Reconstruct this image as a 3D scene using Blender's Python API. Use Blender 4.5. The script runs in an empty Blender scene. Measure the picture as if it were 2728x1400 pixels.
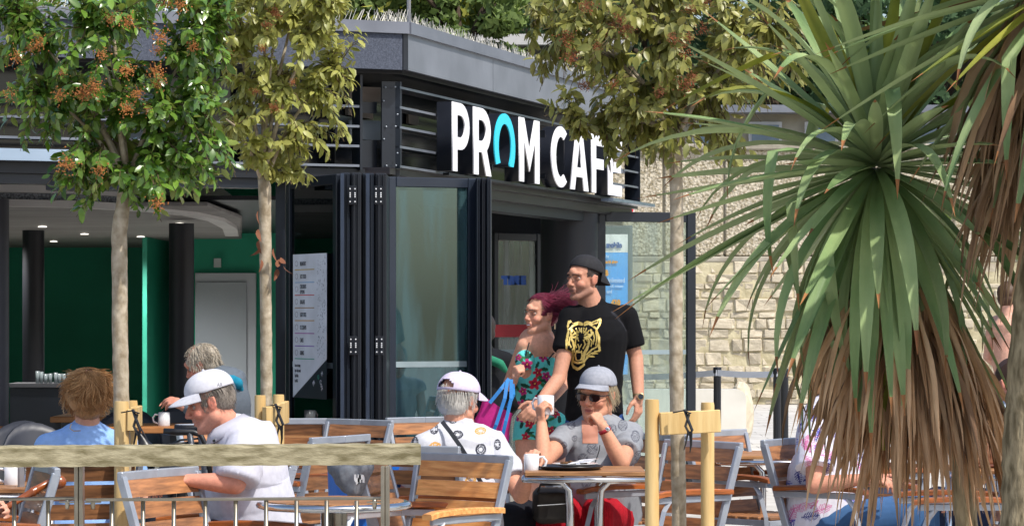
import bpy, bmesh, math, random
import numpy as np
from mathutils import Vector, Matrix, Quaternion
from mathutils.bvhtree import BVHTree
random.seed(7); rng = np.random.default_rng(7)
SC = bpy.context.scene
COL = SC.collection
PI = math.pi
# ------------------------------------------------------------------ camera, sky, sun, exposure
F, YH, H = 8000.0, 835.0, 1.47          # focal length in photo pixels, horizon row, eye height
cam = bpy.data.objects.new('camera', bpy.data.cameras.new('camera')); COL.objects.link(cam)
cam.location = (0, 0, H); cam.rotation_euler = (PI/2, 0, 0)
cam.data.sensor_width = 36.0; cam.data.lens = F/2728*36.0
cam.data.shift_y = (YH-700)/2728.0
cam.data.clip_end = 3000; cam.data.clip_start = 0.1
SC.camera = cam
SUN_AZ, SUN_EL = math.radians(-44), math.radians(54)      # azimuth from +x, towards the camera side
sdir = Vector((math.cos(SUN_AZ)*math.cos(SUN_EL), math.sin(SUN_AZ)*math.cos(SUN_EL), math.sin(SUN_EL)))
w = bpy.data.worlds.new('World'); SC.world = w; w.use_nodes = True
nt = w.node_tree; nt.nodes.clear()
sky = nt.nodes.new('ShaderNodeTexSky'); sky.sky_type = 'NISHITA'; sky.sun_disc = False
sky.sun_elevation = SUN_EL; sky.sun_rotation = math.atan2(sdir.x, sdir.y); sky.dust_density = 2.5
bg = nt.nodes.new('ShaderNodeBackground'); bg.inputs[1].default_value = 0.15
wo = nt.nodes.new('ShaderNodeOutputWorld')
nt.links.new(sky.outputs[0], bg.inputs[0]); nt.links.new(bg.outputs[0], wo.inputs[0])
sl = bpy.data.lights.new('sun', 'SUN'); sl.energy = 3.5; sl.angle = math.radians(0.6); sl.color = (1, .95, .87)
sun = bpy.data.objects.new('sun', sl); COL.objects.link(sun); sun.location = (20, -10, 30)
sun.rotation_euler = (-sdir).to_track_quat('-Z', 'Y').to_euler()
SC.view_settings.view_transform = 'Standard'; SC.view_settings.look = 'None'
SC.view_settings.exposure = 0.32; SC.view_settings.gamma = 1.0
try: SC.view_settings.use_curve_mapping = False
except Exception: pass
SC.render.engine = 'CYCLES'
SC.cycles.max_bounces = 8; SC.cycles.transparent_max_bounces = 16
try: SC.cycles.use_denoising = True
except Exception: pass
# ------------------------------------------------------------------ helpers
def at(px, py, D):
    return Vector(((px-1364)/F*D, D, H-(py-YH)/F*D))
def V(*a): return Vector(a)
def hx(s, a=None):
    s = s.lstrip('#'); c = [int(s[i:i+2], 16)/255 for i in (0, 2, 4)]
    return tuple(x/12.92 if x <= .04045 else ((x+.055)/1.055)**2.4 for x in c)
_m = {}
def mat(name, c, rough=.6, metal=0, c2=None, scale=8, bump=0, bscale=None, spec=.5, stretch=None, rand=0, sub=0,
        transl=0, back=None, attr=None, island=0, detail=4, coat=0, wave=None, contrast=(.35, .65)):
    if name in _m: return _m[name]
    m = bpy.data.materials.new(name); m.use_nodes = True; n = m.node_tree.nodes; L = m.node_tree.links
    b = n['Principled BSDF']; out = n['Material Output']
    b.inputs['Roughness'].default_value = rough; b.inputs['Metallic'].default_value = metal
    b.inputs['Specular IOR Level'].default_value = spec
    if coat: b.inputs['Coat Weight'].default_value = coat; b.inputs['Coat Roughness'].default_value = .15
    if sub:
        b.inputs['Subsurface Weight'].default_value = sub; b.inputs['Subsurface Radius'].default_value = (.02, .007, .004)
        b.inputs['Subsurface Scale'].default_value = 1
    tc = n.new('ShaderNodeTexCoord'); mp = n.new('ShaderNodeMapping')
    L.new(tc.outputs['Object'], mp.inputs[0])
    if stretch: mp.inputs['Scale'].default_value = stretch
    if rand:
        oi = n.new('ShaderNodeObjectInfo'); vm = n.new('ShaderNodeVectorMath'); vm.operation = 'SCALE'
        cb = n.new('ShaderNodeCombineXYZ'); L.new(oi.outputs['Random'], cb.inputs[0]); L.new(oi.outputs['Random'], cb.inputs[1]); L.new(oi.outputs['Random'], cb.inputs[2])
        L.new(cb.outputs[0], vm.inputs[0]); vm.inputs['Scale'].default_value = 37.
        ad = n.new('ShaderNodeVectorMath'); ad.operation = 'ADD'
        L.new(mp.outputs[0], ad.inputs[0]); L.new(vm.outputs[0], ad.inputs[1]); vec = ad.outputs[0]
    else: vec = mp.outputs[0]
    nz = n.new('ShaderNodeTexNoise'); nz.inputs['Scale'].default_value = scale; nz.inputs['Detail'].default_value = detail
    L.new(vec, nz.inputs['Vector'])
    if attr:
        at_ = n.new('ShaderNodeAttribute'); at_.attribute_name = attr; col = at_.outputs['Color']
        if c2:
            mr = n.new('ShaderNodeMapRange'); L.new(nz.outputs[0], mr.inputs[0])
            mr.inputs[1].default_value = .3; mr.inputs[2].default_value = .7; mr.inputs[3].default_value = c2; mr.inputs[4].default_value = 1.06
            sm = n.new('ShaderNodeVectorMath'); sm.operation = 'SCALE'; L.new(col, sm.inputs[0]); L.new(mr.outputs[0], sm.inputs['Scale']); col = sm.outputs[0]
    else:
        mx = n.new('ShaderNodeMix'); mx.data_type = 'RGBA'
        mx.inputs['A'].default_value = (*c, 1); mx.inputs['B'].default_value = (*(c2 or tuple(x*.85 for x in c)), 1)
        mr = n.new('ShaderNodeMapRange'); L.new(nz.outputs[0], mr.inputs[0]); mr.inputs[1].default_value = contrast[0]; mr.inputs[2].default_value = contrast[1]
        fac = mr.outputs[0]
        if island:
            gi = n.new('ShaderNodeNewGeometry'); oi2 = n.new('ShaderNodeObjectInfo')
            a1 = n.new('ShaderNodeMath'); L.new(gi.outputs['Random Per Island'], a1.inputs[0]); L.new(oi2.outputs['Random'], a1.inputs[1])
            a2 = n.new('ShaderNodeMath'); a2.operation = 'FRACT'; L.new(a1.outputs[0], a2.inputs[0])
            a3 = n.new('ShaderNodeMix'); a3.data_type = 'FLOAT'; a3.inputs[0].default_value = island
            L.new(fac, a3.inputs[2]); L.new(a2.outputs[0], a3.inputs[3]); fac = a3.outputs[0]
        L.new(fac, mx.inputs[0]); col = mx.outputs['Result']
        if rand:
            hs = n.new('ShaderNodeHueSaturation'); L.new(col, hs.inputs['Color'])
            mr2 = n.new('ShaderNodeMapRange'); L.new(oi.outputs['Random'], mr2.inputs[0]); mr2.inputs[3].default_value = 1-rand; mr2.inputs[4].default_value = 1+rand
            L.new(mr2.outputs[0], hs.inputs['Value']); col = hs.outputs[0]
        if back:
            g = n.new('ShaderNodeNewGeometry'); m2 = n.new('ShaderNodeMix'); m2.data_type = 'RGBA'
            L.new(g.outputs['Backfacing'], m2.inputs[0]); L.new(col, m2.inputs['A']); m2.inputs['B'].default_value = (*back, 1); col = m2.outputs['Result']
    L.new(col, b.inputs['Base Color'])
    if bump:
        bz = n.new('ShaderNodeTexNoise'); bz.inputs['Scale'].default_value = bscale or scale*4; bz.inputs['Detail'].default_value = 5; L.new(vec, bz.inputs['Vector'])
        bp = n.new('ShaderNodeBump'); bp.inputs['Strength'].default_value = 1; bp.inputs['Distance'].default_value = bump
        L.new(bz.outputs[0], bp.inputs['Height'])
        if wave:
            tu = n.new('ShaderNodeTexCoord'); wv = n.new('ShaderNodeTexWave'); wv.inputs['Scale'].default_value = wave; wv.inputs['Distortion'].default_value = .6
            L.new(tu.outputs['UV'], wv.inputs[0]); mm = n.new('ShaderNodeMath'); L.new(wv.outputs['Fac'], mm.inputs[0]); L.new(bz.outputs[0], mm.inputs[1]); L.new(mm.outputs[0], bp.inputs['Height'])
        L.new(bp.outputs[0], b.inputs['Normal'])
    if transl:
        tr = n.new('ShaderNodeBsdfTranslucent'); ms = n.new('ShaderNodeMixShader'); ms.inputs[0].default_value = transl
        hs = n.new('ShaderNodeHueSaturation'); hs.inputs['Value'].default_value = 1.5; hs.inputs['Saturation'].default_value = 1.15; L.new(col, hs.inputs['Color'])
        L.new(hs.outputs[0], tr.inputs[0]); L.new(b.outputs[0], ms.inputs[1]); L.new(tr.outputs[0], ms.inputs[2]); L.new(ms.outputs[0], out.inputs[0])
    _m[name] = m; return m
def glass(name, tint=(.8, .9, .88), refl=.12, rough=.0, reflstreak=0, reflcol=(.5, .6, .6), gcol=(.9, .97, 1)):
    if name in _m: return _m[name]
    m = bpy.data.materials.new(name); m.use_nodes = True; n = m.node_tree.nodes; L = m.node_tree.links
    n.remove(n['Principled BSDF']); out = n['Material Output']
    t = n.new('ShaderNodeBsdfTransparent'); t.inputs[0].default_value = (*tint, 1)
    g = n.new('ShaderNodeBsdfGlossy'); g.inputs['Roughness'].default_value = rough; g.inputs[0].default_value = (*gcol, 1)
    lw = n.new('ShaderNodeLayerWeight'); lw.inputs[0].default_value = .25
    ma = n.new('ShaderNodeMath'); ma.operation = 'MULTIPLY_ADD'; ma.inputs[1].default_value = .6; ma.inputs[2].default_value = refl; ma.use_clamp = True
    L.new(lw.outputs['Fresnel'], ma.inputs[0])
    x = n.new('ShaderNodeMixShader'); L.new(ma.outputs[0], x.inputs[0]); L.new(t.outputs[0], x.inputs[1]); L.new(g.outputs[0], x.inputs[2]); res = x.outputs[0]
    if reflstreak:  # painted vertical streaks standing in for reflections in the pane
        d = n.new('ShaderNodeBsdfDiffuse'); d.inputs[0].default_value = (*reflcol, 1)
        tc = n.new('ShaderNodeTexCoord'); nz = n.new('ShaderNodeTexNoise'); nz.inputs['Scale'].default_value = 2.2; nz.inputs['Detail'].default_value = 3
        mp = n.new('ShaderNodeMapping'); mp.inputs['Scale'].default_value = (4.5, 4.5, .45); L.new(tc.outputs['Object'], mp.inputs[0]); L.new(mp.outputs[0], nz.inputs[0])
        mr = n.new('ShaderNodeMapRange'); L.new(nz.outputs[0], mr.inputs[0]); mr.inputs[1].default_value = .42; mr.inputs[2].default_value = .66; mr.inputs[3].default_value = reflstreak*.12; mr.inputs[4].default_value = reflstreak
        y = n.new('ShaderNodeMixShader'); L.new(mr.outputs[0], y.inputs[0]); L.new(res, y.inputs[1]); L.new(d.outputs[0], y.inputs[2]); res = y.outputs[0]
    L.new(res, out.inputs[0]); _m[name] = m; return m
def emit(name, c, s):
    if name in _m: return _m[name]
    m = bpy.data.materials.new(name); m.use_nodes = True; b = m.node_tree.nodes['Principled BSDF']
    b.inputs['Base Color'].default_value = (*c, 1); b.inputs['Emission Color'].default_value = (*c, 1); b.inputs['Emission Strength'].default_value = s
    _m[name] = m; return m
def tag(o, label=None, cat=None, group=None, kind=None):
    if label: o['label'] = label
    if cat: o['category'] = cat
    if group: o['group'] = group
    if kind: o['kind'] = kind
    return o
def thing(name, loc, label, cat, group=None, rz=0):
    o = bpy.data.objects.new(name, None); COL.objects.link(o); o.location = loc; o.rotation_euler = (0, 0, rz)
    o.empty_display_size = .1
    M = Matrix.Translation(Vector(loc)) @ Matrix.Rotation(rz, 4, 'Z'); o['_m'] = 0; del o['_m']
    _w[o.name] = M
    return tag(o, label, cat, group)
_w = {}
class MB:
    def __init__(s): s.v = []; s.f = []; s.uv = None
    def add(s, vs, fs):
        k = len(s.v); s.v.extend([tuple(x) for x in vs]); s.f.extend([tuple(i+k for i in f) for f in fs]); return s
    def box(s, c, d, R=None):
        c = Vector(c); hx_, hy, hz = d[0]/2, d[1]/2, d[2]/2
        vs = [Vector((sx*hx_, sy*hy, sz*hz)) for sz in (-1, 1) for sy in (-1, 1) for sx in (-1, 1)]
        if R is not None: vs = [R @ v for v in vs]
        return s.add([v+c for v in vs], [(0, 2, 3, 1), (4, 5, 7, 6), (0, 1, 5, 4), (2, 6, 7, 3), (0, 4, 6, 2), (1, 3, 7, 5)])
    def bbox(s, c, d, R=None, b=.004):      # box with chamfered edges
        c = Vector(c); h = [x/2 for x in d]; b = min(b, min(h)*.6); vs = []; 
        bm = bmesh.new(); bmesh.ops.create_cube(bm, size=1)
        for v in bm.verts: v.co = Vector((v.co.x*d[0], v.co.y*d[1], v.co.z*d[2]))
        bmesh.ops.bevel(bm, geom=bm.edges[:], offset=b, segments=1, affect='EDGES')
        bm.verts.ensure_lookup_table()
        vs = [(R @ v.co if R is not None else v.co.copy())+c for v in bm.verts]; fs = [[v.index for v in f.verts] for f in bm.faces]; bm.free()
        return s.add(vs, fs)
    def beam(s, p0, p1, wx, wy, up=V(0, 0, 1), b=None):   # rectangular bar from p0 to p1
        p0, p1 = Vector(p0), Vector(p1); z = (p1-p0); l = z.length; z.normalize()
        x = up.cross(z)
        if x.length < 1e-4: x = V(1, 0, 0).cross(z)
        x.normalize(); y = z.cross(x); R = Matrix((x, y, z)).transposed()
        return (s.bbox if b else s.box)((p0+p1)/2, (wx, wy, l), R, **({'b': b} if b else {}))
    def tube(s, pts, r, n=8, caps=True, flat=1.0):
        pts = [Vector(p) for p in pts]; k = len(pts); rr = r if hasattr(r, '__len__') else [r]*k
        vs = []; x = None
        for i, p in enumerate(pts):
            t = (pts[min(i+1, k-1)]-pts[max(i-1, 0)]).normalized()
            if x is None:
                x = t.cross(V(0, 0, 1)); 
                if x.length < .05: x = t.cross(V(0, 1, 0))
            x = (x-t*x.dot(t)).normalized(); y = t.cross(x)
            vs += [p+(x*math.cos(2*PI*j/n)+y*math.sin(2*PI*j/n)*flat)*rr[i] for j in range(n)]
        fs = [(i*n+j, i*n+(j+1) % n, (i+1)*n+(j+1) % n, (i+1)*n+j) for i in range(k-1) for j in range(n)]
        if caps: fs += [tuple(range(n-1, -1, -1)), tuple((k-1)*n+j for j in range(n))]
        return s.add(vs, fs)
    def lathe(s, prof, c=(0, 0, 0), n=24, R=None):
        c = Vector(c); vs = []
        for r, z in prof:
            for j in range(n):
                v = V(r*math.cos(2*PI*j/n), r*math.sin(2*PI*j/n), z); vs.append((R @ v if R is not None else v)+c)
        k = len(prof); fs = [(i*n+j, i*n+(j+1) % n, (i+1)*n+(j+1) % n, (i+1)*n+j) for i in range(k-1) for j in range(n)]
        if prof[0][0] > 1e-6: fs.append(tuple(range(n-1, -1, -1)))
        if prof[-1][0] > 1e-6: fs.append(tuple((k-1)*n+j for j in range(n)))
        return s.add(vs, fs)
    def ell(s, c, r, R=None, n=16, m=10):
        prof = [(max(math.sin(PI*i/m), 1e-7 if 0 < i < m else 0), -math.cos(PI*i/m)) for i in range(m+1)]
        c = Vector(c); r = r if hasattr(r, '__len__') else (r, r, r); vs = []
        vs.append(V(0, 0, -r[2]))
        for i in range(1, m):
            for j in range(n): vs.append(V(math.sin(PI*i/m)*math.cos(2*PI*j/n)*r[0], math.sin(PI*i/m)*math.sin(2*PI*j/n)*r[1], -math.cos(PI*i/m)*r[2]))
        vs.append(V(0, 0, r[2]))
        fs = [(0, 1+(j+1) % n, 1+j) for j in range(n)]
        for i in range(m-2):
            for j in range(n): a = 1+i*n; fs.append((a+j, a+(j+1) % n, a+n+(j+1) % n, a+n+j))
        e = len(vs)-1; a = 1+(m-2)*n; fs += [(a+j, a+(j+1) % n, e) for j in range(n)]
        return s.add([(R @ v if R is not None else v)+c for v in vs], fs)
    def cap(s, p0, p1, r0, r1, n=14, flat0=False, flat1=False):   # tapered capsule
        p0, p1 = Vector(p0), Vector(p1); t = (p1-p0).normalized(); pts = []; rr = []
        if flat0: pts.append(p0); rr.append(r0)
        else:
            for a in (80, 60, 35, 15): pts.append(p0-t*r0*math.sin(math.radians(a))); rr.append(r0*math.cos(math.radians(a)))
        L_ = (p1-p0).length; k = max(2, int(L_/.05))
        for i in range(k+1): pts.append(p0.lerp(p1, i/k)); rr.append(r0+(r1-r0)*i/k)
        if not flat1:
            for a in (15, 35, 60, 80): pts.append(p1+t*r1*math.sin(math.radians(a))); rr.append(r1*math.cos(math.radians(a)))
        return s.tube(pts, rr, n)
    def mesh(s, name):
        me = bpy.data.meshes.new(name); me.from_pydata(s.v, [], s.f); me.update(); return me
    def obj(s, name, m, parent=None, smooth=False, auto=None, local=False):
        return link(name, s.mesh(name), m, parent, smooth, auto, local)
def link(name, me, m, parent=None, smooth=False, auto=None, local=False):
    if m is not None and not me.materials: me.materials.append(m)
    if smooth or auto: me.polygons.foreach_set('use_smooth', [True]*len(me.polygons))
    if auto:
        try: me.set_sharp_from_angle(angle=math.radians(auto))
        except Exception: pass
    o = bpy.data.objects.new(name, me); COL.objects.link(o)
    if parent is not None:
        o.parent = parent
        if not local:
            M = _wm(parent); o.matrix_parent_inverse = M.inverted()
            o['_p'] = 1; del o['_p']
    return o
def _wm(p):
    if p is None: return Matrix.Identity(4)
    M = _w.get(p.name)
    if M is None:
        M = _wm(p.parent) @ p.matrix_parent_inverse @ p.matrix_basis if p.parent else p.matrix_basis.copy()
    return M
def copy_tree(root, loc, rz, label, group=None, subst=None):
    r = root.copy(); COL.objects.link(r); r.location = loc; r.rotation_euler = (0, 0, rz); r['label'] = label
    if group: r['group'] = group
    _w[r.name] = Matrix.Translation(Vector(loc)) @ Matrix.Rotation(rz, 4, 'Z')
    for ch in list(root.children):
        c = ch.copy(); COL.objects.link(c); c.parent = r
        for g in list(ch.children):
            d = g.copy(); COL.objects.link(d); d.parent = c
    return r
def npmesh(name, v, quads=None, tris=None):
    me = bpy.data.meshes.new(name); v = np.asarray(v, dtype=np.float32)
    me.vertices.add(len(v)); me.vertices.foreach_set('co', v.ravel())
    fs = quads if quads is not None else tris; k = fs.shape[1]; n = len(fs)
    me.loops.add(n*k); me.loops.foreach_set('vertex_index', fs.astype(np.int32).ravel())
    me.polygons.add(n); me.polygons.foreach_set('loop_start', np.arange(0, n*k, k, dtype=np.int32))
    try: me.polygons.foreach_set('loop_total', np.full(n, k, dtype=np.int32))
    except Exception: pass
    me.update(calc_edges=True); return me
_wv = [(np.random.default_rng(100+k).normal(size=(7, 3)), np.random.default_rng(200+k).uniform(0, 6.28, 7)) for k in range(12)]
def sn(P, f, k=0):
    W, ph = _wv[k % 12]; return np.sin(P @ (W.T*f)+ph).sum(1)/3.5
def remesh(name, mb, vox, sm, post=None, paint=None, folds=0, ffreq=14, seed=0, foldmask=None):
    me = mb.mesh('tmp'); o = bpy.data.objects.new('tmp', me); COL.objects.link(o)
    r = o.modifiers.new('r', 'REMESH'); r.mode = 'VOXEL'; r.voxel_size = vox; r.adaptivity = 0
    if sm: q = o.modifiers.new('s', 'SMOOTH'); q.factor = .5; q.iterations = sm
    dg = bpy.context.evaluated_depsgraph_get()
    out = bpy.data.meshes.new_from_object(o.evaluated_get(dg)); out.name = name
    bpy.data.objects.remove(o); bpy.data.meshes.remove(me)
    n = len(out.vertices); P = np.empty(n*3, np.float32); out.vertices.foreach_get('co', P); P = P.reshape(-1, 3)
    if folds:
        N = np.empty(n*3, np.float32); out.vertices.foreach_get('normal', N); N = N.reshape(-1, 3)
        a = sn(P, ffreq, seed)*.45+(1-np.abs(sn(P*np.array([1, 1, .5]), ffreq*1.1, seed+1))**.55)*1.5-.45
        if foldmask is not None: a = a*foldmask(P)
        P = P+N*(a*folds)[:, None]
    if post is not None: P = post(P)
    out.vertices.foreach_set('co', P.astype(np.float32).ravel()); out.update()
    if paint is not None:
        C = paint(P); ca = out.color_attributes.new('Col', 'FLOAT_COLOR', 'POINT')
        ca.data.foreach_set('color', np.concatenate([C, np.ones((n, 1))], 1).astype(np.float32).ravel())
    out.polygons.foreach_set('use_smooth', [True]*len(out.polygons))
    return out
def text_mesh(txt, size, ext=.0, width=1.0, bold=0):
    c = bpy.data.curves.new('t', 'FONT'); c.body = txt; c.size = size; c.extrude = ext; c.align_x = 'LEFT'; c.offset = bold; c.resolution_u = 3
    o = bpy.data.objects.new('t', c); COL.objects.link(o); dg = bpy.context.evaluated_depsgraph_get(); dg.update()
    me = bpy.data.meshes.new_from_object(o.evaluated_get(dg)); bpy.data.objects.remove(o); bpy.data.curves.remove(c)
    me.transform(Matrix.Diagonal((width, 1, 1, 1))); me.materials.clear(); return me
def basis(o, x, y, z):       # 4x4 from origin and axes
    M = Matrix.Identity(4)
    for i, a in enumerate((x, y, z)):
        for j in range(3): M[j][i] = a[j]
    for j in range(3): M[j][3] = o[j]
    return M
# ------------------------------------------------------------------ materials
DARK = mat('anthracite_metal', hx('#161b23'), .35, .0, hx('#1c222c'), 3, .0005, 60)
DARK2 = mat('black_metal', hx('#101319'), .4, 0, hx('#161a22'), 3)
ZINC = mat('grey_cladding', hx('#838790'), .42, .2, hx('#73777f'), 2.5, .0006, 40)
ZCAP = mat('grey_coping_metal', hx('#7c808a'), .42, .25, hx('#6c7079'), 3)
FELT = mat('shaded_speckled_felt', hx('#525866'), .9, 0, hx('#3d4350'), 90, .002, 150)  # speckled felt, tone darkened to stand in for the shaded left face
GREEN = mat('green_paint', hx('#219c7b'), .6, 0, hx('#1b8f70'), 1.2)
WHITE = mat('white_paint', hx('#c9c9c9'), .5, 0, hx('#bdbdbd'), 2)
GREYD = mat('door_grey_paint', hx('#c4c8cd'), .45, 0, hx('#b9bdc3'), 1.5)
ALU = mat('grey_aluminium', hx('#a9b0ba'), .38, .35, hx('#9aa1ac'), 12, .0002, 200)
CHROME = mat('chrome', hx('#dfe2e6'), .12, 1.0, hx('#c9ccd0'), 5)
TEAK = mat('teak_slat', hx('#b27a4e'), .48, 0, hx('#7d5537'), 7, .0008, 30, stretch=(1, 9, 9), rand=.28, coat=.25)
TEAKT = mat('table_wood', hx('#b08052'), .5, 0, hx('#7d5230'), 6, .001, 30, stretch=(1, 12, 6), rand=.15)
STAKE = mat('stake_softwood', hx('#d6b981'), .75, 0, hx('#bd9a60'), 3.5, .001, 22, stretch=(6, 6, .7), rand=.1)
RAILW = mat('weathered_rail_wood', hx('#aaa184'), .9, 0, hx('#6e6649'), 9, .002, 60, stretch=(1.2, 5, 5), contrast=(.36, .64), detail=10)
BARK = mat('pale_bark', hx('#c0b49f'), .9, 0, hx('#8b7d66'), 22, .003, 60, stretch=(1.2, 1.2, 1), contrast=(.3, .66), detail=8)
STONE = mat('limestone', hx('#d3c8b2'), .9, 0, hx('#aba08a'), 4, .012, 14, rand=.17, contrast=(.25, .75))
MORTAR = mat('mortar', hx('#c9bf9f'), .95, 0, hx('#a79c7c'), 6, .01)
PEBBLE = mat('pebbledash', hx('#d0c6b2'), .95, 0, hx('#8d8269'), 26, .04, 22, contrast=(.38, .62))
PAVE = mat('pale_paving', hx('#c9c6c0'), .85, 0, hx('#b3afa8'), 3, .001, 60, rand=.07)
PAVEJ = mat('paving_joint', hx('#b5b1aa'), .95, 0, hx('#a09c95'), 10)
WPLAS = mat('white_moulded_plastic', hx('#e2dfd6'), .35, 0, hx('#d5d2c8'), 3)
CUP = mat('white_china', hx('#e8e8ea'), .15, 0, hx('#e0e0e4'), 2, coat=.6)
BLKP = mat('black_plastic', hx('#15161a'), .35, 0, hx('#1e2024'), 20)
STEEL = mat('stainless_steel', hx('#b5ae9e'), .3, .85, hx('#9a9486'), 8)
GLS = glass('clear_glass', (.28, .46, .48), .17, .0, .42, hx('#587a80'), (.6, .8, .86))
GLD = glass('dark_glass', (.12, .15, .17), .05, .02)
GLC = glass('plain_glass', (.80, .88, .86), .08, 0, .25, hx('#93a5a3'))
# ------------------------------------------------------------------ ground
g = MB(); g.add([(-150, -30, 0), (150, -30, 0), (150, 400, 0), (-150, 400, 0)], [(0, 1, 2, 3)])
ground = g.obj('pavement', PAVEJ); tag(ground, kind='structure')
# paving slabs that can be told apart, the rest beyond joined
slab = MB().bbox((0, 0, .004), (.592, .442, .012), b=.003).mesh('paving_slab'); slab.materials.append(PAVE)
cnt = 0; rest = MB()
for j in range(0, 62):
    y = 20.4+j*.45
    for i in range(-5, 22):
        x = i*.6+(.3 if j % 2 else 0)
        px = 1364+x/y*F
        if px < 1250 or px > 2800: continue
        if cnt < 290 and y < 34 and px > 1380:
            o = bpy.data.objects.new('paving_slab', slab); COL.objects.link(o); o.parent = ground; o.location = (x, y, 0); cnt += 1
        else: rest.box((x, y, .004), (.592, .442, .012))
r_ = rest.obj('paving_slabs_far', PAVE, ground); r_['kind'] = 'stuff'
# ------------------------------------------------------------------ the sea front terrace opposite, seen only mirrored in the glass
op = thing('promenade_terrace', (0, -28, 0), 'long pale terrace of houses mirrored in the open glass door', 'building')
MB().box((0, -31, 3.2), (46, 6, 6.4)).obj('wall', mat('terrace_render', hx('#66706f'), .9, 0, hx('#4d5858'), 1), op)
MB().box((0, -31, 6.6), (47, 6.6, .4)).obj('roof', mat('slate_roof', hx('#4b4f57'), .8), op)
for i in range(12):
    for z in (1.6, 4.4):
        fr = MB().box((-20+i*3.6, -27.97, z), (1.5, .1, 1.7)).obj('window', WHITE, op)
        MB().box((-20+i*3.6, -27.9, z), (1.3, .06, 1.5)).obj('pane', mat('dark_window_pane', hx('#26323a'), .1), fr)
# ------------------------------------------------------------------ hill, far trees, house behind
hv = []; NX, NY = 40, 14
for j in range(NY):
    for i in range(NX):
        x = -60+i*3.5; y = 62+j*9
        z = min(15, max(-.5, (y-64)*.20))+1.5*math.sin(x*.13+j)+random.uniform(-.3, .3)
        hv.append((x, y, z if j else -1))
hf = [(j*NX+i, j*NX+i+1, (j+1)*NX+i+1, (j+1)*NX+i) for j in range(NY-1) for i in range(NX-1)]
hill = MB().add(hv, hf).obj('hillside', mat('hill_grass', hx('#4f5b2c'), .95, 0, hx('#38431f'), .4, .1, 3), smooth=True); tag(hill, kind='structure')
def leafcloud(name, pts, size, m, parent, nleaf=1):
    pts = np.asarray(pts); n = len(pts)
    a = rng.normal(size=(n, 3)); a /= np.linalg.norm(a, axis=1)[:, None]
    b = np.cross(a, rng.normal(size=(n, 3))); b /= np.linalg.norm(b, axis=1)[:, None]
    s = size*rng.uniform(.6, 1.3, n)[:, None]
    v = np.stack([pts-a*s, pts+b*s*.45, pts+a*s, pts-b*s*.45], 1).reshape(-1, 3)
    q = np.arange(n*4).reshape(-1, 4); me = npmesh(name, v, quads=q); return link(name, me, m, parent)
FARG = [mat('far_leaves_green', hx('#7c8f4c'), .8, 0, hx('#4a6030'), 1, island=.6, transl=.2),
        mat('far_leaves_yellow', hx('#aeaa4a'), .8, 0, hx('#7d8a3a'), 1, island=.6, transl=.2),
        mat('far_needles_dark', hx('#4d6a42'), .85, 0, hx('#2c4429'), 1, island=.6, transl=.15)]
def far_tree(px, py, D, r, h, k, label, trunkz, n=5200, sz=.13):
    c = at(px, py, D); t = thing('tree', (c.x, c.y, trunkz), label, 'tree', 'trees on the slope behind the cafe')
    lob = [(c.x+random.uniform(-.75, .75)*r, c.y+random.uniform(-.6, .6)*r, c.z+random.uniform(-.75, .75)*h, r*random.uniform(.22, .42)) for _ in range(26)]
    pts = []
    for l in lob:
        d = rng.normal(size=(n//26, 3)); d /= np.linalg.norm(d, axis=1)[:, None]; rr = rng.uniform(.55, 1, n//26)**.5
        q = d*rr[:, None]*l[3]*np.array([1, 1, .62])+np.array(l[:3]); pts.append(q)
    leafcloud('crown', np.concatenate(pts), sz, FARG[k], t)
    m = MB(); m.tube([(c.x, c.y, trunkz), (c.x+.1, c.y, (trunkz+c.z)/2), (c.x-.1, c.y, c.z+h*.5)], [.22, .16, .05], 8)
    for l in lob[:9]: m.tube([(c.x, c.y, c.z-h*.4), ((c.x+l[0])/2, (c.y+l[1])/2, (c.z+l[2])/2), l[:3]], [.09, .06, .02], 5)
    m.obj('trunk', mat('far_bark', hx('#4a3d2e'), .9, 0, hx('#33291f'), 4), t, smooth=True)
for a in [(900, 20, 62, 3.2, 2.6, 1, 'yellow green bushy tree showing above the left half of the cafe roof', 2),
          (1100, 10, 66, 2.6, 2.2, 1, 'bright yellow leaved tree right behind the white roof pole', 3),
          (1230, 90, 60, 1.3, 1.4, 0, 'mid green shrubby tree low behind the roof spikes', 2),
          (1335, 40, 64, 1.9, 2.6, 2, 'dark green pine above the roof between the pole and the olive leaved tree', 3),
          (1520, 60, 68, 2.0, 2.2, 0, 'green tree on the slope behind the right end of the cafe roof', 3),
          (980, 80, 60, 1.6, 1.2, 0, 'small green tree low behind the cafe roof left of the pole', 2),
          (1750, 60, 66, 2.4, 2.8, 2, 'dark tree on the slope behind the olive leaved tree', 3),
          (2050, 90, 62, 2.4, 2.6, 2, 'dark evergreen above the stone wall left of the cordyline', 3),
          (2290, 110, 64, 2.3, 2.8, 0, 'green tree far behind the top of the cordyline', 3),
          (2500, 150, 60, 2.4, 2.6, 2, 'dark evergreen behind the gap between the two cordylines', 2),
          (2700, 250, 62, 2.3, 3.0, 2, 'dark tree farthest right behind the dead leaves', 1),
          (600, 30, 70, 3.0, 2.4, 0, 'green tree behind the roof over the open cafe front', 3),
          (200, 20, 72, 3.0, 2.4, 1, 'yellowish tree behind the roof at the left edge of the cafe', 3),
          (1430, 20, 75, 2.6, 2.2, 1, 'pale yellow green tree highest behind the right roof edge', 3),
          (2600, 720, 50, 1.6, 1.7, 0, 'light green bush in the gap beside the big cordyline trunk', 0)]:
    far_tree(*a)
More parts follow.
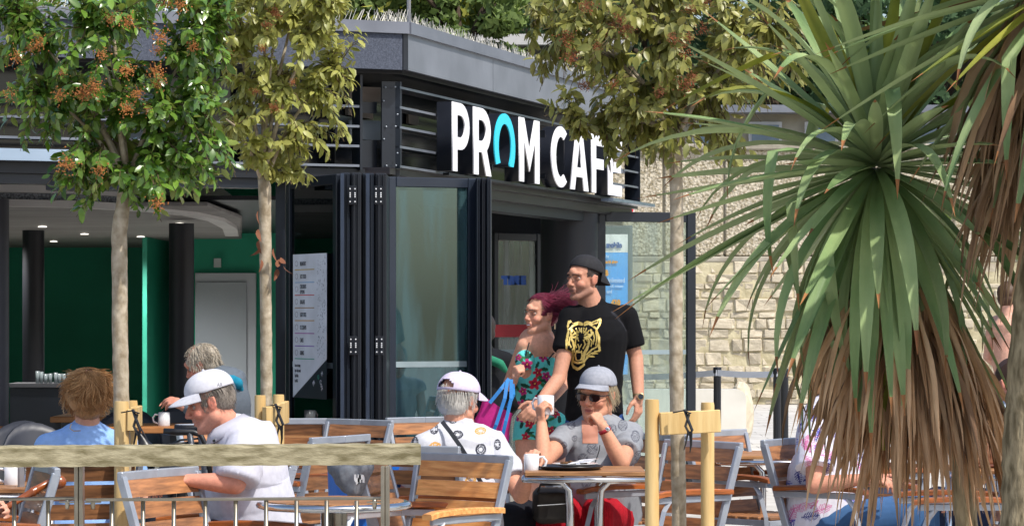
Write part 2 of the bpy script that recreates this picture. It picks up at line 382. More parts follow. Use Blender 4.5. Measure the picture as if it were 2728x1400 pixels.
# house on the slope
c = at(1440, 112, 63); ht = thing('house', (c.x, c.y+2, 2), 'pale house with a light flat roof glimpsed between the trees on the slope', 'house')
MB().box((c.x, c.y+2, c.z-2.6), (3.4, 4, 5)).obj('wall', mat('render_wall', hx('#6d6a60'), .9), ht)
MB().box((c.x, c.y+1.9, c.z+.02), (3.9, 4.6, .22)).obj('roof', WHITE, ht)
for i in (-1, 0, 1): 
    MB().box((c.x+i*1.0, c.y-.03, c.z-.8), (.5, .1, .6)).obj('window', DARK, ht)
# upper building beyond the stone wall
ub = thing('seafront_building', at(2100, 835, 56), 'pale upper storey with white framed windows above the pebbledash wall', 'building')
a0, a1 = at(1640, 300, 56), at(2700, 300, 56)
MB().box(((a0.x+a1.x)/2, 58.2, 3.0), (a1.x-a0.x, 4, 4.4)).obj('wall', mat('cream_render', hx('#a8a294'), .9, 0, hx('#98927f'), 2), ub)
MB().box(((a0.x+a1.x)/2, 58.0, 5.27), (a1.x-a0.x+.4, 4.6, .14)).obj('roof', ZINC, ub)
for i in range(7):
    x = a0.x+.7+i*1.05
    fr = MB().box((x, 56.15, 4.6), (.62, .1, .9)).obj('window', WHITE, ub)
    MB().box((x, 56.08, 4.6), (.5, .05, .78)).obj('pane', mat('window_sky_glass', hx('#5a6d7d'), .08, 0, hx('#6f8494'), 2), fr)
# ------------------------------------------------------------------ stone and pebbledash wall
WD = 48.8
sw = thing('stone_wall', at(2000, 1076, WD), 'pale limestone wall with a pebbledash panel above, behind the cafe terrace', 'wall')
x0, x1 = at(1520, 0, WD).x, at(2800, 0, WD).x; zl = 2.32; zt = 4.15
MB().box(((x0+x1)/2, WD+.215, zl/2-.05), (x1-x0, .5, zl+.1)).obj('mortar_backing', MORTAR, sw)
MB().bbox(((x0+x1)/2, WD+.2, zl+.03), (x1-x0, .5, .09), b=.02).obj('ledge', mat('concrete_ledge', hx('#a9a294'), .9, 0, hx('#8e8778'), 6, .003), sw)
pxs = [1520, 1768, 1930, 2160, 2400, 2620, 2800]
for i in range(len(pxs)-1):
    xa, xb = at(pxs[i], 0, WD).x+.02, at(pxs[i+1], 0, WD).x-.02
    MB().bbox(((xa+xb)/2, WD+.33, (zl+.08+zt)/2), (xb-xa, .46, zt-zl-.1), b=.02).obj('pebbledash_panel', PEBBLE, sw)
MB().box(((x0+x1)/2, WD+.34, (zl+zt)/2+.02), (x1-x0, .4, zt-zl-.2)).obj('panel_joint', mat('grey_joint', hx('#8b8473'), .9), sw)
MB().bbox(((x0+x1)/2, WD+.3, zt+.03), (x1-x0, .6, .1), b=.02).obj('coping', _m['concrete_ledge'], sw)
stv = []
for k in range(7):
    bm = bmesh.new(); bmesh.ops.create_cube(bm, size=1); bmesh.ops.bevel(bm, geom=bm.edges[:], offset=.09, segments=1, affect='EDGES')
    for v in bm.verts: v.co += Vector((random.uniform(-.06, .06), random.uniform(-.10, .10), random.uniform(-.06, .06)))
    me = bpy.data.meshes.new('stone'); bm.to_mesh(me); bm.free(); me.materials.append(STONE); stv.append(me)
z = .0; cnt = 0; rows = []
while z < zl-.06:
    hh = min(random.choice([.10, .13, .15, .18, .22]), zl-z); rows.append((z, hh)); z += hh
far = []
for z, hh in rows:
    x = at(1690, 0, WD).x+random.uniform(-.2, 0)
    while x < at(2740, 0, WD).x:
        ww = random.uniform(.13, .38)*(1.15 if hh > .17 else 1)
        far.append((x+ww/2, z+hh/2, ww, hh)); x += ww
far.sort(key=lambda s: 0 if at(1730, 0, WD).x < s[0] < at(2330, 0, WD).x else 1)
jm = MB()
for k, (x, zz, ww, hh) in enumerate(far):
    if k < 295:
        o = bpy.data.objects.new('stone', random.choice(stv)); COL.objects.link(o); o.parent = sw; o.matrix_parent_inverse = _wm(sw).inverted()
        o.location = (x, WD+.1+random.uniform(-.03, .03), zz); o.scale = (ww-.014, .3, hh-.012); o.rotation_euler = (0, random.uniform(-.03, .03), 0)
    else: jm.bbox((x, WD+.1+random.uniform(-.02, .02), zz), (ww-.014, .3, hh-.012), b=.025)
o = jm.obj('stone_courses', STONE, sw); o['kind'] = 'stuff'
# phone shop window and poster on the wall (seen through the glass leaf)
BLUE = mat('poster_blue', hx('#3f9ff0'), .4, 0, hx('#58b0f5'), 1)
sh = thing('shop_window', at(1640, 1000, WD-2), 'grey framed shop window panel behind the open glass leaf', 'window')
def rect(px0, py0, px1, py1, D, dy=.04, m=None, name='panel', par=None, oy=0):
    a, b = at(px0, py0, D), at(px1, py1, D)
    return MB().box(((a.x+b.x)/2, D+oy, (a.z+b.z)/2), (abs(b.x-a.x), dy, abs(a.z-b.z))).obj(name, m, par)
SD = WD-2
rect(1600, 600, 1685, 1010, SD, .06, mat('window_frame_grey', hx('#5d6b73'), .4), 'frame', sh)
rect(1606, 606, 1677, 1004, SD, .04, mat('shop_glass', hx('#4f6168'), .1, 0, hx('#64777d'), 1), 'pane', sh, -.02)
po = thing('phone_poster', at(1640, 1000, SD-.1), 'blue and white mobile phone advertising poster in the grey window', 'poster')
rect(1602, 624, 1672, 672, SD, .02, mat('poster_white', hx('#f2f2f2'), .4), 'header', po, -.06)
rect(1602, 672.5, 1672, 998, SD, .02, BLUE, 'sheet', po, -.06)
def ttext(txt, px, py, hpx, D, m, par, oy=-.09, width=.8, name='lettering', bold=.0, hmap=None):
    s = hpx/F*D/.72; me = text_mesh(txt, s, .003, width, bold)
    me.transform(Matrix.Translation(at(px, py, D)+V(0, oy, 0)) @ Matrix.Rotation(PI/2, 4, 'X')); return link(name, me, m, par)
tb, to_, tw, tg = (mat('print_blue', hx('#2a5fa8'), .5), mat('print_orange', hx('#f0a02a'), .5), mat('print_white', hx('#eef4fa'), .5), mat('print_green', hx('#4fb35b'), .5))
ttext('a', 1603, 659, 12, SD, tg, po, bold=.01); ttext('mobile', 1615, 659, 13, SD, tb, po, width=.82, bold=.01)
ttext('The', 1608, 686, 8, SD, tw, po); ttext('world data', 1606, 701, 8, SD, to_, po, bold=.005)
ttext('B', 1611, 733, 14, SD, to_, po, bold=.01); ttext('Unlimited', 1613, 752, 13, SD, tw, po, width=.72)
ttext('UK minutes', 1625, 765, 7, SD, tw, po, width=.75); ttext('and', 1616, 780, 9, SD, tw, po); ttext('£10', 1628, 812, 14, SD, to_, po, bold=.01)
ttext('Unlimited', 1613, 850, 10, SD, tw, po, width=.8)
nb = thing('shop_nameboard', at(1640, 570, SD), 'white shop name board with a red corner above the window', 'sign')
rect(1590, 543, 1690, 575, SD, .05, _m['poster_white'], 'board', nb)
ttext('phone', 1618, 561, 10, SD, mat('print_grey', hx('#8d8f94'), .5), nb, oy=-.04)
a = at(1676, 547, SD); b = at(1690, 547, SD); c = at(1686, 567, SD)
MB().add([a+V(0, -.035, 0), b+V(0, -.035, 0), c+V(0, -.035, 0), a+V(0, -.03, 0), b+V(0, -.03, 0), c+V(0, -.03, 0)], [(0, 2, 1), (0, 1, 4, 3), (1, 2, 5, 4), (2, 0, 3, 5)]).obj('red_flash', mat('print_red', hx('#d8343c'), .5), nb)
# ------------------------------------------------------------------ cafe building
cafe = thing('cafe_building', (0, 21, 0), 'single storey dark glazed seafront cafe with a grey angular roof', 'cafe')
K0 = V(-.644, 18.6, 0); U = V(.2771, .9608, 0); N = V(.9608, -.2771, 0); LV = V(-.9051, -.4252, 0); NL = V(.4252, -.9051, 0); Z = V(0, 0, 1)
ZB, ZT = 2.977, 3.272
LR, LL = 6.45, 4.6
def R3(x, y): return Matrix((x, y, Z)).transposed()
RR, RL = R3(U, -N), R3(-LV, -NL)
def rbox(t0, t1, o0, o1, z0, z1, m, name, par=cafe, b=None):     # box along the right facade
    c = K0+U*((t0+t1)/2)+N*((o0+o1)/2)+Z*((z0+z1)/2); d = (abs(t1-t0), abs(o1-o0), abs(z1-z0))
    mb = MB(); (mb.bbox(c, d, RR, b=b) if b else mb.box(c, d, RR)); return mb.obj(name, m, par)
L0 = V(-.689, 18.75, 0)
def lbox(t0, t1, o0, o1, z0, z1, m, name, par=cafe, b=None, org=None):  # box along the left facade, t to the left
    g0 = K0 if org is None else org
    c = g0+LV*((t0+t1)/2)+NL*((o0+o1)/2)+Z*((z0+z1)/2); d = (abs(t1-t0), abs(o1-o0), abs(z1-z0))
    mb = MB(); (mb.bbox(c, d, RL, b=b) if b else mb.box(c, d, RL)); return mb.obj(name, m, par)
def plan(name, poly, z0, z1, m, par=cafe):
    n = len(poly); vs = [(p[0], p[1], z0) for p in poly]+[(p[0], p[1], z1) for p in poly]
    return MB().add(vs, [tuple(range(n-1, -1, -1)), tuple(range(n, 2*n))]+[(i, (i+1) % n, (i+1) % n+n, i+n) for i in range(n)]).obj(name, m, par)
kr = K0+U*LR; kl = K0+LV*LL; ki = K0-N*.03-NL*.03
plan('roof', [ki, kr-N*.03, (.9, 34), (-9, 34), kl-NL*.03+V(-.5, 0, 0)], ZB+.02, ZT-.03, ZCAP)
# fascia panels and coping
tl = [0, 1.86, 3.7, 5.2, LR]
for i in range(4): rbox(tl[i]+(.004), tl[i+1]-.004, -.025, 0, ZB, ZT-.07, ZINC, 'fascia_panel')
for i in range(4): rbox(tl[i]+.7*(i > 0), tl[i+1]+.7*(i < 3)-.003, -.05, .022, ZT-.072, ZT, ZCAP, 'coping')
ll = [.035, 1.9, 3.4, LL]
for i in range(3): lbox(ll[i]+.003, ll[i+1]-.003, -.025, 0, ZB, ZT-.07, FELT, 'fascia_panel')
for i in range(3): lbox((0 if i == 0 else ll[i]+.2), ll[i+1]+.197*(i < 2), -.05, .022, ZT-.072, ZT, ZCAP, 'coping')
lbox(0.002, .033, -.03, .003, ZB, ZT-.074, DARK, 'corner_trim')
rbox(-.004, .0, -.02, .001, ZB, ZT-.074, DARK, 'corner_trim')
# soffit and the dark upper wall behind the louvres
plan('soffit', [L0-N*.0, K0-N*.05+U*LR, K0-N*.9+U*LR, L0-N*.9+U*.4-NL*.5, L0+LV*LL-NL*.9, L0+LV*LL+NL*.1], ZB-.015, ZB+.018, DARK2)
UPW = mat('dark_upper_glazing', hx('#12161c'), .12, 0, hx('#1d2229'), 1.2)
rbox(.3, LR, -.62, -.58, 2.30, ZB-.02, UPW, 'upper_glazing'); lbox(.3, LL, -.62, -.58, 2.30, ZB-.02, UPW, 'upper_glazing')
BEI = mat('reflected_render', hx('#8d7b6c'), .6, 0, hx('#6f675e'), 3); GRW = mat('grey_blind', hx('#6d757a'), .6, 0, hx('#7d8589'), 2)  # beige boxes stand in for reflections in the upper glazing
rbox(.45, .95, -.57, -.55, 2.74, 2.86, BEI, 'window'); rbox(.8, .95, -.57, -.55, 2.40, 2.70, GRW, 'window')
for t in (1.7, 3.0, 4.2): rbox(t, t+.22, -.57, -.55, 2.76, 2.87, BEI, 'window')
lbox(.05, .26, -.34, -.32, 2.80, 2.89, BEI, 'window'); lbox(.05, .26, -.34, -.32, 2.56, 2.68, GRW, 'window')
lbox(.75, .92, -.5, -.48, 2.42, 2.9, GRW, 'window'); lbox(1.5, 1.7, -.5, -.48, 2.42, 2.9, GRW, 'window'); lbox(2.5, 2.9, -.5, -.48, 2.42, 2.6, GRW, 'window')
# louvres
LO = mat('louvre_metal', hx('#20252f'), .28, .2, hx('#2b313c'), 4)
LE = mat('louvre_edge', hx('#7c828c'), .3, .3, hx('#6b717b'), 4)
zs = [2.883, 2.759, 2.635, 2.513, 2.391]
for z in zs:
    for (ta, tb_) in ((.10, 2.2), (2.205, 4.4), (4.405, 6.37)):
        s_ = rbox(ta, tb_, -.20, -.088, z-.012, z+.002, LO, 'louvre_slat'); rbox(ta, tb_, -.0875, -.083, z-.012, z+.003, LE, 'slat_edge', s_)
    if z < 2.8:
        for (ta, tb_) in ((.285, 1.7), (1.705, 3.1), (3.105, LL)):
            s_ = lbox(ta, tb_, -.12, -.003, z-.012, z+.002, LO, 'louvre_slat', org=L0); lbox(ta, tb_, -.0025, .002, z-.012, z+.003, LE, 'slat_edge', s_, org=L0)
lbox(.266, .282, -.13, .006, 2.36, 2.95, DARK, 'louvre_end_plate', org=L0)
lbox(.0, .135, -.012, .003, 2.375, 2.915, DARK, 'corner_plate', org=L0)
rbox(.10, .112, -.2, -.083, 2.375, 2.915, DARK, 'louvre_end_plate'); rbox(6.37, 6.385, -.2, -.07, 2.36, 2.93, DARK, 'louvre_end_plate')
for t in (2.2, 4.4): rbox(t-.01, t+.01, -.14, -.125, 2.38, 2.89, DARK, 'louvre_bracket')
lbox(.135, .262, -.09, -.08, 2.72, 2.79, DARK, 'spacer_plate', org=L0); lbox(.135, .262, -.09, -.08, 2.38, 2.55, DARK, 'spacer_plate', org=L0)
bolt = mat('bolt_steel', hx('#a7adb5'), .3, .7)
for (px, py) in [(1027, 233), (1053, 232), (1022, 269), (1059, 305), (1029, 338), (1054, 337), (1023, 371), (1059, 408), (1030, 442), (1055, 441)]:
    p = at(px, py, 18.7); MB().ell(p+V(0, -.01, 0), .0065, n=8, m=6).obj('bolt', bolt, cafe, smooth=True)
# header bands
HB = mat('bronze_header', hx('#3a3436'), .35, .3, hx('#2b282c'), 3, stretch=(1, 1, 10))
rbox(.0, 6.5, -.30, -.12, 2.335, 2.378, HB, 'header'); rbox(.0, 6.5, -.34, -.17, 2.27, 2.334, HB, 'header'); rbox(0, 6.5, -.42, -.25, 2.2, 2.269, DARK2, 'door_track')
lbox(.0, LL, -.20, -.03, 2.30, 2.37, DARK2, 'header', org=L0); lbox(.9, LL, -.24, -.06, 2.24, 2.299, DARK, 'door_track', org=L0)
lbox(1.6, LL, -.05, .06, 2.37, 2.44, mat('painted_sky_reflection', hx('#9fb2c8'), .2, .3, hx('#8ea3ba'), 2), 'sky_reflection_strip', org=L0)  # sky mirrored in clerestory glass, painted as a pale blue strip
a = at(103, 470, 17.9); MB().box((a.x+.35, 17.95, 2.245), (.6, .2, .08)).obj('shade_box', DARK2, cafe)
# interior shell
plan('interior_floor', [(-9, 17.3), (-1.9, 18.6), (-.4, 19.4), (.9, 26), (.5, 33), (-9, 33)], .0, .02, mat('cafe_floor', hx('#9b9790'), .5, 0, hx('#8a867f'), 2))
MB().box((-4.35, 33.1, 1.6), (9.7, .2, 3.2)).obj('interior_wall', GREEN, cafe)
MB().box((-9.1, 26, 1.6), (.2, 14, 3.2)).obj('interior_wall', GREEN, cafe)
pw0, pw1 = at(516, 0, 29), at(760, 0, 29)
MB().box(((pw0.x+pw1.x)/2, 29, 1.3), (pw1.x-pw0.x, .12, 2.6)).obj('interior_wall', GREEN, cafe)
pe = at(443, 0, 30); MB().box((pe.x, 30.5, 1.1), (.05, 4.5, 2.2)).obj('interior_wall', GREEN, cafe)
MB().box((pe.x+.02, 28.1, 1.1), (.04, .04, 2.16)).obj('wall_edge', mat('bright_green_edge', hx('#3fae90'), .5), cafe)
c0, c1 = at(518, 728, 28.8), at(680, 728, 28.8)
dfr = MB().box(((c0.x+c1.x)/2, 28.9, 1.86/2), (c1.x-c0.x, .06, 1.86)).obj('door', GREYD, cafe)
MB().box(((c0.x+c1.x)/2-.04, 28.86, .9), (c1.x-c0.x-.1, .03, 1.74)).obj('door_leaf', mat('door_leaf_grey', hx('#aeb4ba'), .5, 0, hx('#a5abb2'), 1), dfr)
rect(571, 688, 590, 712, 28.9, .02, mat('switch_plate', hx('#b9c2c0'), .4), 'light_switch', cafe, -.04)
MB().box((-.02, 25.6, 2.24), (1.3, .3, .3)).obj('inner_lintel', DARK2, cafe)
MB().box((.45, 29.5, 1.2), (.1, 7, 2.4)).obj('interior_wall', DARK2, cafe)
# ceiling boards
CB = mat('ceiling_board', hx('#8f8c8b'), .6, 0, hx('#807d7c'), 2, rand=.08)
for i in range(36):
    y = 20.3+i*.35; xe = at(min(640, 560+i*12), 0, y).x
    MB().bbox(((-9+xe)/2, y, 2.205), (xe+9, .34, .03), b=.006).obj('ceiling_board', CB, cafe)
MB().box((-5, 27, 2.26), (8.6, 13, .03)).obj('ceiling_back', DARK2, cafe)
# curved white bulkhead
pl = [(-60, 19.4), (0, 19.4), (200, 19.7), (400, 20.4), (520, 21.3), (590, 22.6), (625, 24.6), (630, 27)]
bp = [at(p, 0, d) for p, d in pl]
def bulk(z0, z1, th, m, name, off=0):
    mb = MB(); n = len(bp); vs = []
    for i, p in enumerate(bp):
        t = (bp[min(i+1, n-1)]-bp[max(i-1, 0)]); t.z = 0; t.normalize(); nn = V(t.y, -t.x, 0)
        for (o_, z) in ((off, z0), (off, z1), (off-th, z1), (off-th, z0)): vs.append((p.x+nn.x*o_, p.y+nn.y*o_, z))
    fs = [(i*4+k, i*4+(k+1) % 4, (i+1)*4+(k+1) % 4, (i+1)*4+k) for i in range(n-1) for k in range(4)]+[(0, 1, 2, 3), ((n-1)*4+3, (n-1)*4+2, (n-1)*4+1, (n-1)*4)]
    return mb.add(vs, fs).obj(name, m, cafe)
WB = mat('bulkhead_white', hx('#cfcdcc'), .5, 0, hx('#c4c2c1'), 1.5)
bulk(2.255, 2.42, .08, WB, 'bulkhead'); bulk(2.212, 2.252, .07, mat('perforated_strip', hx('#8b9096'), .6, 0, hx('#5c6168'), 70, contrast=(.48, .52)), 'bulkhead', -.01); bulk(2.165, 2.21, .12, WB, 'bulkhead', .02)
for (px, py) in [(113, 600), (225, 620), (143, 640)]:
    D = (2.185-H)*F/(YH-py); p = at(px, py, D)
    MB().lathe([(.0, -.008), (.036, -.008), (.036, .0), (.0, .004)], (p.x, p.y, 2.178), 16).obj('downlight', emit('lamp_white', (1, .95, .85), 1.3), cafe)
    ld = bpy.data.lights.new('downlight_lamp', 'SPOT'); ld.energy = 90; ld.spot_size = 2.4; ld.spot_blend = .8; ld.shadow_soft_size = .06; ld.color = (1, .97, .92); lo = bpy.data.objects.new('downlight_lamp', ld); COL.objects.link(lo); lo.location = (p.x, p.y, 2.15)
for q in ((-3.4, 27.5), (-1.9, 26.5), (-4.6, 26), (-2.6, 23.5)):  # unseen downlights added to brighten the green interior
    MB().lathe([(.0, -.008), (.036, -.008), (.036, .0), (.0, .004)], (q[0], q[1], 2.178), 16).obj('downlight', _m['lamp_white'], cafe)
    ld = bpy.data.lights.new('downlight_lamp', 'SPOT'); ld.energy = 130; ld.spot_size = 2.6; ld.spot_blend = 1; ld.shadow_soft_size = .06; lo = bpy.data.objects.new('downlight_lamp', ld); COL.objects.link(lo); lo.location = (q[0], q[1], 2.15)
# columns
COLM = mat('column_dark', hx('#14151b'), .5, 0, hx('#1b1c24'), 2)
for (px0, px1, D, z1) in [(-40, 24, 19.2, 2.2), (60, 118, 26, 2.2), (450, 517, 23, 2.16), (1440, 1592, 23.9, 2.3)]:
    a, b = at(px0, 0, D), at(px1, 0, D); r = (b.x-a.x)/2
    MB().lathe([(r, 0), (r, z1)], ((a.x+b.x)/2, D, 0), 28).obj('column', COLM if px0 > 0 else mat('column_grey', hx('#3a3c45'), .5), cafe, auto=40)
# folding glass doors: leaf = frame with pane
def leaf(pa, pb, z1, m, gm, fw=.055, fh=.06, name='folding_door', th=.045, mid=None):
    pa, pb = Vector(pa), Vector(pb); z0 = .03; x = (pb-pa); x.z = 0; L_ = x.length; x.normalize(); y = Z.cross(x); R = R3(x, y); c = (pa+pb)/2
    mb = MB()
    for s, p in ((1, pa), (-1, pb)): mb.bbox((p.x+x.x*fw/2*s, p.y+x.y*fw/2*s, (z0+z1)/2), (fw, th, z1-z0), R, b=.005)
    for z in (z0+fh, z1-fh/2): mb.bbox((c.x, c.y, z), (L_-2*fw-.002, th-.006, fh if z > 1 else fh*2), R, b=.004)
    fr = mb.obj(name, m, cafe)
    MB().box((c.x, c.y, (z0+z1)/2), (L_-2*fw-.004, .008, z1-z0-fh*2), R).obj('glass_pane', gm, fr)
    MB().box((c.x, c.y-.006, 1.16), (L_-2*fw-.006, .004, .035), R).obj('frosted_strip', mat('frosted_film', hx('#8fa0a6'), .6), fr)
    return fr
g2 = lambda px, D: V(at(px, 0, D).x, D, 0)
DFR = mat('door_frame_blue_grey', hx('#232a36'), .32, .1, hx('#2a323f'), 3)
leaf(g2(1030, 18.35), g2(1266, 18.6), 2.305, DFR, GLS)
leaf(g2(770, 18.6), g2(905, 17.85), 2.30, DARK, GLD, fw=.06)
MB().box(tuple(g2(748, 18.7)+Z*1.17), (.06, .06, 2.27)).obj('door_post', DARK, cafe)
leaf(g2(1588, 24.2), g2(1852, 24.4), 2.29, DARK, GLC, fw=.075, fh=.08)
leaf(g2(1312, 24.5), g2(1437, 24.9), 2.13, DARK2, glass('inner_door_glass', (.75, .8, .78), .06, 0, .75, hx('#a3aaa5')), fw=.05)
# stacked leaf edges with hinges
def edge_stack(px0, px1, D, z1, k, yaw=0):
    a, b = at(px0, 0, D), at(px1, 0, D); ww = (b.x-a.x)/k
    for i in range(k):
        x = a.x+ww*(i+.5)
        mb = MB(); mb.bbox((x, D+.25, z1/2+.02), (ww*.93, .5, z1-.04), b=.006)
        mb.bbox((x-ww*.18, D-.005, z1/2+.02), (ww*.2, .02, z1-.06), b=.004)
        mb.bbox((x+ww*.22, D-.003, z1/2+.02), (ww*.12, .016, z1-.06), b=.003)
        mb.obj('folded_door_edge', DARK if i % 2 == 0 else DARK2, cafe)
edge_stack(905, 962, 17.7, 2.30, 2); edge_stack(964, 1031, 17.85, 2.305, 2); edge_stack(1267, 1309, 18.45, 2.305, 3)
MB().beam(tuple(at(912, 462, 17.62)), tuple(V(at(912, 0, 17.62).x, 17.62, .05)), .03, .02).obj('door_edge_trim', mat('blue_grey_trim', hx('#3f495a'), .3, .2), cafe)
MB().beam(tuple(at(980, 462, 17.78)), tuple(V(at(980, 0, 17.78).x, 17.78, .05)), .03, .02).obj('door_edge_trim', _m['blue_grey_trim'], cafe)
for (cx, cy) in [(939, 520), (1008, 520), (941, 920), (1010, 920)]:
    p = at(cx, cy, 17.66); mb = MB(); mb.bbox(p+V(0, .005, 0), (.05, .01, .11), b=.003)
    h_ = mb.obj('hinge', DARK2, cafe); mb = MB(); bolt2 = mat('screw_steel', hx('#e6e8ea'), .5, .1)
    for sx in (-6.5, 6.5):
        for dy in (-17, -6, -1, 4, 17) : mb.ell(at(cx+sx, cy+dy, 17.65), (.0048, .004, .0048), n=6, m=4)
    mb.obj('screw', bolt2, h_)
# mirrored shop lettering and red band, painted flat on the inner door
bt = thing('door_reflection', g2(1365, 24.4), 'painted mirror image of blue lettering and a red band on the inner glass door', 'reflection')
rect(1318, 864, 1418, 897, 24.2, .006, mat('red_band', hx('#c23a44'), .5), 'band', bt)
ttext('TREE', 1338, 755, 19, 24.2, mat('print_mid_blue', hx('#3f6fd0'), .5), bt, oy=0, width=1.05, bold=.01)
# bird spikes on the roof, white pole
mb = MB()
def spikes(org, d, n_, ln, off):
    k = int(ln/.022)
    for i in range(k):
        t = i*.022+random.uniform(-.004, .004); b = org+d*t-n_*(off+random.uniform(0, .05))+Z*(ZT-.005)
        tip = b+Z*random.uniform(.06, .095)+(-n_ if i % 2 else n_)*random.uniform(.0, .03)-d*random.uniform(.015, .05)
        mb.tube([b, tip], [.0023, .0013], 3, caps=False)
spikes(K0, U, N, LR, .06); spikes(K0, LV, NL, LL, .05); spikes(K0, U, N, LR, .12); spikes(K0+U*.01, U, N, LR, .2)
o = mb.obj('bird_spikes', mat('spike_steel', hx('#efeadc'), .5, .1), cafe); o['kind'] = 'stuff'
pm = at(1089, 62, 18.8); MB().tube([(pm.x, 18.8, ZT-.03), (pm.x+.004, 18.8, 4.6)], .0125, 10).obj('roof_pole', WHITE, cafe, smooth=True)
# small floodlight at the sign end
a = at(1655, 335, 24.0)
fl = thing('floodlight', a, 'small silver floodlight tucked above the last letter of the sign', 'floodlight')
MB().tube([a+V(-.07, 0, 0), a+V(.07, .04, .02)], .045, 14).obj('lamp_body', CHROME, fl, auto=40)
# ------------------------------------------------------------------ sign letters
def arc(cx, cy, rx, ry, a0, a1, n=14):
    return [(cx+rx*math.cos(math.radians(a0+(a1-a0)*i/n)), cy+ry*math.sin(math.radians(a0+(a1-a0)*i/n))) for i in range(n+1)]
s_ = .27
GL = {
 'P': [[(0, 0), (0, 1), (.45, 1)]+arc(.45, .66, .53, .34, 90, -90)[1:-1]+[(.45, .32), (s_, .32), (s_, 0)], [(s_, .82), (s_, .5), (.45, .5)]+arc(.45, .66, .26, .16, -90, 90)[1:-1]+[(.45, .82)]],
 'R': [[(0, 0), (0, 1), (.42, 1)]+arc(.42, .66, .53, .34, 90, -55)[1:]+[(.99, 0), (.70, 0), (.46, .34), (s_, .34), (s_, 0)], [(s_, .82), (s_, .51), (.42, .51)]+arc(.42, .665, .27, .155, -90, 90)[1:-1]+[(.42, .82)]],
 'O': [arc(.5, .42, .5, .58, 214, -34, 26)+[(.72, .10)]+arc(.5, .42, .30, .40, -45, 225, 22)+[]],
 'M': [[(0, 0), (0, 1), (.24, 1), (.5, .5), (.76, 1), (1, 1), (1, 0), (.77, 0), (.77, .64), (.5, .17), (.23, .64), (.23, 0)]],
 'C': [arc(.55, .5, .55, .5, 52, 308, 24)+arc(.55, .5, .29, .33, 302, 58, 20)],
 'A': [[(0, 0), (.34, 1), (.66, 1), (1, 0), (.75, 0), (.68, .22), (.32, .22), (.25, 0)], [(.37, .38), (.63, .38), (.5, .8)]],
 'F': [[(0, 0), (0, 1), (1, 1), (1, .81), (.33, .81), (.33, .59), (.92, .59), (.92, .41), (.33, .41), (.33, 0)]],
 'E': [[(0, 0), (0, 1), (1, 1), (1, .81), (.33, .81), (.33, .59), (.92, .59), (.92, .41), (.33, .41), (.33, .19), (1, .19), (1, 0)]],
}
def glyph_mesh(loops, ext):
    c = bpy.data.curves.new('g', 'CURVE'); c.dimensions = '2D'; c.fill_mode = 'BOTH'; c.extrude = ext
    for lp in loops:
        sp = c.splines.new('POLY'); sp.points.add(len(lp)-1); sp.use_cyclic_u = True
        for i, p in enumerate(lp): sp.points[i].co = (p[0], p[1], 0, 1)
    o = bpy.data.objects.new('g', c); COL.objects.link(o); dg = bpy.context.evaluated_depsgraph_get(); dg.update()
    me = bpy.data.meshes.new_from_object(o.evaluated_get(dg)); bpy.data.objects.remove(o); bpy.data.curves.remove(c); me.materials.clear(); return me
sign = thing('cafe_sign', K0+U*2+Z*2.4, 'large three dimensional PROM CAFÉ lettering fixed over the louvres', 'sign')
LWH = mat('sign_face_white', hx('#f4f5fa'), .35, 0, hx('#ececf2'), 2); LCY = mat('sign_face_cyan', hx('#35cdea'), .35, 0, hx('#3ad2ee'), 2)
LBK = mat('sign_return_black', hx('#181c25'), .35, 0, hx('#20242e'), 3)
def tpx(px, off):                       # distance along the right facade where a ray through column px meets it
    k = (px-1364)/F; q = K0+N*off; return (k*q.y-q.x)/(U.x-k*U.y)
SO = .03; zb, ztp = 2.392, 2.838
def place_glyph(key, p0, p1, zlo, zhi, face, par=sign, loops=None):
    t0, t1 = tpx(p0, SO), tpx(p1, SO)
    def M_(o_, sc=1.0): return basis(K0+U*t0+N*o_+Z*zlo, U*(t1-t0), Z*(zhi-zlo), N)
    mf = glyph_mesh(loops or GL[key], .004); mf.transform(M_(SO)); fo = link('letter', mf, face, par)
    mr = glyph_mesh(loops or GL[key], .05); mr.transform(M_(SO-.055)); link('letter_return', mr, LBK, fo)
for key, p0, p1 in [('P', 1204.8, 1250.5), ('R', 1260.9, 1308.5), ('M', 1382.5, 1436.3), ('C', 1467.9, 1514), ('A', 1518, 1567), ('F', 1575.6, 1610), ('E', 1619, 1656)]:
    place_glyph(key, p0, p1, zb, ztp, LWH)
place_glyph('O', 1316, 1371.5, zb+.05, ztp, LCY)
place_glyph('acc', 1630, 1650, ztp+.03, ztp+.11, LWH, loops=[[(0, 0), (.45, 1), (1, 1), (.4, 0)]])
rbox(.95, 6.3, -.07, -.03, zb-.022, zb-.006, DARK2, 'sign_rail', sign)
rbox(5.0, 6.4, -.05, .05, zb-.045, zb-.02, mat('sign_tray', hx('#9fb0c8'), .2, .6), 'sign_tray', sign)
for px in (1205, 1262, 1330, 1384, 1470, 1520, 1577, 1621):
    t = tpx(px, SO); rbox(t+.03, t+.05, -.083, -.03, 2.45, 2.8, DARK2, 'letter_bracket', sign)
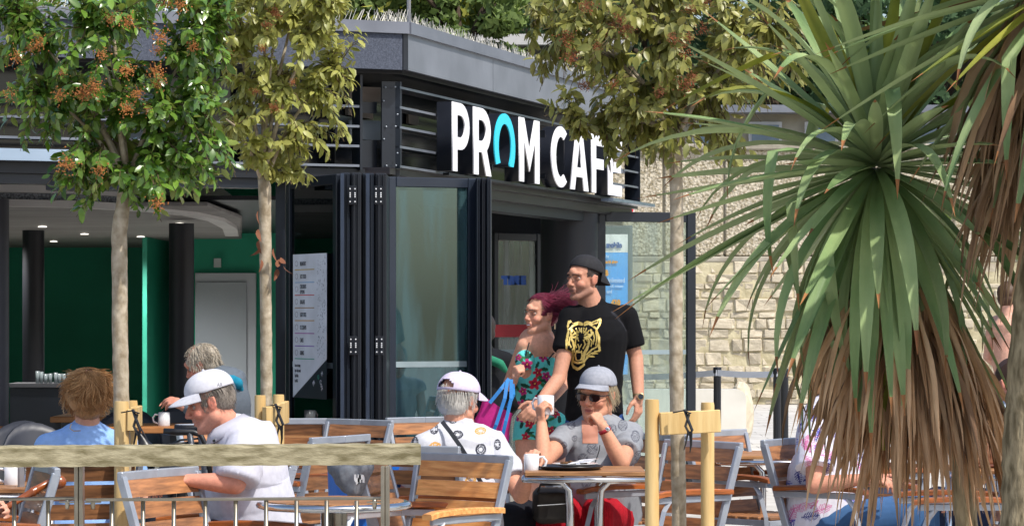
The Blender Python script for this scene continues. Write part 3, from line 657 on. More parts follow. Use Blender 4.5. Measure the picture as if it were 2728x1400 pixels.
# ------------------------------------------------------------------ menu poster on the dark glass leaf
ma, mb_ = at(800, 0, 18.42), at(890, 0, 17.92)
ex = V(mb_.x-ma.x, mb_.y-ma.y, 0); mw = ex.length; ex.normalize(); en = V(ex.y, -ex.x, 0)
org = V(ma.x, ma.y, 0)+en*.045; mzb, mzt = H-(1057-YH)/F*18.42, H+(835-678)/F*18.42
menu = thing('menu_poster', org+Z*mzb, 'tall white menu poster with a slanted dark corner on the dark glass door', 'poster'); mh = mzt-mzb
MM = basis(org+Z*mzb, ex, Z, en)
def mpoly(pts, m, name, d=.002, par=menu):
    lp = [[(p[0]*mw, p[1]*mh) for p in pts]]; me = glyph_mesh(lp, .001); me.transform(MM @ Matrix.Translation((0, 0, d))); return link(name, me, m, par)
mpoly([(0, 0), (0, 1), (1, 1), (1, .275)], mat('menu_paper', hx('#dde1ec'), .5), 'sheet')
mpoly([(.015, 0), (1, .272), (1, 0)], mat('menu_dark', hx('#262b38'), .4), 'dark_corner')
mpr = mat('menu_print', hx('#3c3f49'), .6)
def mtext(tx, u, v, h, m=mpr, wd=.62, rot=0, par=menu):
    me = text_mesh(tx, h*mh/.72, .0004, wd); me.transform(MM @ Matrix.Translation((u*mw, v*mh, .0045)) @ Matrix.Rotation(math.radians(rot), 4, 'Z')); link('lettering', me, m, par)
items = [('BREAKFAST', '#c9a64a'), ('HOT FOOD', '#8fb6dc'), ("CHILDREN'S", '#c9434f'), ('BURGERS', '#a9835a'), ('LIGHT BITES', '#d39a3c'), ('ICE CREAMS', '#b765b5'), ('CAKES', '#8a63bd'), ('DRINKS', '#4fa892')]
for i, (tx, cc) in enumerate(items):
    v = .925-i*.0885
    mtext(tx, .22, v+(.012 if i == 2 else -.006), .030, wd=.52)
    if i == 2: mtext('OPTIONS', .22, v-.024, .028, wd=.52)
    mpoly([(.06, v-.036), (.64, v-.036), (.64, v-.030), (.06, v-.030)], mat('menu_line_'+['gold', 'sky', 'red', 'tan', 'amber', 'pink', 'violet', 'teal'][i], hx(cc), .5), 'rule_line', .003)
    me = glyph_mesh([arc(.11*mw, (v+.01)*mh, .045*mw, .02*mh, 0, 359, 12), arc(.11*mw, (v+.01)*mh, .037*mw, .0165*mh, 0, 359, 12)], .0005); me.transform(MM @ Matrix.Translation((0, 0, .0035))); link('icon', me, mat('menu_icon', hx('#a9a6b2'), .6), menu)
for i, tx in enumerate(['Eat in or take-away', 'Open 7 days a week', 'Early till late', 'Free Wi-Fi']): mtext(tx, .06, .215-i*.036, .025, wd=.40)
mwh = mat('menu_white_print', hx('#d5d8e2'), .5)
mtext('PR', .62, .085, .032, mwh, .8, 38); mtext('O', .76, .130, .032, mat('menu_teal_print', hx('#3fae90'), .5), .8, 38); mtext('M', .87, .155, .032, mwh, .8, 38); mtext('CAFE', .80, .125, .030, mwh, .8, -62)
mb = MB()
for _ in range(150):
    u, v = random.uniform(.72, .97), random.uniform(.28, .98)
    if v < .28+.0: continue
    p = MM @ V(u*mw, v*mh, .004); a_ = random.uniform(0, PI); d = (ex*math.cos(a_)+Z*math.sin(a_))*.006
    mb.beam(p-d, p+d, .0016, .0008, up=en)
mb.obj('doodle_print', mat('doodle_grey', hx('#7f8594'), .6), menu)
# ------------------------------------------------------------------ terrace chairs (prototype faces -y)
def chair_proto():
    t = thing('terrace_chair', (0, 0, 0), 'x', 'chair', 'aluminium and teak terrace chairs')
    f = MB()
    bp_ = lambda s, z: V(s*(.228+.022*(z-.44)/.40), .185+.115*(z-.44)/.40, z)      # points on the raked back
    f.beam(bp_(-1, .40), bp_(-1, .845), .036, .026, up=V(1, 0, 0), b=.004); f.beam(bp_(1, .40), bp_(1, .845), .036, .026, up=V(1, 0, 0), b=.004)
    a, b = bp_(-1, .848), bp_(1, .848); m_ = (a+b)/2+V(0, .018, 0)
    f.beam(a+V(-.013, 0, 0), m_+V(.001, 0, 0), .026, .036, b=.004); f.beam(m_-V(.001, 0, 0), b+V(.013, 0, 0), .026, .036, b=.004)
    for y in (-.21, .19): f.beam((-.225, y, .415), (.225, y, .415), .03, .028, b=.003)
    for s in (-1, 1): f.beam((s*.235, -.22, .418), (s*.235, .2, .418), .024, .03, b=.003)
    f.obj('frame', ALU, t)
    for s in (-1, 1):
        MB().tube([(s*.25, -.235, 0), (s*.25, -.235, .30), (s*.25, -.22, .45), (s*.25, -.185, .56), (s*.25, -.15, .605)], .017, 4, flat=.8).obj('leg', ALU, t)
        MB().beam(bp_(s, .41)+V(s*.004, 0, 0), (s*.245, .30, 0), .034, .024, up=V(1, 0, 0), b=.003).obj('leg', ALU, t)
        ar = MB().beam((s*.252, -.225, .612), (s*.252, .235, .612), .02, .03, b=.003).obj('arm_rail', ALU, t)
        am = MB(); pts = [(-.255, .632), (-.2, .642), (-.06, .648), (.1, .645), (.235, .637)]
        vs = []; 
        for y, z in pts:
            for (dx, dz) in ((-.026, -.011), (-.026, .008), (-.02, .013), (.02, .013), (.026, .008), (.026, -.011)): vs.append((s*.254+dx, y, z+dz))
        fs = [(i*6+k, i*6+(k+1) % 6, (i+1)*6+(k+1) % 6, (i+1)*6+k) for i in range(4) for k in range(6)]+[(5, 4, 3, 2, 1, 0), (24, 25, 26, 27, 28, 29)]
        am.add(vs, fs).obj('armrest', TEAKA, t)
    sl = None
    for k in range(5):
        z = .80-k*.082; a, b = bp_(-1, z), bp_(1, z); L_ = b.x-a.x-.038
        m = MB(); n = 6; vs = []
        for i in range(n+1):
            x = -L_/2+L_*i/n; yo = .014*(1-(2*i/n-1)**2)
            for (dy, dz) in ((-.009, -.033), (-.009, .033), (.009, .033), (.009, -.033)): vs.append((x, a.y+yo+dy+dz*.28, z+dz))
        fs = [(i*4+q, i*4+(q+1) % 4, (i+1)*4+(q+1) % 4, (i+1)*4+q) for i in range(n) for q in range(4)]+[(3, 2, 1, 0), (n*4, n*4+1, n*4+2, n*4+3)]
        m.add(vs, fs).obj('back_slat', TEAK, t)
    for k in range(6): MB().bbox((0, -.19+k*.074, .439), (.43, .062, .016), b=.003).obj('seat_slat', TEAK, t)
    return t
TEAKA = mat('teak_armrest', hx('#a35a28'), .38, 0, hx('#74401c'), 9, .0006, 30, stretch=(9, 1, 9), rand=.15, coat=.35)
proto = chair_proto(); used = [False]
def chair(px, D, psi, label):
    psi = math.radians(psi); b = at(px, 0, D); off = Matrix.Rotation(psi, 3, 'Z') @ V(0, .30, 0); loc = (b.x-off.x, b.y-off.y, 0)
    if not used[0]:
        used[0] = True; proto.location = loc; proto.rotation_euler = (0, 0, psi); proto['label'] = label; _w[proto.name] = Matrix.Translation(loc) @ Matrix.Rotation(psi, 4, 'Z'); return proto
    return copy_tree(proto, loc, psi, label)
c1_ = chair(1235, 12.95, -38, 'empty terrace chair with bright orange slats directly before the woman in the lilac cap')
TEAKSUN = mat('sun_brightened_teak_slat', hx('#eeae66'), .42, 0, hx('#c98443'), 7, .0008, 30, stretch=(1, 9, 9), rand=.12, coat=.25)  # teak brightened to stand in for sunlight on this one chair
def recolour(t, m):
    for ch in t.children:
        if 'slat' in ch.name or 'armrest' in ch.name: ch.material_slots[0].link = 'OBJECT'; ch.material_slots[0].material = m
chair(1085, 13.8, 158, 'terrace chair the woman in the lilac cap sits on, seen from behind')
chair(215, 12.6, 197, 'terrace chair behind the blonde woman, dark slats under the end of the handrail')
chair(122, 12.0, -72, 'terrace chair seen edge on beside the turned walking stick')
chair(425, 11.7, 62, 'pale topped terrace chair in front of the forearm of the man in the white cap')
chair(775, 12.5, -84, 'terrace chair the man in the white cap sits on')
chair(578, 16.6, 38, 'terrace chair with orange slats behind the chin of the man in the white cap')
chair(752, 17.4, 178, 'straight backed terrace chair behind the second tree stake under the menu poster')
chair(958, 17.2, -42, 'empty terrace chair standing against the folded glass doors beside the small far table')
chair(985, 13.3, 78, 'terrace chair with a grey jacket hung over its back')
chair(905, 14.9, -120, 'terrace chair behind the handrail with its armrest beside the blue barrel')
chair(1762, 15.1, -62, 'terrace chair the woman in the grey cap sits on')
chair(1872, 14.3, -50, 'pale topped terrace chair just right of the olive tree trunk')
chair(1905, 15.6, 48, 'dark slatted terrace chair standing between the wooden stake frame and the far table')
chair(2105, 14.6, 55, 'terrace chair the woman in the floral blouse sits on')
chair(2400, 16.2, -50, 'terrace chair mostly hidden by the dead leaves of the cordyline')
chair(2730, 13.6, -88, 'terrace chair at the far right edge beside the big cordyline trunk')
chair(1135, 17.6, 30, 'terrace chair tucked against the glass door behind the lilac cap')
recolour(c1_, TEAKSUN)
# ------------------------------------------------------------------ tables
def rtable(px, D, r, label, base=True):
    c = at(px, 0, D); t = thing('terrace_table', (c.x, D, 0), label, 'table', 'small terrace tables')
    o = MB().lathe([(r-.035, .722), (r-.012, .716), (r+.002, .722), (r+.006, .731), (r, .741), (r-.012, .745), (r-.03, .7435)], (c.x, D, 0), 48).obj('rim', CHROME, t, smooth=True)
    k = 7; sl = MB(); w_ = 2*r/k
    for i in range(k):
        y0 = -r+i*w_+.003; y1 = y0+w_-.006; pts = []
        rr = r-.028
        ys = [y0, y1]; xs = [math.sqrt(max(rr*rr-min(abs(y), rr)**2, 1e-5)) for y in ys]
        ym = (y0+y1)/2; xm = math.sqrt(rr*rr-ym*ym)
        poly = [(-xs[0], ys[0]), (xs[0], ys[0]), (xm, ym), (xs[1], ys[1]), (-xs[1], ys[1]), (-xm, ym)]
        mb = MB(); vs = [(c.x+p[0], D+p[1], .735) for p in poly]+[(c.x+p[0], D+p[1], .748) for p in poly]
        mb.add(vs, [(5, 4, 3, 2, 1, 0), (6, 7, 8, 9, 10, 11)]+[(i2, (i2+1) % 6, (i2+1) % 6+6, i2+6) for i2 in range(6)]); mb.obj('slat', TEAKT, t)
    pedestal(t, c.x, D); return t
def pedestal(t, x, y):
    m = MB(); 
    for a in range(4):
        dx, dy = .035*math.cos(a*PI/2+.4), .035*math.sin(a*PI/2+.4)
        m.tube([(x+dx, y+dy, .72), (x+dx, y+dy, .12), (x+dx*3, y+dy*3, .04), (x+dx*7, y+dy*7, .012)], .019, 10)
    m.obj('pedestal', CHROME, t, smooth=True); MB().box((x, y, .715), (.22, .22, .012)).obj('top_plate', STEEL, t)
rtable(890, 11.65, .298, 'round teak topped table with a chrome rim just behind the railing balusters')
rtable(830, 17.75, .30, 'small far round table with chrome rim in front of the menu poster')
def sqtable(px, D, w_, label, rz=0, curved=False, d_=None):
    c = at(px, 0, D); d_ = d_ or w_; t = thing('terrace_table', (c.x, D, 0), label, 'table', 'small terrace tables'); R = Matrix.Rotation(rz, 3, 'Z')
    k = 6
    for i in range(k):
        y = -d_/2+.012+(d_-.024)*(i+.5)/k; p = R @ V(0, y, 0)
        MB().bbox((c.x+p.x, D+p.y, .738), (w_-.004, (d_-.024)/k-.004, .02), R, b=.003).obj('slat', TEAKT, t)
    m = MB(); z = .712; q = [R @ V(sx*w_/2, sy*d_/2, 0)+V(c.x, D, z) for sx, sy in ((-1, -1), (1, -1), (1, 1), (-1, 1))]
    m.tube(q+[q[0]], .013, 8); m.obj('rim', CHROME, t, smooth=True)
    for sx in (-1, 1):
        for sy in (-1, 1):
            m = MB()
            if curved: pts = [(sx*w_*.48, sy*d_*.42, z), (sx*w_*.2, sy*d_*.42, z-.008), (sx*w_*.13, sy*d_*.4, z-.05), (sx*w_*.12, sy*d_*.38, z-.15), (sx*w_*.12, sy*d_*.38, .03)]
            else: pts = [(sx*w_*.45, sy*d_*.45, z), (sx*w_*.45, sy*d_*.45, .0)]
            m.tube([R @ V(*p)+V(c.x, D, 0) for p in pts], .016, 10); m.obj('leg', CHROME, t, smooth=True)
    return t
T1 = sqtable(1556, 14.0, .56, 'square teak topped table where the two capped women drink', curved=True, d_=.56)
sqtable(2060, 15.6, .60, 'weathered square table between the empty chairs by the right stake frame', curved=True)
sqtable(2690, 14.15, .56, 'square table holding the tan handbag beside the big cordyline trunk')
sqtable(-60, 12.7, .6, 'table at the left edge with a white mug on it')
def wtable(px, D, w_, label):
    c = at(px, 0, D); t = thing('wooden_table', (c.x, D, 0), label, 'table', 'wooden tables inside the cafe')
    MB().bbox((c.x, D, .735), (w_, .7, .04), b=.006).obj('tabletop', mat('oak_top', hx('#b57a48'), .45, 0, hx('#99612f'), 5, stretch=(1, 8, 4)), t)
    for sx in (-1, 1):
        for sy in (-1, 1): MB().box((c.x+sx*(w_/2-.05), D+sy*.28, .357), (.04, .04, .714)).obj('leg', BLKP, t)
    return t
wtable(388, 19.3, .52, 'wooden cafe table with a white mug behind the tree stake'); wtable(-10, 19.2, .5, 'wooden cafe table at the left edge just inside the opening'); wtable(238, 21.2, .45, 'wooden cafe table deep inside behind the dark bucket chairs')
# bucket chairs inside
def bucket(px, D, rz, label, sc=1.0):
    c = at(px, 0, D); t = thing('bucket_chair', (c.x, D, 0), label, 'chair', 'dark bucket chairs inside the cafe'); R = Matrix.Rotation(rz, 3, 'Z'); m = MB(); vs = []
    n, k = 16, 9; th_ = .012
    for lay in (0, 1):
        for j in range(k):
            v = j/(k-1)
            for i in range(n+1):
                a = -PI*.62+PI*1.24*i/n
                top = .40*(math.cos(a/1.24*.95)**1.2 if abs(a) < PI*.62 else 0); top = max(top, .05)
                r = .20+.055*v-(.012 if lay else 0)
                vs.append(R @ V(r*math.sin(a), r*math.cos(a)+.03*v, .44+top*v)+V(c.x, D, 0))
    q = (n+1)*k
    for j in range(k-1):
        for i in range(n):
            a = j*(n+1)+i; m.f.append((a, a+1, a+n+2, a+n+1)); m.f.append((q+a, q+a+n+1, q+a+n+2, q+a+1))
    for i in range(n): a = (k-1)*(n+1)+i; m.f.append((a, a+1, q+a+1, q+a))
    m.v = [tuple(v) for v in vs]; m.obj('shell', mat('charcoal_shell', hx('#33363f'), .45, 0, hx('#2a2d35'), 3), t, smooth=True)
    MB().lathe([(.0, .425), (.19, .43), (.205, .45), (.19, .462), (.0, .465)], (c.x, D, 0), 24).obj('seat', _m['charcoal_shell'], t, smooth=True)
    for a in range(4):
        d = R @ V(math.cos(a*PI/2+PI/4), math.sin(a*PI/2+PI/4), 0); MB().tube([V(c.x, D, .43)+d*.12, V(c.x, D, 0)+d*.26], .012, 8).obj('leg', BLKP, t)
bucket(128, 17.2, .5, 'dark bucket chair with a pale rim line left of the blonde woman'); bucket(20, 17.5, -.2, 'dark bucket chair at the left edge beside the grey column')
bucket(330, 19.9, 0, 'dark bucket chair behind the wooden table beyond the first tree'); bucket(490, 20.5, .2, 'dark bucket chair at the wooden table in front of the dark column')
# cups, plate, tray
def mug(px, py, D, h, label, side=1, ang=0):
    b = at(px, py, D); t = thing('mug', b, label, 'mug', None); r = h*.43
    MB().lathe([(0, 0), (r*.93, 0), (r, .006), (r, h), (r-.004, h+.001), (r-.005, h-.002), (r-.006, .012), (0, .01)], b, 24).obj('cup_body', CUP, t, smooth=True)
    d = V(side*math.cos(ang), math.sin(ang), 0)
    MB().tube([b+Z*h*.82+d*r*.97, b+Z*h*.86+d*(r+.018), b+Z*h*.62+d*(r+.034), b+Z*h*.32+d*(r+.028), b+Z*h*.18+d*r*.97], .006, 8).obj('handle', CUP, t, smooth=True)
    return t
mug(1454, 1104, 14.62, .094, 'white mug raised by the woman in the grey cap', -1, .5)
mug(1416, 1256, 13.9, .082, 'white mug held on the table by the woman in the lilac cap', 1)
mug(437, 1134, 19.2, .088, 'white mug on the wooden table inside the cafe', -1)
mug(34, 1293, 12.7, .085, 'white mug on the table at the left edge', -1)
b = at(1520, 1255, 13.95)
tr = thing('serving_tray', (b.x, 13.95, .75), 'black serving tray on the table in front of the woman in the grey cap', 'tray')
MB().lathe([(0, .752), (.135, .752), (.15, .762), (.153, .768), (.147, .766), (.13, .757), (0, .757)], (b.x, 13.93, 0), 32).obj('tray_dish', BLKP, tr, smooth=True)
pt = thing('plate', (b.x+.02, 13.93, .76), 'white plate with cake crumbs, a fork and a napkin on the black tray', 'plate')
MB().lathe([(0, .762), (.06, .762), (.105, .775), (.108, .778), (.1, .777), (.058, .767), (0, .767)], (b.x+.02, 13.93, 0), 32).obj('dish', CUP, pt, smooth=True)
for i in range(5):
    e = V(b.x+.02+random.uniform(-.06, .04), 13.93+random.uniform(-.04, .03), .778); MB().ell(e, (random.uniform(.012, .026), .014, random.uniform(.008, .016)), n=7, m=5).obj('cake_crumb', mat('cake_brown', hx('#6e4c2c'), .9, 0, hx('#3f2a18'), 40), pt)
MB().add([V(b.x-.02, 13.86, .777), V(b.x+.09, 13.87, .785), V(b.x+.12, 13.93, .80), V(b.x+.02, 13.95, .783), V(b.x+.05, 13.9, .796)], [(0, 1, 4), (1, 2, 4), (2, 3, 4), (3, 0, 4)]).obj('napkin', CUP, pt)
MB().beam(V(b.x-.0, 13.85, .786), V(b.x+.13, 13.9, .80), .006, .002).obj('fork', CHROME, pt)
# glassware on the counter inside
ct = thing('service_counter', at(150, 0, 25)*1.0, 'dark service counter deep inside the cafe with glasses on it', 'counter')
a, b = at(40, 0, 25), at(290, 0, 25); MB().box(((a.x+b.x)/2, 25, .44), (b.x-a.x, .5, .84)).obj('cabinet', DARK2, ct); MB().box(((a.x+b.x)/2, 25, .88), (b.x-a.x+.05, .55, .03)).obj('counter_top', mat('counter_grey', hx('#4a4a4e'), .4), ct)
for i in range(9):
    p = at(100+i*12+random.uniform(-2, 2), 0, 24.85); MB().lathe([(.015, .896), (.017, .96+random.uniform(0, .04))], (p.x, 24.85, 0), 8).obj('glass_tumbler', mat('pale_glassware', hx('#8d979a'), .1), ct, smooth=True)
# ------------------------------------------------------------------ railing in front
rl = thing('railing', at(500, 1400, 10.7), 'weathered wooden handrail on slim steel balusters crossing the lower left', 'railing')
ra, rb = V(at(-120, 0, 10.58).x, 10.58, .968), V(at(1117, 0, 10.78).x, 10.78, .968)
x_ = (rb-ra).normalized(); R = R3(x_, Z.cross(x_)); n_ = 60; vs = []; prof = [(-.062, -.036), (-.062, .028), (-.055, .036), (.055, .036), (.062, .028), (.062, -.036)]
for i in range(n_+1):
    p = ra.lerp(rb, i/n_)
    for (a, b) in prof: vs.append(p+R @ V(0, a, 0)+Z*(b+.0012*math.sin(i*1.7+a*30)))
fs = [(i*6+k, i*6+(k+1) % 6, (i+1)*6+(k+1) % 6, (i+1)*6+k) for i in range(n_) for k in range(6)]+[(5, 4, 3, 2, 1, 0), tuple(n_*6+k for k in range(6))]
MB().add(vs, fs).obj('handrail', RAILW, rl)
def rz_(py): return H-(py-YH)/F*10.66
zlow = rz_(1329)
for (pa_, pb_) in [(-120, 200), (228, 1016)]:
    a, b = at(pa_, 0, 10.64), at(pb_, 0, 10.66); MB().beam((a.x, 10.64, zlow), (b.x, 10.68, zlow+.003), .03, .010, b=.002).obj('lower_bar', STEEL, rl)
for px in (205, 1020):
    for dx in (0, 12): 
        a = at(px+dx, 0, 10.66); MB().bbox((a.x, 10.66+.004*(dx > 0), .93/2), (.0135 if dx == 0 else .015, .05, .93), b=.002).obj('post', STEEL, rl)
for (px) in (180, 248, 998):
    a = at(px, 0, 10.66); MB().lathe([(.0, zlow-.034), (.006, zlow-.034), (.0085, zlow-.02), (.008, zlow-.006), (.008, zlow)], (a.x, 10.655, 0), 12).obj('fixing_knob', STEEL, rl, smooth=True)
    MB().box((a.x, 10.655, zlow-.009), (.055, .022, .004)).obj('fixing_plate', STEEL, rl)
for px in [-45, 38, 128, 298, 381, 463, 547, 628, 709, 790, 870, 950]:
    a = at(px, 0, 10.66); MB().tube([(a.x, 10.66, zlow-.004), (a.x, 10.66, .06)], .0078, 10).obj('baluster', STEEL, rl, smooth=True)
a, b = at(-120, 0, 10.66), at(1030, 0, 10.66); MB().beam((a.x, 10.66, .055), (b.x, 10.68, .055), .03, .01).obj('bottom_bar', STEEL, rl)
# ------------------------------------------------------------------ barriers, bench, barrel
def bpost(px, D, label):
    a = at(px, 0, D); t = thing('barrier_post', (a.x, D, 0), label, 'post', 'queue barrier posts')
    MB().lathe([(.033, .02), (.033, .955), (.037, .96), (.037, 1.0), (.03, 1.008), (0, 1.01)], (a.x, D, 0), 18).obj('pole', DARK, t, auto=40)
    MB().lathe([(0, 0), (.17, 0), (.17, .012), (.05, .03), (.033, .035)], (a.x, D, 0), 24).obj('base', DARK, t, auto=40); return V(a.x, D, .96)
q1 = bpost(1911, 26, 'dark barrier post nearest the stake frame holding the grey tape'); q2 = bpost(2070, 25.6, 'left one of the two close dark barrier posts beneath the cordyline'); q3 = bpost(2090, 25.3, 'right one of the two close dark barrier posts beneath the cordyline')
TAPE = mat('tape_grey', hx('#e9eef8'), .6, 0, hx('#dfe5f0'), 6)
def tape(a, b, label):
    m = MB(); n = 8
    for i in range(n):
        t0, t1 = i/n, (i+1)/n; p, q = a.lerp(b, t0), a.lerp(b, t1); p.z -= .05*t0*(1-t0); q.z -= .05*t1*(1-t1); m.beam(p, q+(q-p)*.01, .004, .052, up=V(0, 0, 1))
    o = m.obj('barrier_tape', TAPE); tag(o, label, 'tape')
tape(q1+V(0, -.036, 0), q2+V(0, -.036, 0), 'grey barrier tape between the separate post and the pair under the cordyline'); tape(V(at(1640, 0, 27).x, 27, .9), q1+V(-.01, -.036, 0), 'grey barrier tape stretching left past the glass leaf and behind the tree trunk')
# white moulded bench
a, b = at(1700, 0, 32), at(1988, 0, 32); prof = []; w_ = b.x-a.x; h_ = .66
pts = [(0, 0), (0, h_)]+[(w_-.09+.09*math.sin(t), h_-.09+.09*math.cos(t)) for t in [i*PI/2/6 for i in range(7)]]+[(w_, .12), (w_+.06, .05), (w_+.06, 0)]
n = len(pts); vs = [(a.x+p[0], 32, p[1]) for p in pts]+[(a.x+p[0], 32.5, p[1]) for p in pts]
bn = MB().add(vs, [tuple(range(n)), tuple(range(2*n-1, n-1, -1))]+[(i, i+n, (i+1) % n+n, (i+1) % n) for i in range(n)]).obj('planter_bench', WPLAS, auto=35); tag(bn, 'white moulded block bench with a rounded corner on the paving by the wall', 'bench')
rk = thing('boulder', at(1995, 1045, 34), 'small pale boulder lying just behind the white block bench', 'rock')
p = at(1976, 0, 33.5); mb = MB().ell((p.x, 33.5, .36), (.14, .15, .36), n=14, m=10); mb.v = [(x+random.uniform(-.012, .012), y+random.uniform(-.012, .012), z+random.uniform(-.012, .012)) for x, y, z in mb.v]; mb.obj('rock_body', STONE, rk)
# blue barrel
BL = mat('blue_plastic', hx('#1f6fd0'), .45, 0, hx('#1c66c2'), 3)
p = at(978, 0, 14.3); bt_ = thing('blue_barrel', (p.x, 14.3, 0), 'large bright blue tub standing behind the end of the handrail', 'tub')
MB().lathe([(0, 0), (.165, 0), (.19, .78), (.19, .8)], (p.x, 14.3, 0), 36).obj('tub_wall', BL, bt_, auto=50)
MB().lathe([(.188, .79), (.205, .80), (.207, .832), (.2, .842), (.19, .832), (.17, .80), (0, .79)], (p.x, 14.3, 0), 36).obj('rim', BL, bt_, smooth=True)
# jacket over a chair
p = at(945, 0, 13.0)
jk = thing('jacket', (p.x, 13.0, .6), 'grey jacket with white letters hung over the chair behind the railing', 'jacket')
mb = MB().cap(at(905, 1245, 13.1), at(965, 1240, 13.1), .05, .05).cap(at(915, 1250, 13.05), at(925, 1295, 13.05), .06, .035).cap(at(955, 1250, 13.05), at(950, 1305, 13.05), .06, .03).cap(at(930, 1262, 13.03), at(940, 1305, 13.0), .06, .03)
link('cloth', remesh('cloth', mb, .008, 4, folds=.008, ffreq=25), mat('grey_jacket_cloth', hx('#7d838b'), .9, 0, hx('#6b7078'), 60), jk)
ttext('un', 948, 1278, 15, 12.93, mat('jacket_print', hx('#dadde0'), .6), jk, oy=0, width=.9, bold=.01)
# rollator
rx = at(500, 0, 13.2)
ro = thing('rollator', (rx.x, 13.2, 0), 'black wheeled walking frame with padded handles parked by the man in the white cap', 'walking frame')
GM = mat('rollator_frame_grey', hx('#4a4f58'), .4, .3)
for s, dy in ((0, 0), (1, .42)):
    y = 13.1+dy; q = lambda px, py: V(at(px, py, 13.1).x, y, at(px, py, 13.1).z)
    MB().tube([q(436, 1148), q(470, 1150), q(515, 1150), q(535, 1158), q(548, 1185), q(560, 1260)], [.015, .016, .014, .012, .012, .012], 10).obj('handlebar', BLKP, ro, smooth=True)
    MB().tube([q(432, 1192), q(452, 1182), q(505, 1177)], [.006, .005, .005], 8).obj('brake_lever', BLKP, ro, smooth=True)
    MB().tube([q(505, 1150), q(512, 1200), q(522, 1300), V(q(530, 0).x, y, .12)], .014, 8).obj('upright', GM, ro, smooth=True)
    MB().tube([q(548, 1250), V(q(600, 0).x, y, .12)], .012, 8).obj('upright', GM, ro, smooth=True)
    for px in (530, 600):
        c_ = V(q(px, 0).x, y, .10); MB().lathe([(.06, -.014), (.1, -.014), (.1, .014), (.06, .014)], c_, 20, Matrix.Rotation(PI/2, 3, 'X')).obj('wheel', BLKP, ro)
MB().lathe([(0, 0), (.011, 0), (.011, .003), (0, .004)], at(510, 1187, 13.085), 14, Matrix.Rotation(PI/2, 3, 'X')).obj('badge', CUP, ro)
# black shopping bag beyond the first stake
bgp = at(385, 1165, 14.0)
bag = thing('black_bag', bgp, 'black bag with thin straps hanging beside the first stake', 'bag')
mb = MB().cap(at(372, 1185, 14), at(392, 1195, 14), .03, .035).cap(at(368, 1150, 14), at(390, 1190, 14), .012, .03)
link('bag_body', remesh('b', mb, .007, 3, folds=.004), BLKP, bag)
MB().tube([at(362, 1110, 14), at(375, 1140, 14), at(392, 1170, 14), at(402, 1192, 14)], .004, 6).obj('strap', BLKP, bag)
# walking stick at far left
ws = thing('walking_stick', at(60, 1300, 11.9), 'turned brown wooden walking stick with a round knob at the left edge', 'walking stick')
WSM = mat('varnished_brown_wood', hx('#9a5226'), .3, 0, hx('#6f3716'), 14, coat=.6)
a, b = at(-60, 1395, 11.7), at(150, 1272, 11.85); pts = [a.lerp(b, t) for t in (0, .5, .68, .69, .71, .72, .74, .75, .9, 1)]
MB().tube(pts, [.012, .013, .016, .019, .019, .016, .019, .016, .013, .012], 12).obj('shaft', WSM, ws, smooth=True)
MB().ell(at(158, 1283, 11.86), (.028, .026, .028), n=18, m=12).obj('knob', WSM, ws, smooth=True)
MB().tube([a, V(a.x-.25, a.y-.1, .0)], .012, 10).obj('lower_shaft', WSM, ws, smooth=True)
# tan handbag on the right table
hb = thing('handbag', at(2635, 1240, 14.1), 'tan leather handbag standing on the table by the big trunk', 'handbag')
LT = mat('tan_leather', hx('#9c6b50'), .5, 0, hx('#855840'), 8, .001, 60)
c_ = at(2636, 1200, 14.1)
mb = MB().ell(c_+V(0, 0, -.015), (.085, .05, .05)).ell(c_+V(0, 0, .005), (.07, .045, .055)).bbox(c_+V(0, 0, -.045), (.165, .09, .05), b=.02)
link('bag_body', remesh('h', mb, .006, 3, folds=.002), LT, hb)
MB().bbox(c_+V(0, 0, -.068), (.168, .095, .014), b=.004).obj('base_trim', mat('dark_tan_trim', hx('#6b3a28'), .5), hb)
MB().tube([c_+V(-.04, -.04, .03), c_+V(-.035, -.05, .075), c_+V(0, -.05, .09), c_+V(.03, -.05, .07)], .007, 8).obj('handle', BLKP, hb, smooth=True)
MB().ell(c_+V(-.025, -.052, .028), .008, n=8, m=6).obj('clasp', CHROME, hb)
# ------------------------------------------------------------------ young street trees
def leafmesh(name, m, L_=.052, W_=.026, bend=.25):
    ts = [0, .18, .42, .68, .88, 1]; ws = [.04, .72, 1, .8, .38, .0]; vs = []; fs = []
    for t, q in zip(ts, ws):
        z = -bend*L_*t*t; cup = .22*W_*q*.5
        vs += [(L_*t, -W_/2*q, z+cup), (L_*t, 0, z), (L_*t, W_/2*q, z+cup)]
    for i in range(5): a = i*3; fs += [(a, a+3, a+4, a+1), (a+1, a+4, a+5, a+2)]
    me = bpy.data.meshes.new(name); me.from_pydata(vs, [], fs); me.materials.append(m)
    me.polygons.foreach_set('use_smooth', [True]*len(fs)); return me
LV_T = np.array([(0, -.04, 0), (0, .04, 0), (.3, -.42, -.0), (.3, 0, -.03), (.3, .42, 0), (.7, -.38, -.08), (.7, 0, -.12), (.7, .38, -.08), (1, 0, -.25)])
LF_T = np.array([(0, 3, 2, 2), (0, 1, 3, 3), (1, 4, 3, 3), (2, 3, 6, 5), (3, 4, 7, 6), (5, 6, 8, 8), (6, 7, 8, 8)])
def frames(P, Dn, Up):
    x = Dn/np.linalg.norm(Dn, axis=1)[:, None]; y = np.cross(Up, x); y /= np.maximum(np.linalg.norm(y, axis=1), 1e-6)[:, None]; z = np.cross(x, y); return x, y, z
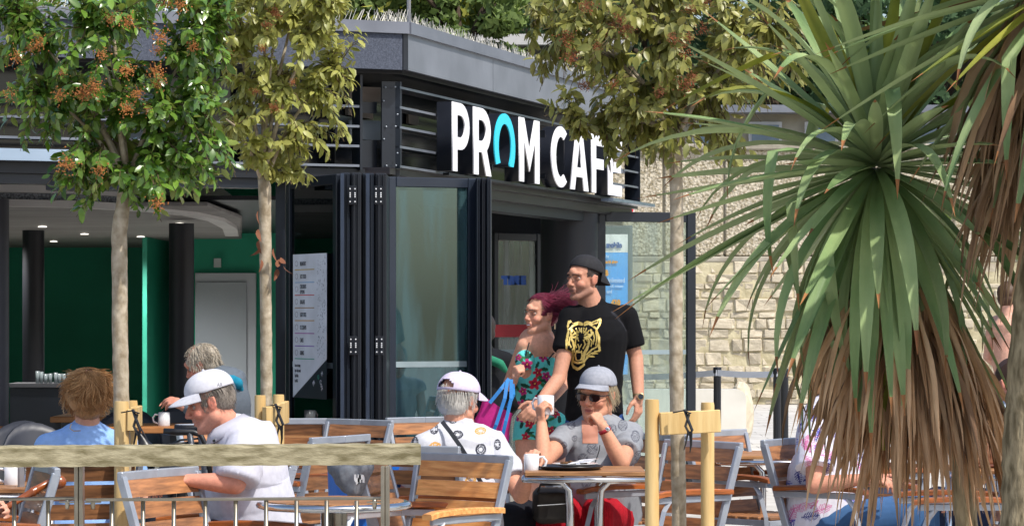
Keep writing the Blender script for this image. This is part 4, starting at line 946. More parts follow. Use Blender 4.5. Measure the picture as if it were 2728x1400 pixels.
def leaf_stuff(name, P, Dn, Up, S, m, parent, wr=.5):
    x, y, z = frames(P, Dn, Up); n = len(P); T = LV_T*np.array([1, wr, 1])
    v = P[:, None, :]+(T[None, :, 0:1]*x[:, None]+T[None, :, 1:2]*y[:, None]+T[None, :, 2:3]*z[:, None])*S[:, None, None]
    tri = np.array([(0, 3, 2), (0, 1, 3), (1, 4, 3), (2, 3, 6), (2, 6, 5), (3, 4, 7), (3, 7, 6), (5, 6, 8), (6, 7, 8)])
    f = (tri[None, :, ::-1]+(np.arange(n)*9)[:, None, None]).reshape(-1, 3)
    me = npmesh(name, v.reshape(-1, 3), tris=f); me.polygons.foreach_set('use_smooth', [True]*len(me.polygons))
    o = link(name, me, m, parent); o['kind'] = 'stuff'; return o
def street_tree(name, label, trunk, lobes, mt, mback, seed, ntw, D, dep=.42, ls=.052, twl=.2, berries=26, bcol='#b5763f', droop=.5, dead=None, branches=6, perleaf=16):
    rnd = random.Random(seed); rg = np.random.default_rng(seed)
    tp = [at(px, py, D) if py is not None else V(at(px, 0, D).x, D, 0) for px, py, r in trunk]; rr = [r for _, _, r in trunk]
    t = thing('street_tree', V(tp[0].x, D, 0), label, 'tree', 'young clipped trees on the terrace')
    # finely ringed trunk
    fine = []; fr = []
    for i in range(len(tp)-1):
        k = max(2, int((tp[i+1]-tp[i]).length/.03))
        for j in range(k): fine.append(tp[i].lerp(tp[i+1], j/k)+V(rnd.uniform(-1, 1), rnd.uniform(-1, 1), 0)*.0012); fr.append((rr[i]+(rr[i+1]-rr[i])*j/k)*(1+rnd.uniform(-.03, .035)))
    fine.append(tp[-1]); fr.append(rr[-1])
    MB().tube(fine, fr, 16).obj('trunk', BARK, t, smooth=True)
    top = tp[-1]; lb = [(at(px, py, D), rx*D/F, ry*D/F) for px, py, rx, ry in lobes]
    area = [a*b for _, a, b in lb]
    limbs = []; big = sorted(lb, key=lambda q: -q[1]*q[2])[:branches]
    for c, a, b in big+lb[-3:]:
        e = c+V(rnd.uniform(-.3, .3)*a, rnd.uniform(-.5, .5)*dep, rnd.uniform(0, .6)*b); s = top-Z*rnd.uniform(0, .05)
        m1 = s.lerp(e, .4)+V(0, 0, (e-s).length*.12); pts = [s, s.lerp(m1, .5)+V(0, 0, .01), m1, m1.lerp(e, .6)+V(0, rnd.uniform(-.04, .04), .02), e]
        q = MB().tube(pts, [rr[-1]*.55, rr[-1]*.42, rr[-1]*.3, .006, .003], 8).obj('branch', BARK, t, smooth=True); limbs += [pts[1].lerp(pts[2], .5), pts[2], pts[3], pts[4]]
    P, Dn = [], []; tips = []; tw = MB()
    for _ in range(ntw):
        c, a, b = rnd.choices(lb, area)[0]
        while True:
            q = V(rnd.uniform(-1, 1), rnd.uniform(-1, 1), rnd.uniform(-1, 1))
            if .2 < q.length < 1: break
        q = q.normalized()*(q.length**.6)
        e = c+V(q.x*a, q.y*min(dep, max(a, b)*1.15), q.z*b)
        s0 = min(limbs, key=lambda l: (l-e).length); d = (e-s0)
        if d.length < .02: continue
        L_ = min(d.length, twl*rnd.uniform(.8, 1.4)); s = e-d.normalized()*L_
        pts = [s, s.lerp(e, .5)+Z*.015, e-Z*droop*.05]
        tw.tube(pts, [.0028, .002, .0012], 4, caps=False)
        if d.length > L_*1.3: tw.tube([s0, s0.lerp(s, .5)+Z*.02, s], [.004, .0035, .0028], 4, caps=False)
        tips.append((pts[-1], (pts[-1]-pts[0]).normalized())); k = int(perleaf*rnd.uniform(.7, 1.3))
        for j in range(k):
            u = j/k; p = s.lerp(e, u)+Z*.03*u*(1-u)
            dd = (e-s).normalized(); side = dd.cross(Z).normalized() if abs(dd.z) < .95 else V(1, 0, 0)
            ang = j*2.4+rnd.uniform(-.5, .5); o_ = (side*math.cos(ang)+dd.cross(side)*math.sin(ang))
            v = dd*rnd.uniform(.3, .9)+o_*rnd.uniform(.6, 1)-Z*droop*rnd.uniform(.2, 1.3); P.append(tuple(p+o_*.003)); Dn.append(tuple(v))
    tw_o = tw.obj('twigs', mat('twig_brown', hx('#6b5a40'), .8, 0, hx('#4b3d2a'), 10), t); tw_o['kind'] = 'stuff'
    P = np.array(P); Dn = np.array(Dn); n = len(P)
    out = P-np.array([top.x, top.y, top.z+.2]); out /= np.linalg.norm(out, axis=1)[:, None]
    Up = np.array([0, -.25, .7])+out*.8+rg.normal(size=(n, 3))*.55
    S = ls*rg.uniform(.62, 1.22, n)
    # the leaves nearest the viewer's side become leaf objects of their own
    order = np.argsort(P[:, 1]-.15*rg.random(n)); near = order[:290]; rest = order[290:]
    me = [leafmesh('leaf', mt, ls, ls*w_, bd) for w_, bd in ((.5, .2), (.56, .35), (.46, .1), (.52, .5))]
    x, y, z = frames(P[near], Dn[near], Up[near])
    for i, k in enumerate(near):
        o = bpy.data.objects.new('leaf', me[i % 4]); COL.objects.link(o); o.parent = t; o.matrix_parent_inverse = _wm(t).inverted()
        o.matrix_basis = basis(P[k], x[i], y[i], z[i]) @ Matrix.Scale(S[k]/ls, 4)
    leaf_stuff('foliage', P[rest], Dn[rest], Up[rest], S[rest], mt, t)
    # flower heads gone to seed
    fm = MB(); 
    for _ in range(70):
        q = V(rnd.gauss(0, .33), rnd.gauss(0, .33), rnd.gauss(0, .33)); fm.ell(q*.055, rnd.uniform(.0022, .004), n=5, m=4)
    for _ in range(12):
        q = V(rnd.gauss(0, .3), rnd.gauss(0, .3), rnd.gauss(0, .3)); fm.tube([(0, 0, -.03), q*.03, q*.06], .0012, 3, caps=False)
    fme = fm.mesh('seed_head'); fme.materials.append(mat('seed_head_'+name, hx(bcol), .9, 0, tuple(c*.55 for c in hx(bcol)), 30, rand=.25))
    outer = sorted(tips, key=lambda q: q[0].y+rnd.uniform(0, .35))[:berries]
    for p, d in outer:
        o = bpy.data.objects.new('seed_head', fme); COL.objects.link(o); o.parent = t; o.matrix_parent_inverse = _wm(t).inverted(); o.location = p+d*.03
        o.rotation_euler = (rnd.uniform(0, 6), rnd.uniform(0, 6), 0); s = rnd.uniform(.5, 1.0); o.scale = (s, s, s*1.15)
    if dead:
        dm = mat('dead_leaf_brown', hx('#8a563a'), .85, 0, hx('#5d3826'), 20, island=.5); ml = leafmesh('dead_leaf', dm, .05, .026, .9)
        for px, py in dead:
            o = bpy.data.objects.new('dead_leaf', ml); COL.objects.link(o); o.parent = t; o.matrix_parent_inverse = _wm(t).inverted(); o.location = at(px, py, D-.06+rnd.uniform(-.04, .04)); o.rotation_euler = (rnd.uniform(-.6, .6), rnd.uniform(.6, 2), rnd.uniform(0, 6.3))
    return t
LG = mat('leaf_glossy_green', hx('#74953a'), .25, 0, hx('#2f5420'), 5, island=.85, transl=.15, back=hx('#8b9a52'), spec=.6)
LO_ = mat('leaf_olive_yellow', hx('#b5b465'), .38, 0, hx('#848b46'), 5, island=.8, transl=.28, back=hx('#a5a362'), spec=.5)
LD_ = mat('leaf_dull_olive', hx('#9c9a52'), .4, 0, hx('#6b7036'), 5, island=.8, transl=.22, back=hx('#8f8b54'), spec=.5)
street_tree('rust', 'young tree with glossy deep green leaves and rusty seed heads at the left',
    [(333, None, .034), (328, 1300, .034), (320, 900, .033), (318, 620, .033), (330, 520, .029), (340, 470, .026)],
    [(310, 150, 290, 210), (110, 270, 150, 130), (480, 260, 120, 170), (320, 400, 220, 90), (300, 460, 170, 70), (420, 490, 140, 60), (190, 470, 90, 60), (200, 590, 35, 55), (400, 560, 50, 40), (560, 430, 90, 60), (330, -20, 330, 120), (40, 80, 120, 120), (560, 100, 90, 120)],
    LG, None, 3, 600, 12.6, ls=.056, berries=34, dead=None, droop=.5)
street_tree('tan', 'young tree with yellow olive leaves and a forked stem between the glass doors',
    [(712, None, .026), (710, 1050, .027), (708, 800, .026), (706, 560, .027), (705, 500, .03), (700, 470, .024)],
    [(740, 110, 180, 160), (720, 320, 120, 130), (850, 370, 90, 40), (890, 230, 80, 70), (620, 50, 120, 90), (700, 430, 60, 40), (880, 60, 110, 60), (760, -30, 230, 90), (800, 480, 40, 25), (600, 330, 60, 80)],
    LO_, None, 5, 430, 13.5, ls=.054, berries=16, bcol='#a8683c', droop=.8, dead=[(690, 560), (688, 610), (693, 660), (695, 690), (730, 660), (742, 690), (755, 705), (738, 715), (690, 640), (748, 685)])
street_tree('dark', 'young tree with dull olive leaves hanging over the sign beside the cordyline',
    [(1812, None, .030), (1808, 1300, .030), (1800, 900, .028), (1803, 600, .0275), (1800, 400, .027), (1796, 340, .026)],
    [(1700, 110, 250, 150), (1560, 60, 130, 110), (1500, 150, 90, 60), (1460, 240, 75, 40), (1600, 300, 90, 50), (1700, 300, 110, 80), (1900, 180, 190, 180), (1820, 400, 130, 40), (2040, 120, 170, 150), (1660, 400, 45, 50), (1930, 420, 90, 60), (1700, -40, 300, 100), (1420, 60, 50, 60), (1555, 355, 40, 25)],
    LD_, None, 9, 430, 12.3, ls=.056, berries=24, bcol='#8d5230', droop=1.1)
# ------------------------------------------------------------------ stakes, cross boards and ties
def stake(px, ytop, D, r, sq=False):
    p = at(px, ytop, D); m = MB()
    if sq: m.bbox((p.x, D, p.z/2), (r*2, r*1.6, p.z), b=.006)
    else: m.lathe([(0, 0), (r, 0), (r, p.z-.012), (r*.93, p.z), (0, p.z)], (p.x, D, 0), 20)
    return m
def frame_(label, stakes, boards, D, tie):
    p = at(stakes[0][0], 0, D); t = thing('tree_stake_frame', (p.x, D, 0), label, 'tree stakes', 'wooden stake frames round the young trees')
    for (px, yt, dd, r) in stakes: stake(px, yt, dd, r).obj('stake', STAKE, t, auto=40)
    for (pa, ya, pb, yb, h0, dd, th) in boards:
        a, b = at(pa, ya, dd[0]), at(pb, yb, dd[1]); MB().beam(a, b, th, h0*dd[0]/F, b=.003).obj('cross_board', STAKE, t)
    tm = MB(); (tx, ty, td) = tie
    tm.tube([at(tx-38, ty-22, td), at(tx-12, ty-27, td-.03), at(tx+8, ty-20, td-.05)], .006, 6, flat=.5)
    tm.tube([at(tx-8, ty-30, td-.03), at(tx+2, ty, td-.05), at(tx+12, ty+25, td-.05), at(tx+6, ty+38, td-.05), at(tx-6, ty+14, td-.05), at(tx+4, ty-18, td-.04)], .008, 6, flat=.6)
    tm.tube([at(tx+2, ty+25, td-.05), at(tx-5, ty+60, td-.045), at(tx-10, ty+78, td-.04)], [.008, .006, .003], 6, flat=.5)
    tm.tube([at(tx+8, ty+28, td-.05), at(tx+9, ty+62, td-.045), at(tx+6, ty+84, td-.04)], [.008, .005, .002], 6, flat=.5)
    tm.obj('tie_strap', BLKP, t); return t
frame_('pale wooden stakes and short boards around the trunk of the glossy green tree', [(324, 1068, 12.35, .031), (349, 1066, 12.85, .028)],
    [(337, 1118, 356, 1118, 58, (12.33, 12.34), .03), (356, 1112, 370, 1106, 56, (12.5, 12.9), .03)], 12.3, (362, 1120, 12.3))
frame_('pale wooden stakes and boards around the yellow olive tree behind the white shirt', [(693, 1052, 13.3, .025), (742, 1050, 13.75, .026)],
    [(704, 1108, 732, 1106, 52, (13.25, 13.3), .03), (734, 1106, 762, 1096, 60, (13.3, 13.5), .03)], 13.3, (742, 1105, 13.3))
frame_('tall pale stakes with a wide cross board around the olive tree at the right', [(1737, 1063, 12.1, .0285), (1885, 1071, 12.2, .0275)],
    [(1758, 1128, 1918, 1120, 60, (12.08, 12.12), .03)], 12.1, (1832, 1120, 12.04))
# ------------------------------------------------------------------ cordylines
CG = mat('cordyline_green', hx('#a0b27c'), .45, 0, hx('#728f5b'), 3, .0008, 3, rand=.22, transl=.10, back=hx('#9fb07c'), wave=5, spec=.4)
CY = mat('cordyline_yellowing', hx('#9a9a3e'), .5, 0, hx('#6f7a30'), 4, .0008, 3, rand=.2, transl=.15, wave=5)
CD = mat('cordyline_dead_tan', hx('#c9a883'), .78, 0, hx('#8f7053'), 6, .001, 3, rand=.28, transl=.15, wave=5, island=.5)
CDD = mat('cordyline_dead_dark', hx('#9c7a5c'), .8, 0, hx('#6b4f38'), 6, .001, 3, rand=.25, transl=.08, wave=5, island=.5)
CTIP = mat('cordyline_brown_tip', hx('#9c6a3c'), .75, 0, hx('#7a4e2b'), 6)
def blade(name, L_, W_, el, droop, m, tip=True, twist=0, curl=.25, n=12, kink=None):
    vs = []; fs = []; uv = []; p = V(.02, 0, 0); ds = L_/n; mi = []
    for i in range(n+1):
        s = i/n; a = el-droop*s**1.6
        if kink and s > kink[0]: a = a-kink[1]
        w_ = W_*(.45+.55*min(1, s/.35))*(1 if s < .5 else max(0, 1-((s-.5)/.5)**1.7)) ; w_ = max(w_, .0008)
        d = V(math.cos(a), 0, math.sin(a)); nn = V(-math.sin(a), 0, math.cos(a)); tw = twist*s; side = V(0, 1, 0)*math.cos(tw)+nn*math.sin(tw); up = nn*math.cos(tw)-V(0, 1, 0)*math.sin(tw)
        for k, q in enumerate((-1, -.5, 0, .5, 1)): vs.append(p+side*w_/2*q+up*w_*curl*abs(q)**1.3)
        p = p+d*ds
    for i in range(n):
        for k in range(4): fs.append((i*5+k, (i+1)*5+k, (i+1)*5+k+1, i*5+k+1)); mi.append(1 if (tip and i >= n-1) else 0); uv += [(k/4, i/n), (k/4, (i+1)/n), ((k+1)/4, (i+1)/n), ((k+1)/4, i/n)]
    me = bpy.data.meshes.new(name); me.from_pydata([tuple(v) for v in vs], [], fs); me.materials.append(m); me.materials.append(CTIP)
    me.polygons.foreach_set('material_index', mi); me.polygons.foreach_set('use_smooth', [True]*len(fs))
    u = me.uv_layers.new(name='UV'); u.data.foreach_set('uv', np.array(uv, np.float32).ravel()); return me
def put(me, name, par, loc, az, sc=1, roll=0, tilt=0, wsc=1):
    o = bpy.data.objects.new(name, me); COL.objects.link(o); o.parent = par; o.matrix_parent_inverse = _wm(par).inverted()
    o.matrix_basis = Matrix.Translation(loc) @ Matrix.Rotation(az, 4, 'Z') @ Matrix.Rotation(tilt, 4, 'Y') @ Matrix.Rotation(roll, 4, 'X') @ Matrix.Diagonal((sc, sc*wsc, sc, 1)); return o
rd = random.Random(21)
def cordyline(label, cc, trunk, ngreen, ndead, skirt, Lg=.74, seed=1, els=(88, -84), extra=None, dlen=.5, azr=None, dry=.08):
    rd = random.Random(seed)
    t = thing('cordyline', V(trunk[0][0].x, trunk[0][0].y, 0), label, 'palm', None)
    fine = []; fr = []
    for i in range(len(trunk)-1):
        (a, ra_), (b, rb_) = trunk[i], trunk[i+1]; k = max(3, int((b-a).length/.025))
        for j in range(k): fine.append(a.lerp(b, j/k)); fr.append((ra_+(rb_-ra_)*j/k)*(1+rd.uniform(-.045, .045)))
    fine.append(trunk[-1][0]); fr.append(trunk[-1][1])
    MB().tube(fine, fr, 20).obj('trunk', mat('cordyline_bark', hx('#a8997b'), .95, 0, hx('#63573f'), 30, .006, 60, stretch=(1.4, 1.4, .35), contrast=(.35, .62)), t, smooth=True)
    var = []
    for i in range(60):
        q = i/59; el = math.radians(els[0]+(els[1]-els[0])*q**.92+rd.uniform(-7, 7)); dr = math.radians(rd.uniform(0, 14) if rd.random() < .74 else rd.uniform(40, 100)*(1-.35*q))
        var.append((q, blade('leaf', Lg*rd.uniform(.82, 1.1)*(.78 if q < .12 else 1), .052*rd.uniform(.8, 1.1), el, dr, CG if rd.random() > dry else rd.choice([CY, CDD, CD, CDD]) if dry > .2 else CY, True, rd.uniform(-.5, .5), kink=(.45, rd.uniform(.6, 1.3)) if rd.random() < .07 else None)))
    for i in range(ngreen):
        q, me = var[int((i/ngreen)**.88*59.99)]; az = i*2.39996+rd.uniform(-.25, .25)
        if azr: az = rd.uniform(*azr)
        put(me, 'leaf', t, cc+V(0, 0, .10*(1-q)-.05), az, rd.uniform(.9, 1.1), 0, 0)
    dv = []
    for k in range(30):
        e0 = rd.uniform(35, 74); dv.append(blade('dead_leaf', dlen*rd.uniform(.6, 1.4), .026*rd.uniform(.45, 1.2), math.radians(-e0), math.radians(rd.uniform(.75, 1.0)*(91-e0)), CD if k % 3 else CDD, False, rd.uniform(-4.5, 4.5), rd.uniform(.3, 1.3), n=9, kink=(rd.uniform(.4, .8), rd.uniform(-.25, .25)) if k % 2 else None))
    for i in range(ndead):
        u = rd.random()**1.1; p = skirt[0].lerp(skirt[1], u); az = rd.uniform(0, 2*PI)
        p = p+V(math.cos(az), math.sin(az), 0)*rd.uniform(0, .12); put(rd.choice(dv), 'dead_leaf', t, p, az, rd.uniform(.8, 1.2)*(1-.25*u), 0, rd.uniform(-.12, .2))
    # the inner thatch, too dense to tell apart
    src = dv; V_, Fq, UVs = [], [], []; off = 0
    for i in range(620):
        me = rd.choice(src); n = len(me.vertices); P = np.empty(n*3, np.float32); me.vertices.foreach_get('co', P); P = P.reshape(-1, 3)*rd.uniform(.7, 1.1)
        u = rd.random(); az = rd.uniform(0, 2*PI); c_, s_ = math.cos(az), math.sin(az); P = P*np.array([.8, 1, 1.05])+np.array([rd.uniform(0, .11), 0, 0]); P = np.stack([P[:, 0]*c_-P[:, 1]*s_, P[:, 0]*s_+P[:, 1]*c_, P[:, 2]], 1)+np.array(skirt[0].lerp(skirt[1], u))
        V_.append(P); k = np.array([p.vertices[:] for p in me.polygons]); Fq.append(k+off); off += n
    o = link('dead_thatch', npmesh('dead_thatch', np.concatenate(V_), quads=np.concatenate(Fq)), CD, t); o['kind'] = 'stuff'
    return t
c1 = at(2335, 445, 9.8)
cordyline('cordyline with a big spiky green crown over a hanging skirt of dead leaves', c1,
    [(V(at(2590, 0, 9.85).x, 9.9, 0), .042), (at(2575, 1400, 9.9), .038), (at(2560, 1150, 9.9), .036), (at(2470, 820, 9.9), .038), (at(2375, 560, 9.85), .042), (c1-Z*.03, .045)], 230, 70, (c1+V(.04, 0, -.34), at(2480, 960, 9.88)), seed=4, dlen=.52, Lg=.84)
c2 = at(2830, -40, 9.3)
cordyline('taller cordyline at the right edge with a thick trunk and brown leaves drooping from above', c2,
    [(V(at(2745, 0, 9.4).x, 9.4, 0), .10), (at(2740, 1400, 9.4), .088), (at(2745, 1150, 9.4), .085), (at(2760, 800, 9.4), .072), (at(2800, 400, 9.35), .068), (c2-Z*.02, .06)], 120, 150, (c2-Z*.02, at(2800, 330, 9.35)), Lg=.80, dry=.5, seed=8, els=(60, -68), dlen=.48)
# ------------------------------------------------------------------ people
def unit(v): v = Vector(v); return v.normalized()
def headM(hc, fwd, up=(0, 0, 1), s=1.0):
    f = unit(fwd); u = Vector(up); u = (u-f*u.dot(f)).normalized(); r = f.cross(u)
    return basis(Vector(hc), r*s, f*s, u*s)
def head_prims(mb, M, fem=False, chub=0, ears=True, neck=None, nr=.054):
    R = M.to_3x3(); s = R.col[0].length; Rn = Matrix([c/s for c in (R.col[0], R.col[1], R.col[2])]).transposed()
    def E(c, r): mb.ell(M @ V(*c), [x*s for x in r], Rn, 20, 14)
    def C(a, b, ra, rb): mb.cap(M @ V(*a), M @ V(*b), ra*s, rb*s, 12)
    E((0, -.014, .035), (.075, .095, .085)); E((0, .028, -.015), (.062, .060, .082)); E((0, .0, -.03), (.066+chub*.3, .07, .065))
    j = .9 if fem else 1
    for q in (-1, 1):
        C((q*.048*j, .0, -.062), (q*.014, .062, -.098), .026+chub, .022+chub*.5)
        E((q*.036, .058, -.034), (.026, .026, .024)); C((q*.012, .084, .026), (q*.044, .070, .026), .013, .010)
        if ears: 
            E((q*.076, -.006, -.008), (.009, .020, .031)); C((q*.082, -.018, -.02), (q*.085, -.018, .014), .006, .007)
        E((q*.011, .098, -.037), (.009, .011, .008))
    E((0, .074, -.103), (.02, .018, .016))
    C((0, .086, .014), (0, .110, -.030), .008, .0115); C((0, .078, .02), (0, .085, .04), .014, .02)
    C((-.018, .088, -.060), (.018, .088, -.060), .0085, .0085); C((-.015, .087, -.071), (.015, .087, -.071), .009, .009)
    if chub: E((0, .03, -.10), (.045, .045, .03))
    if neck is not None: mb.cap(M @ V(0, -.022, -.07), Vector(neck), nr*s, nr*s*1.12, 16)
def face_post(M, fem=False, mouth=0):
    Mi = np.array(M.inverted()); Mf = np.array(M)
    def f(P):
        Q = P @ Mi[:3, :3].T+Mi[:3, 3]
        def g(c, sg, d):
            d2 = (((Q-np.array(c))/np.array(sg))**2).sum(1); return np.exp(-d2)[:, None]*np.array(d)
        D = 0
        for q in (-1, 1):
            D = D+g((q*.031, .083, .001), (.014, .025, .010), (0, -.014, 0))+g((q*.026, .09, -.055), (.006, .02, .018), (0, -.003, 0))
            D = D+g((q*.05, .06, -.06), (.02, .03, .02), (0, -.003, 0))
        D = D+g((0, .10, -.0655), (.022, .02, .0028), (0, -.006, 0))+g((0, .10, -.084), (.02, .02, .007), (0, -.004, 0))+g((0, .10, .012), (.008, .02, .008), (0, -.004, 0))
        Q = Q+D; return Q @ Mf[:3, :3].T+Mf[:3, 3]
    return f
def skin_paint(base, M=None, lip=(.45, .13, .12), beard=None, cheek=.12, extra=None, blotch=.1, stub=None):
    base = np.array(base)
    def f(P):
        n = len(P); C = np.tile(base, (n, 1)); a = sn(P, 28, 3)[:, None]; C = C*(1+blotch*.5*a)
        C = C*np.array([1, 1-.03, 1-.04])**(a > .4)
        if M is not None:
            Mi = np.array(M.inverted()); Q = P @ Mi[:3, :3].T+Mi[:3, 3]
            def w_(c, sg): return np.exp(-(((Q-np.array(c))/np.array(sg))**2).sum(1))[:, None]
            for q in (-1, 1): C = C*(1-w_((q*.042, .065, -.032), (.022, .03, .018))*np.array([0, cheek*1.6, cheek*1.5]))
            C = C*(1-w_((0, .115, -.03), (.014, .02, .012))*np.array([0, cheek*1.4, cheek*1.2]))
            for q in (-1, 1): C = C*(1-w_((q*.08, -.008, -.005), (.012, .02, .03))*np.array([.02, .28, .25]))
            m = np.clip(w_((0, .094, -.066), (.021, .02, .0085))*1.5, 0, 1); C = C*(1-m)+np.array(lip)*m
            m = np.clip(w_((0, .1, -.0655), (.02, .03, .002))*1.1, 0, .8); C = C*(1-m)+np.array([.07, .02, .02])*m
            for q in (-1, 1):
                m = np.clip(w_((q*.0105, .112, -.044), (.005, .02, .004)), 0, .7); C = C*(1-m)+np.array([.1, .03, .02])*m
                m = w_((q*.031, .08, -.001), (.018, .03, .008))*.35; C = C*(1-m*np.array([.7, .9, .9]))
            if beard is not None:
                z = Q[:, 2]; y = Q[:, 1]; m = (1/(1+np.exp((z+.042)*160)))*(1/(1+np.exp(-(y-.005)*90)))*(1/(1+np.exp(-(z+.135)*150))); m = m[:, None]*.55; C = C*(1-m)+np.array(beard)*m
        if stub is not None:
            m = ((Q[:, 1] < .036-.1*np.abs(Q[:, 2]-.03)) & (Q[:, 2] > -.05) & (np.abs(Q[:, 0]) < .0775) & (Q[:, 1] > -.13) & (Q[:, 2] < .14))[:, None]; m &= ~((Q[:, 1] > -.03) & (Q[:, 2] < .01))[:, None]; C = np.where(m, np.array(stub)*(1+.2*sn(P, 200, 1)[:, None]), C)
        if extra: C = extra(P, C)
        return C
    return f

def skinmat():
    m = mat('skin', (1, 1, 1), .6, 0, .88, 70, .0008, 200, attr='Col', sub=.05, spec=.35); return m
def clothmat(rough=.85, nm='painted_cloth'): return mat(nm, (1, 1, 1), rough, 0, .92, 50, .0006, 400, attr='Col', spec=.18)
def eyes(M, par, iris='#4b3a26', lid=None, closed=.35):
    for q in (-1, 1):
        mb = MB(); c = M @ V(q*.031, .0700, .0); s = M.to_3x3().col[0].length; mb.ell(c, .0115*s, n=14, m=10)
        o = mb.obj('eyeball', mat('eye_white', hx('#a89c94'), .3), par, smooth=True)
        c2 = M @ V(q*.031, .0768, .0); MB().ell(c2, .0062*s, n=10, m=8).obj('iris', mat('iris_'+iris[1:], hx(iris), .1), o, smooth=True)
        lidc = mat('eyelid_'+(lid or 'x'), hx(lid or '#a8705a'), .6)
        mb = MB()
        for k, zz in ((0, .0052), (1, -.0066)):
            pts = [M @ V(q*.031+dx, .0725+.0115*math.cos(dx/.016*1.2), zz*(1-abs(dx)/.02)+.0005) for dx in (-.015, -.009, -.003, .003, .009, .015)]; mb.tube(pts, [.002*s, .0036*s, .0042*s, .0042*s, .0036*s, .002*s], 6)
        mb.obj('eyelid', lidc, par, smooth=True)
def brows(M, par, col, th=.0035, droop=0):
    for q in (-1, 1):
        pts = [M @ V(q*x, y, z) for x, y, z in ((.012, .0985, .019), (.022, .0985, .0225), (.034, .092, .0225), (.046, .079, .016-droop))]
        MB().tube(pts, [th*.8, th, th*.9, th*.4], 6, flat=.7).obj('eyebrow', mat('brow_'+col[1:], hx(col), .9), par, smooth=True)
def hand(mb, wrist, d, pn, thumb=1, curl=(20, 30, 20), s=1.0, spread=.06, tcurl=0):
    """wrist point, direction of the palm, palm normal (the way the palm faces), thumb side = +-1 along pn x d"""
    w_ = Vector(wrist); d = unit(d); pn = Vector(pn); pn = (pn-d*pn.dot(d)).normalized(); lat = pn.cross(d).normalized()*thumb
    mb.cap(w_-d*.01, w_+d*.03*s, .021*s, .024*s)
    L = [(.080, .044, .027, .021), (.086, .048, .030, .023), (.082, .044, .028, .022), (.074, .034, .022, .019)]
    for i, (pl_, a, b, c) in enumerate(L):
        off = (1.5-i)*.0195*s; k = w_+d*pl_*s+lat*off
        mb.cap(w_+d*.012*s+lat*off*.5, k, .0135*s, .0115*s)
        dd = (d+lat*spread*(1.5-i)).normalized(); p = k; ang = 0
        for ln, cu, r0, r1 in ((a, curl[0], .0102, .0090), (b, curl[1], .0090, .0082), (c, curl[2], .0080, .0062)):
            ang += math.radians(cu+i*2.5); v = dd*math.cos(ang)+pn*math.sin(ang); q = p+v*ln*s; mb.cap(p, q, r0*s, r1*s, 10); p = q
    t0 = w_+d*.018*s+lat*.020*s+pn*.006*s; t1 = t0+(d*.55+lat*.75+pn*.25).normalized()*.040*s; t2 = t1+(d*.85+lat*(.3-tcurl)+pn*(.35+tcurl)).normalized()*.034*s; t3 = t2+(d*.9-lat*(.05+tcurl)+pn*(.3+tcurl)).normalized()*.026*s
    mb.cap(t0, t1, .0155*s, .0125*s, 10); mb.cap(t1, t2, .0115*s, .0102*s, 10); mb.cap(t2, t3, .0102*s, .0078*s, 10)
def torso(mb, J, inf=0, hem=None, bust=0, belly=0):
    A, B = J['A'], J['B']; r = (B-A).normalized(); up = (J['nb']-J['pe']).normalized(); f = up.cross(r).normalized(); r = f.cross(up).normalized()
    # f points out of the back or the chest depending on the side the viewer sees
    R = Matrix((r, f, up)).transposed(); w_ = (B-A).length
    dch = J.get('dch', .105); 
    mb.cap(A.lerp(B, .10), A.lerp(B, .90), .050+inf, .050+inf, 16)
    for q in (A, B): mb.cap(J['nb'].lerp(q, .12)-up*.01, q.lerp(J['nb'], .1), .046+inf, .046+inf, 14)
    mb.ell(J['ch'], (w_*.44+inf, dch+inf, .17+inf), R, 24, 16); mb.ell(J['ch']+up*.08, (w_*.40+inf, dch*.85+inf, .11+inf), R, 24, 16)
    mb.cap(J['nb']+up*.005, J['ch']+up*.10, .06+inf, .12+inf, 18)
    mb.ell(J['be'], (J.get('wb', w_*.37)+inf, J.get('db', dch)+belly+inf, .16+inf), R, 24, 16); mb.ell(J['pe'], (J.get('wp', w_*.40)+inf, dch+.015+inf, .12+inf), R, 24, 16)
    mb.cap(J['ch'], J['be'], w_*.33+inf, J.get('wb', w_*.33)*.8+inf, 20)
    return r, f, up
def limbs_arm(mb, S, E_, W, k=1.0, inf=0, up=.046, el=.036, wr=.0235):
    mb.cap(S, E_, up*k+inf, el*k+inf, 16); mb.cap(E_, E_.lerp(W, .35), el*k*1.02+inf, el*k*.98+inf, 16); mb.cap(E_.lerp(W, .35), W, el*k*.98+inf, wr*k+inf, 16)
def legs(mb, J, inf=0, k=1.0, upto=None, th=.078, kn=.054, an=.036):
    for q in ('L', 'R'):
        h, kk, a = J['h'+q], J['k'+q], J['a'+q]
        mb.cap(h, kk, th*k+inf, kn*k+inf, 18)
        if upto is None: mb.cap(kk, a, kn*k+inf, an*k+inf, 16)
def seated_legs(J, fdir, pe, D_knee=.42, sp=.11, kz=.50):
    f = unit(fdir); f.z = 0; r = V(f.y, -f.x, 0)
    for q, s in (('L', -1), ('R', 1)):
        J['h'+q] = pe+r*s*.085-Z*.02; J['k'+q] = V(pe.x, pe.y, 0)+f*D_knee+r*s*sp+Z*kz; J['a'+q] = J['k'+q]+f*.02-Z*(kz-.09)
        J['f'+q] = V(J['a'+q].x, J['a'+q].y, .035)+f*.15
def shoes(J, m, par):
    for q in ('L', 'R'):
        a, t = J['a'+q], J['f'+q]; MB().cap(V(a.x, a.y, .045), V(t.x, t.y, .035), .042, .034, 12).obj('shoe', m, par, smooth=True)
def solid(c):
    c = np.array(c); return lambda P: np.tile(c, (len(P), 1))*(1+.04*sn(P, 9, 5)[:, None])
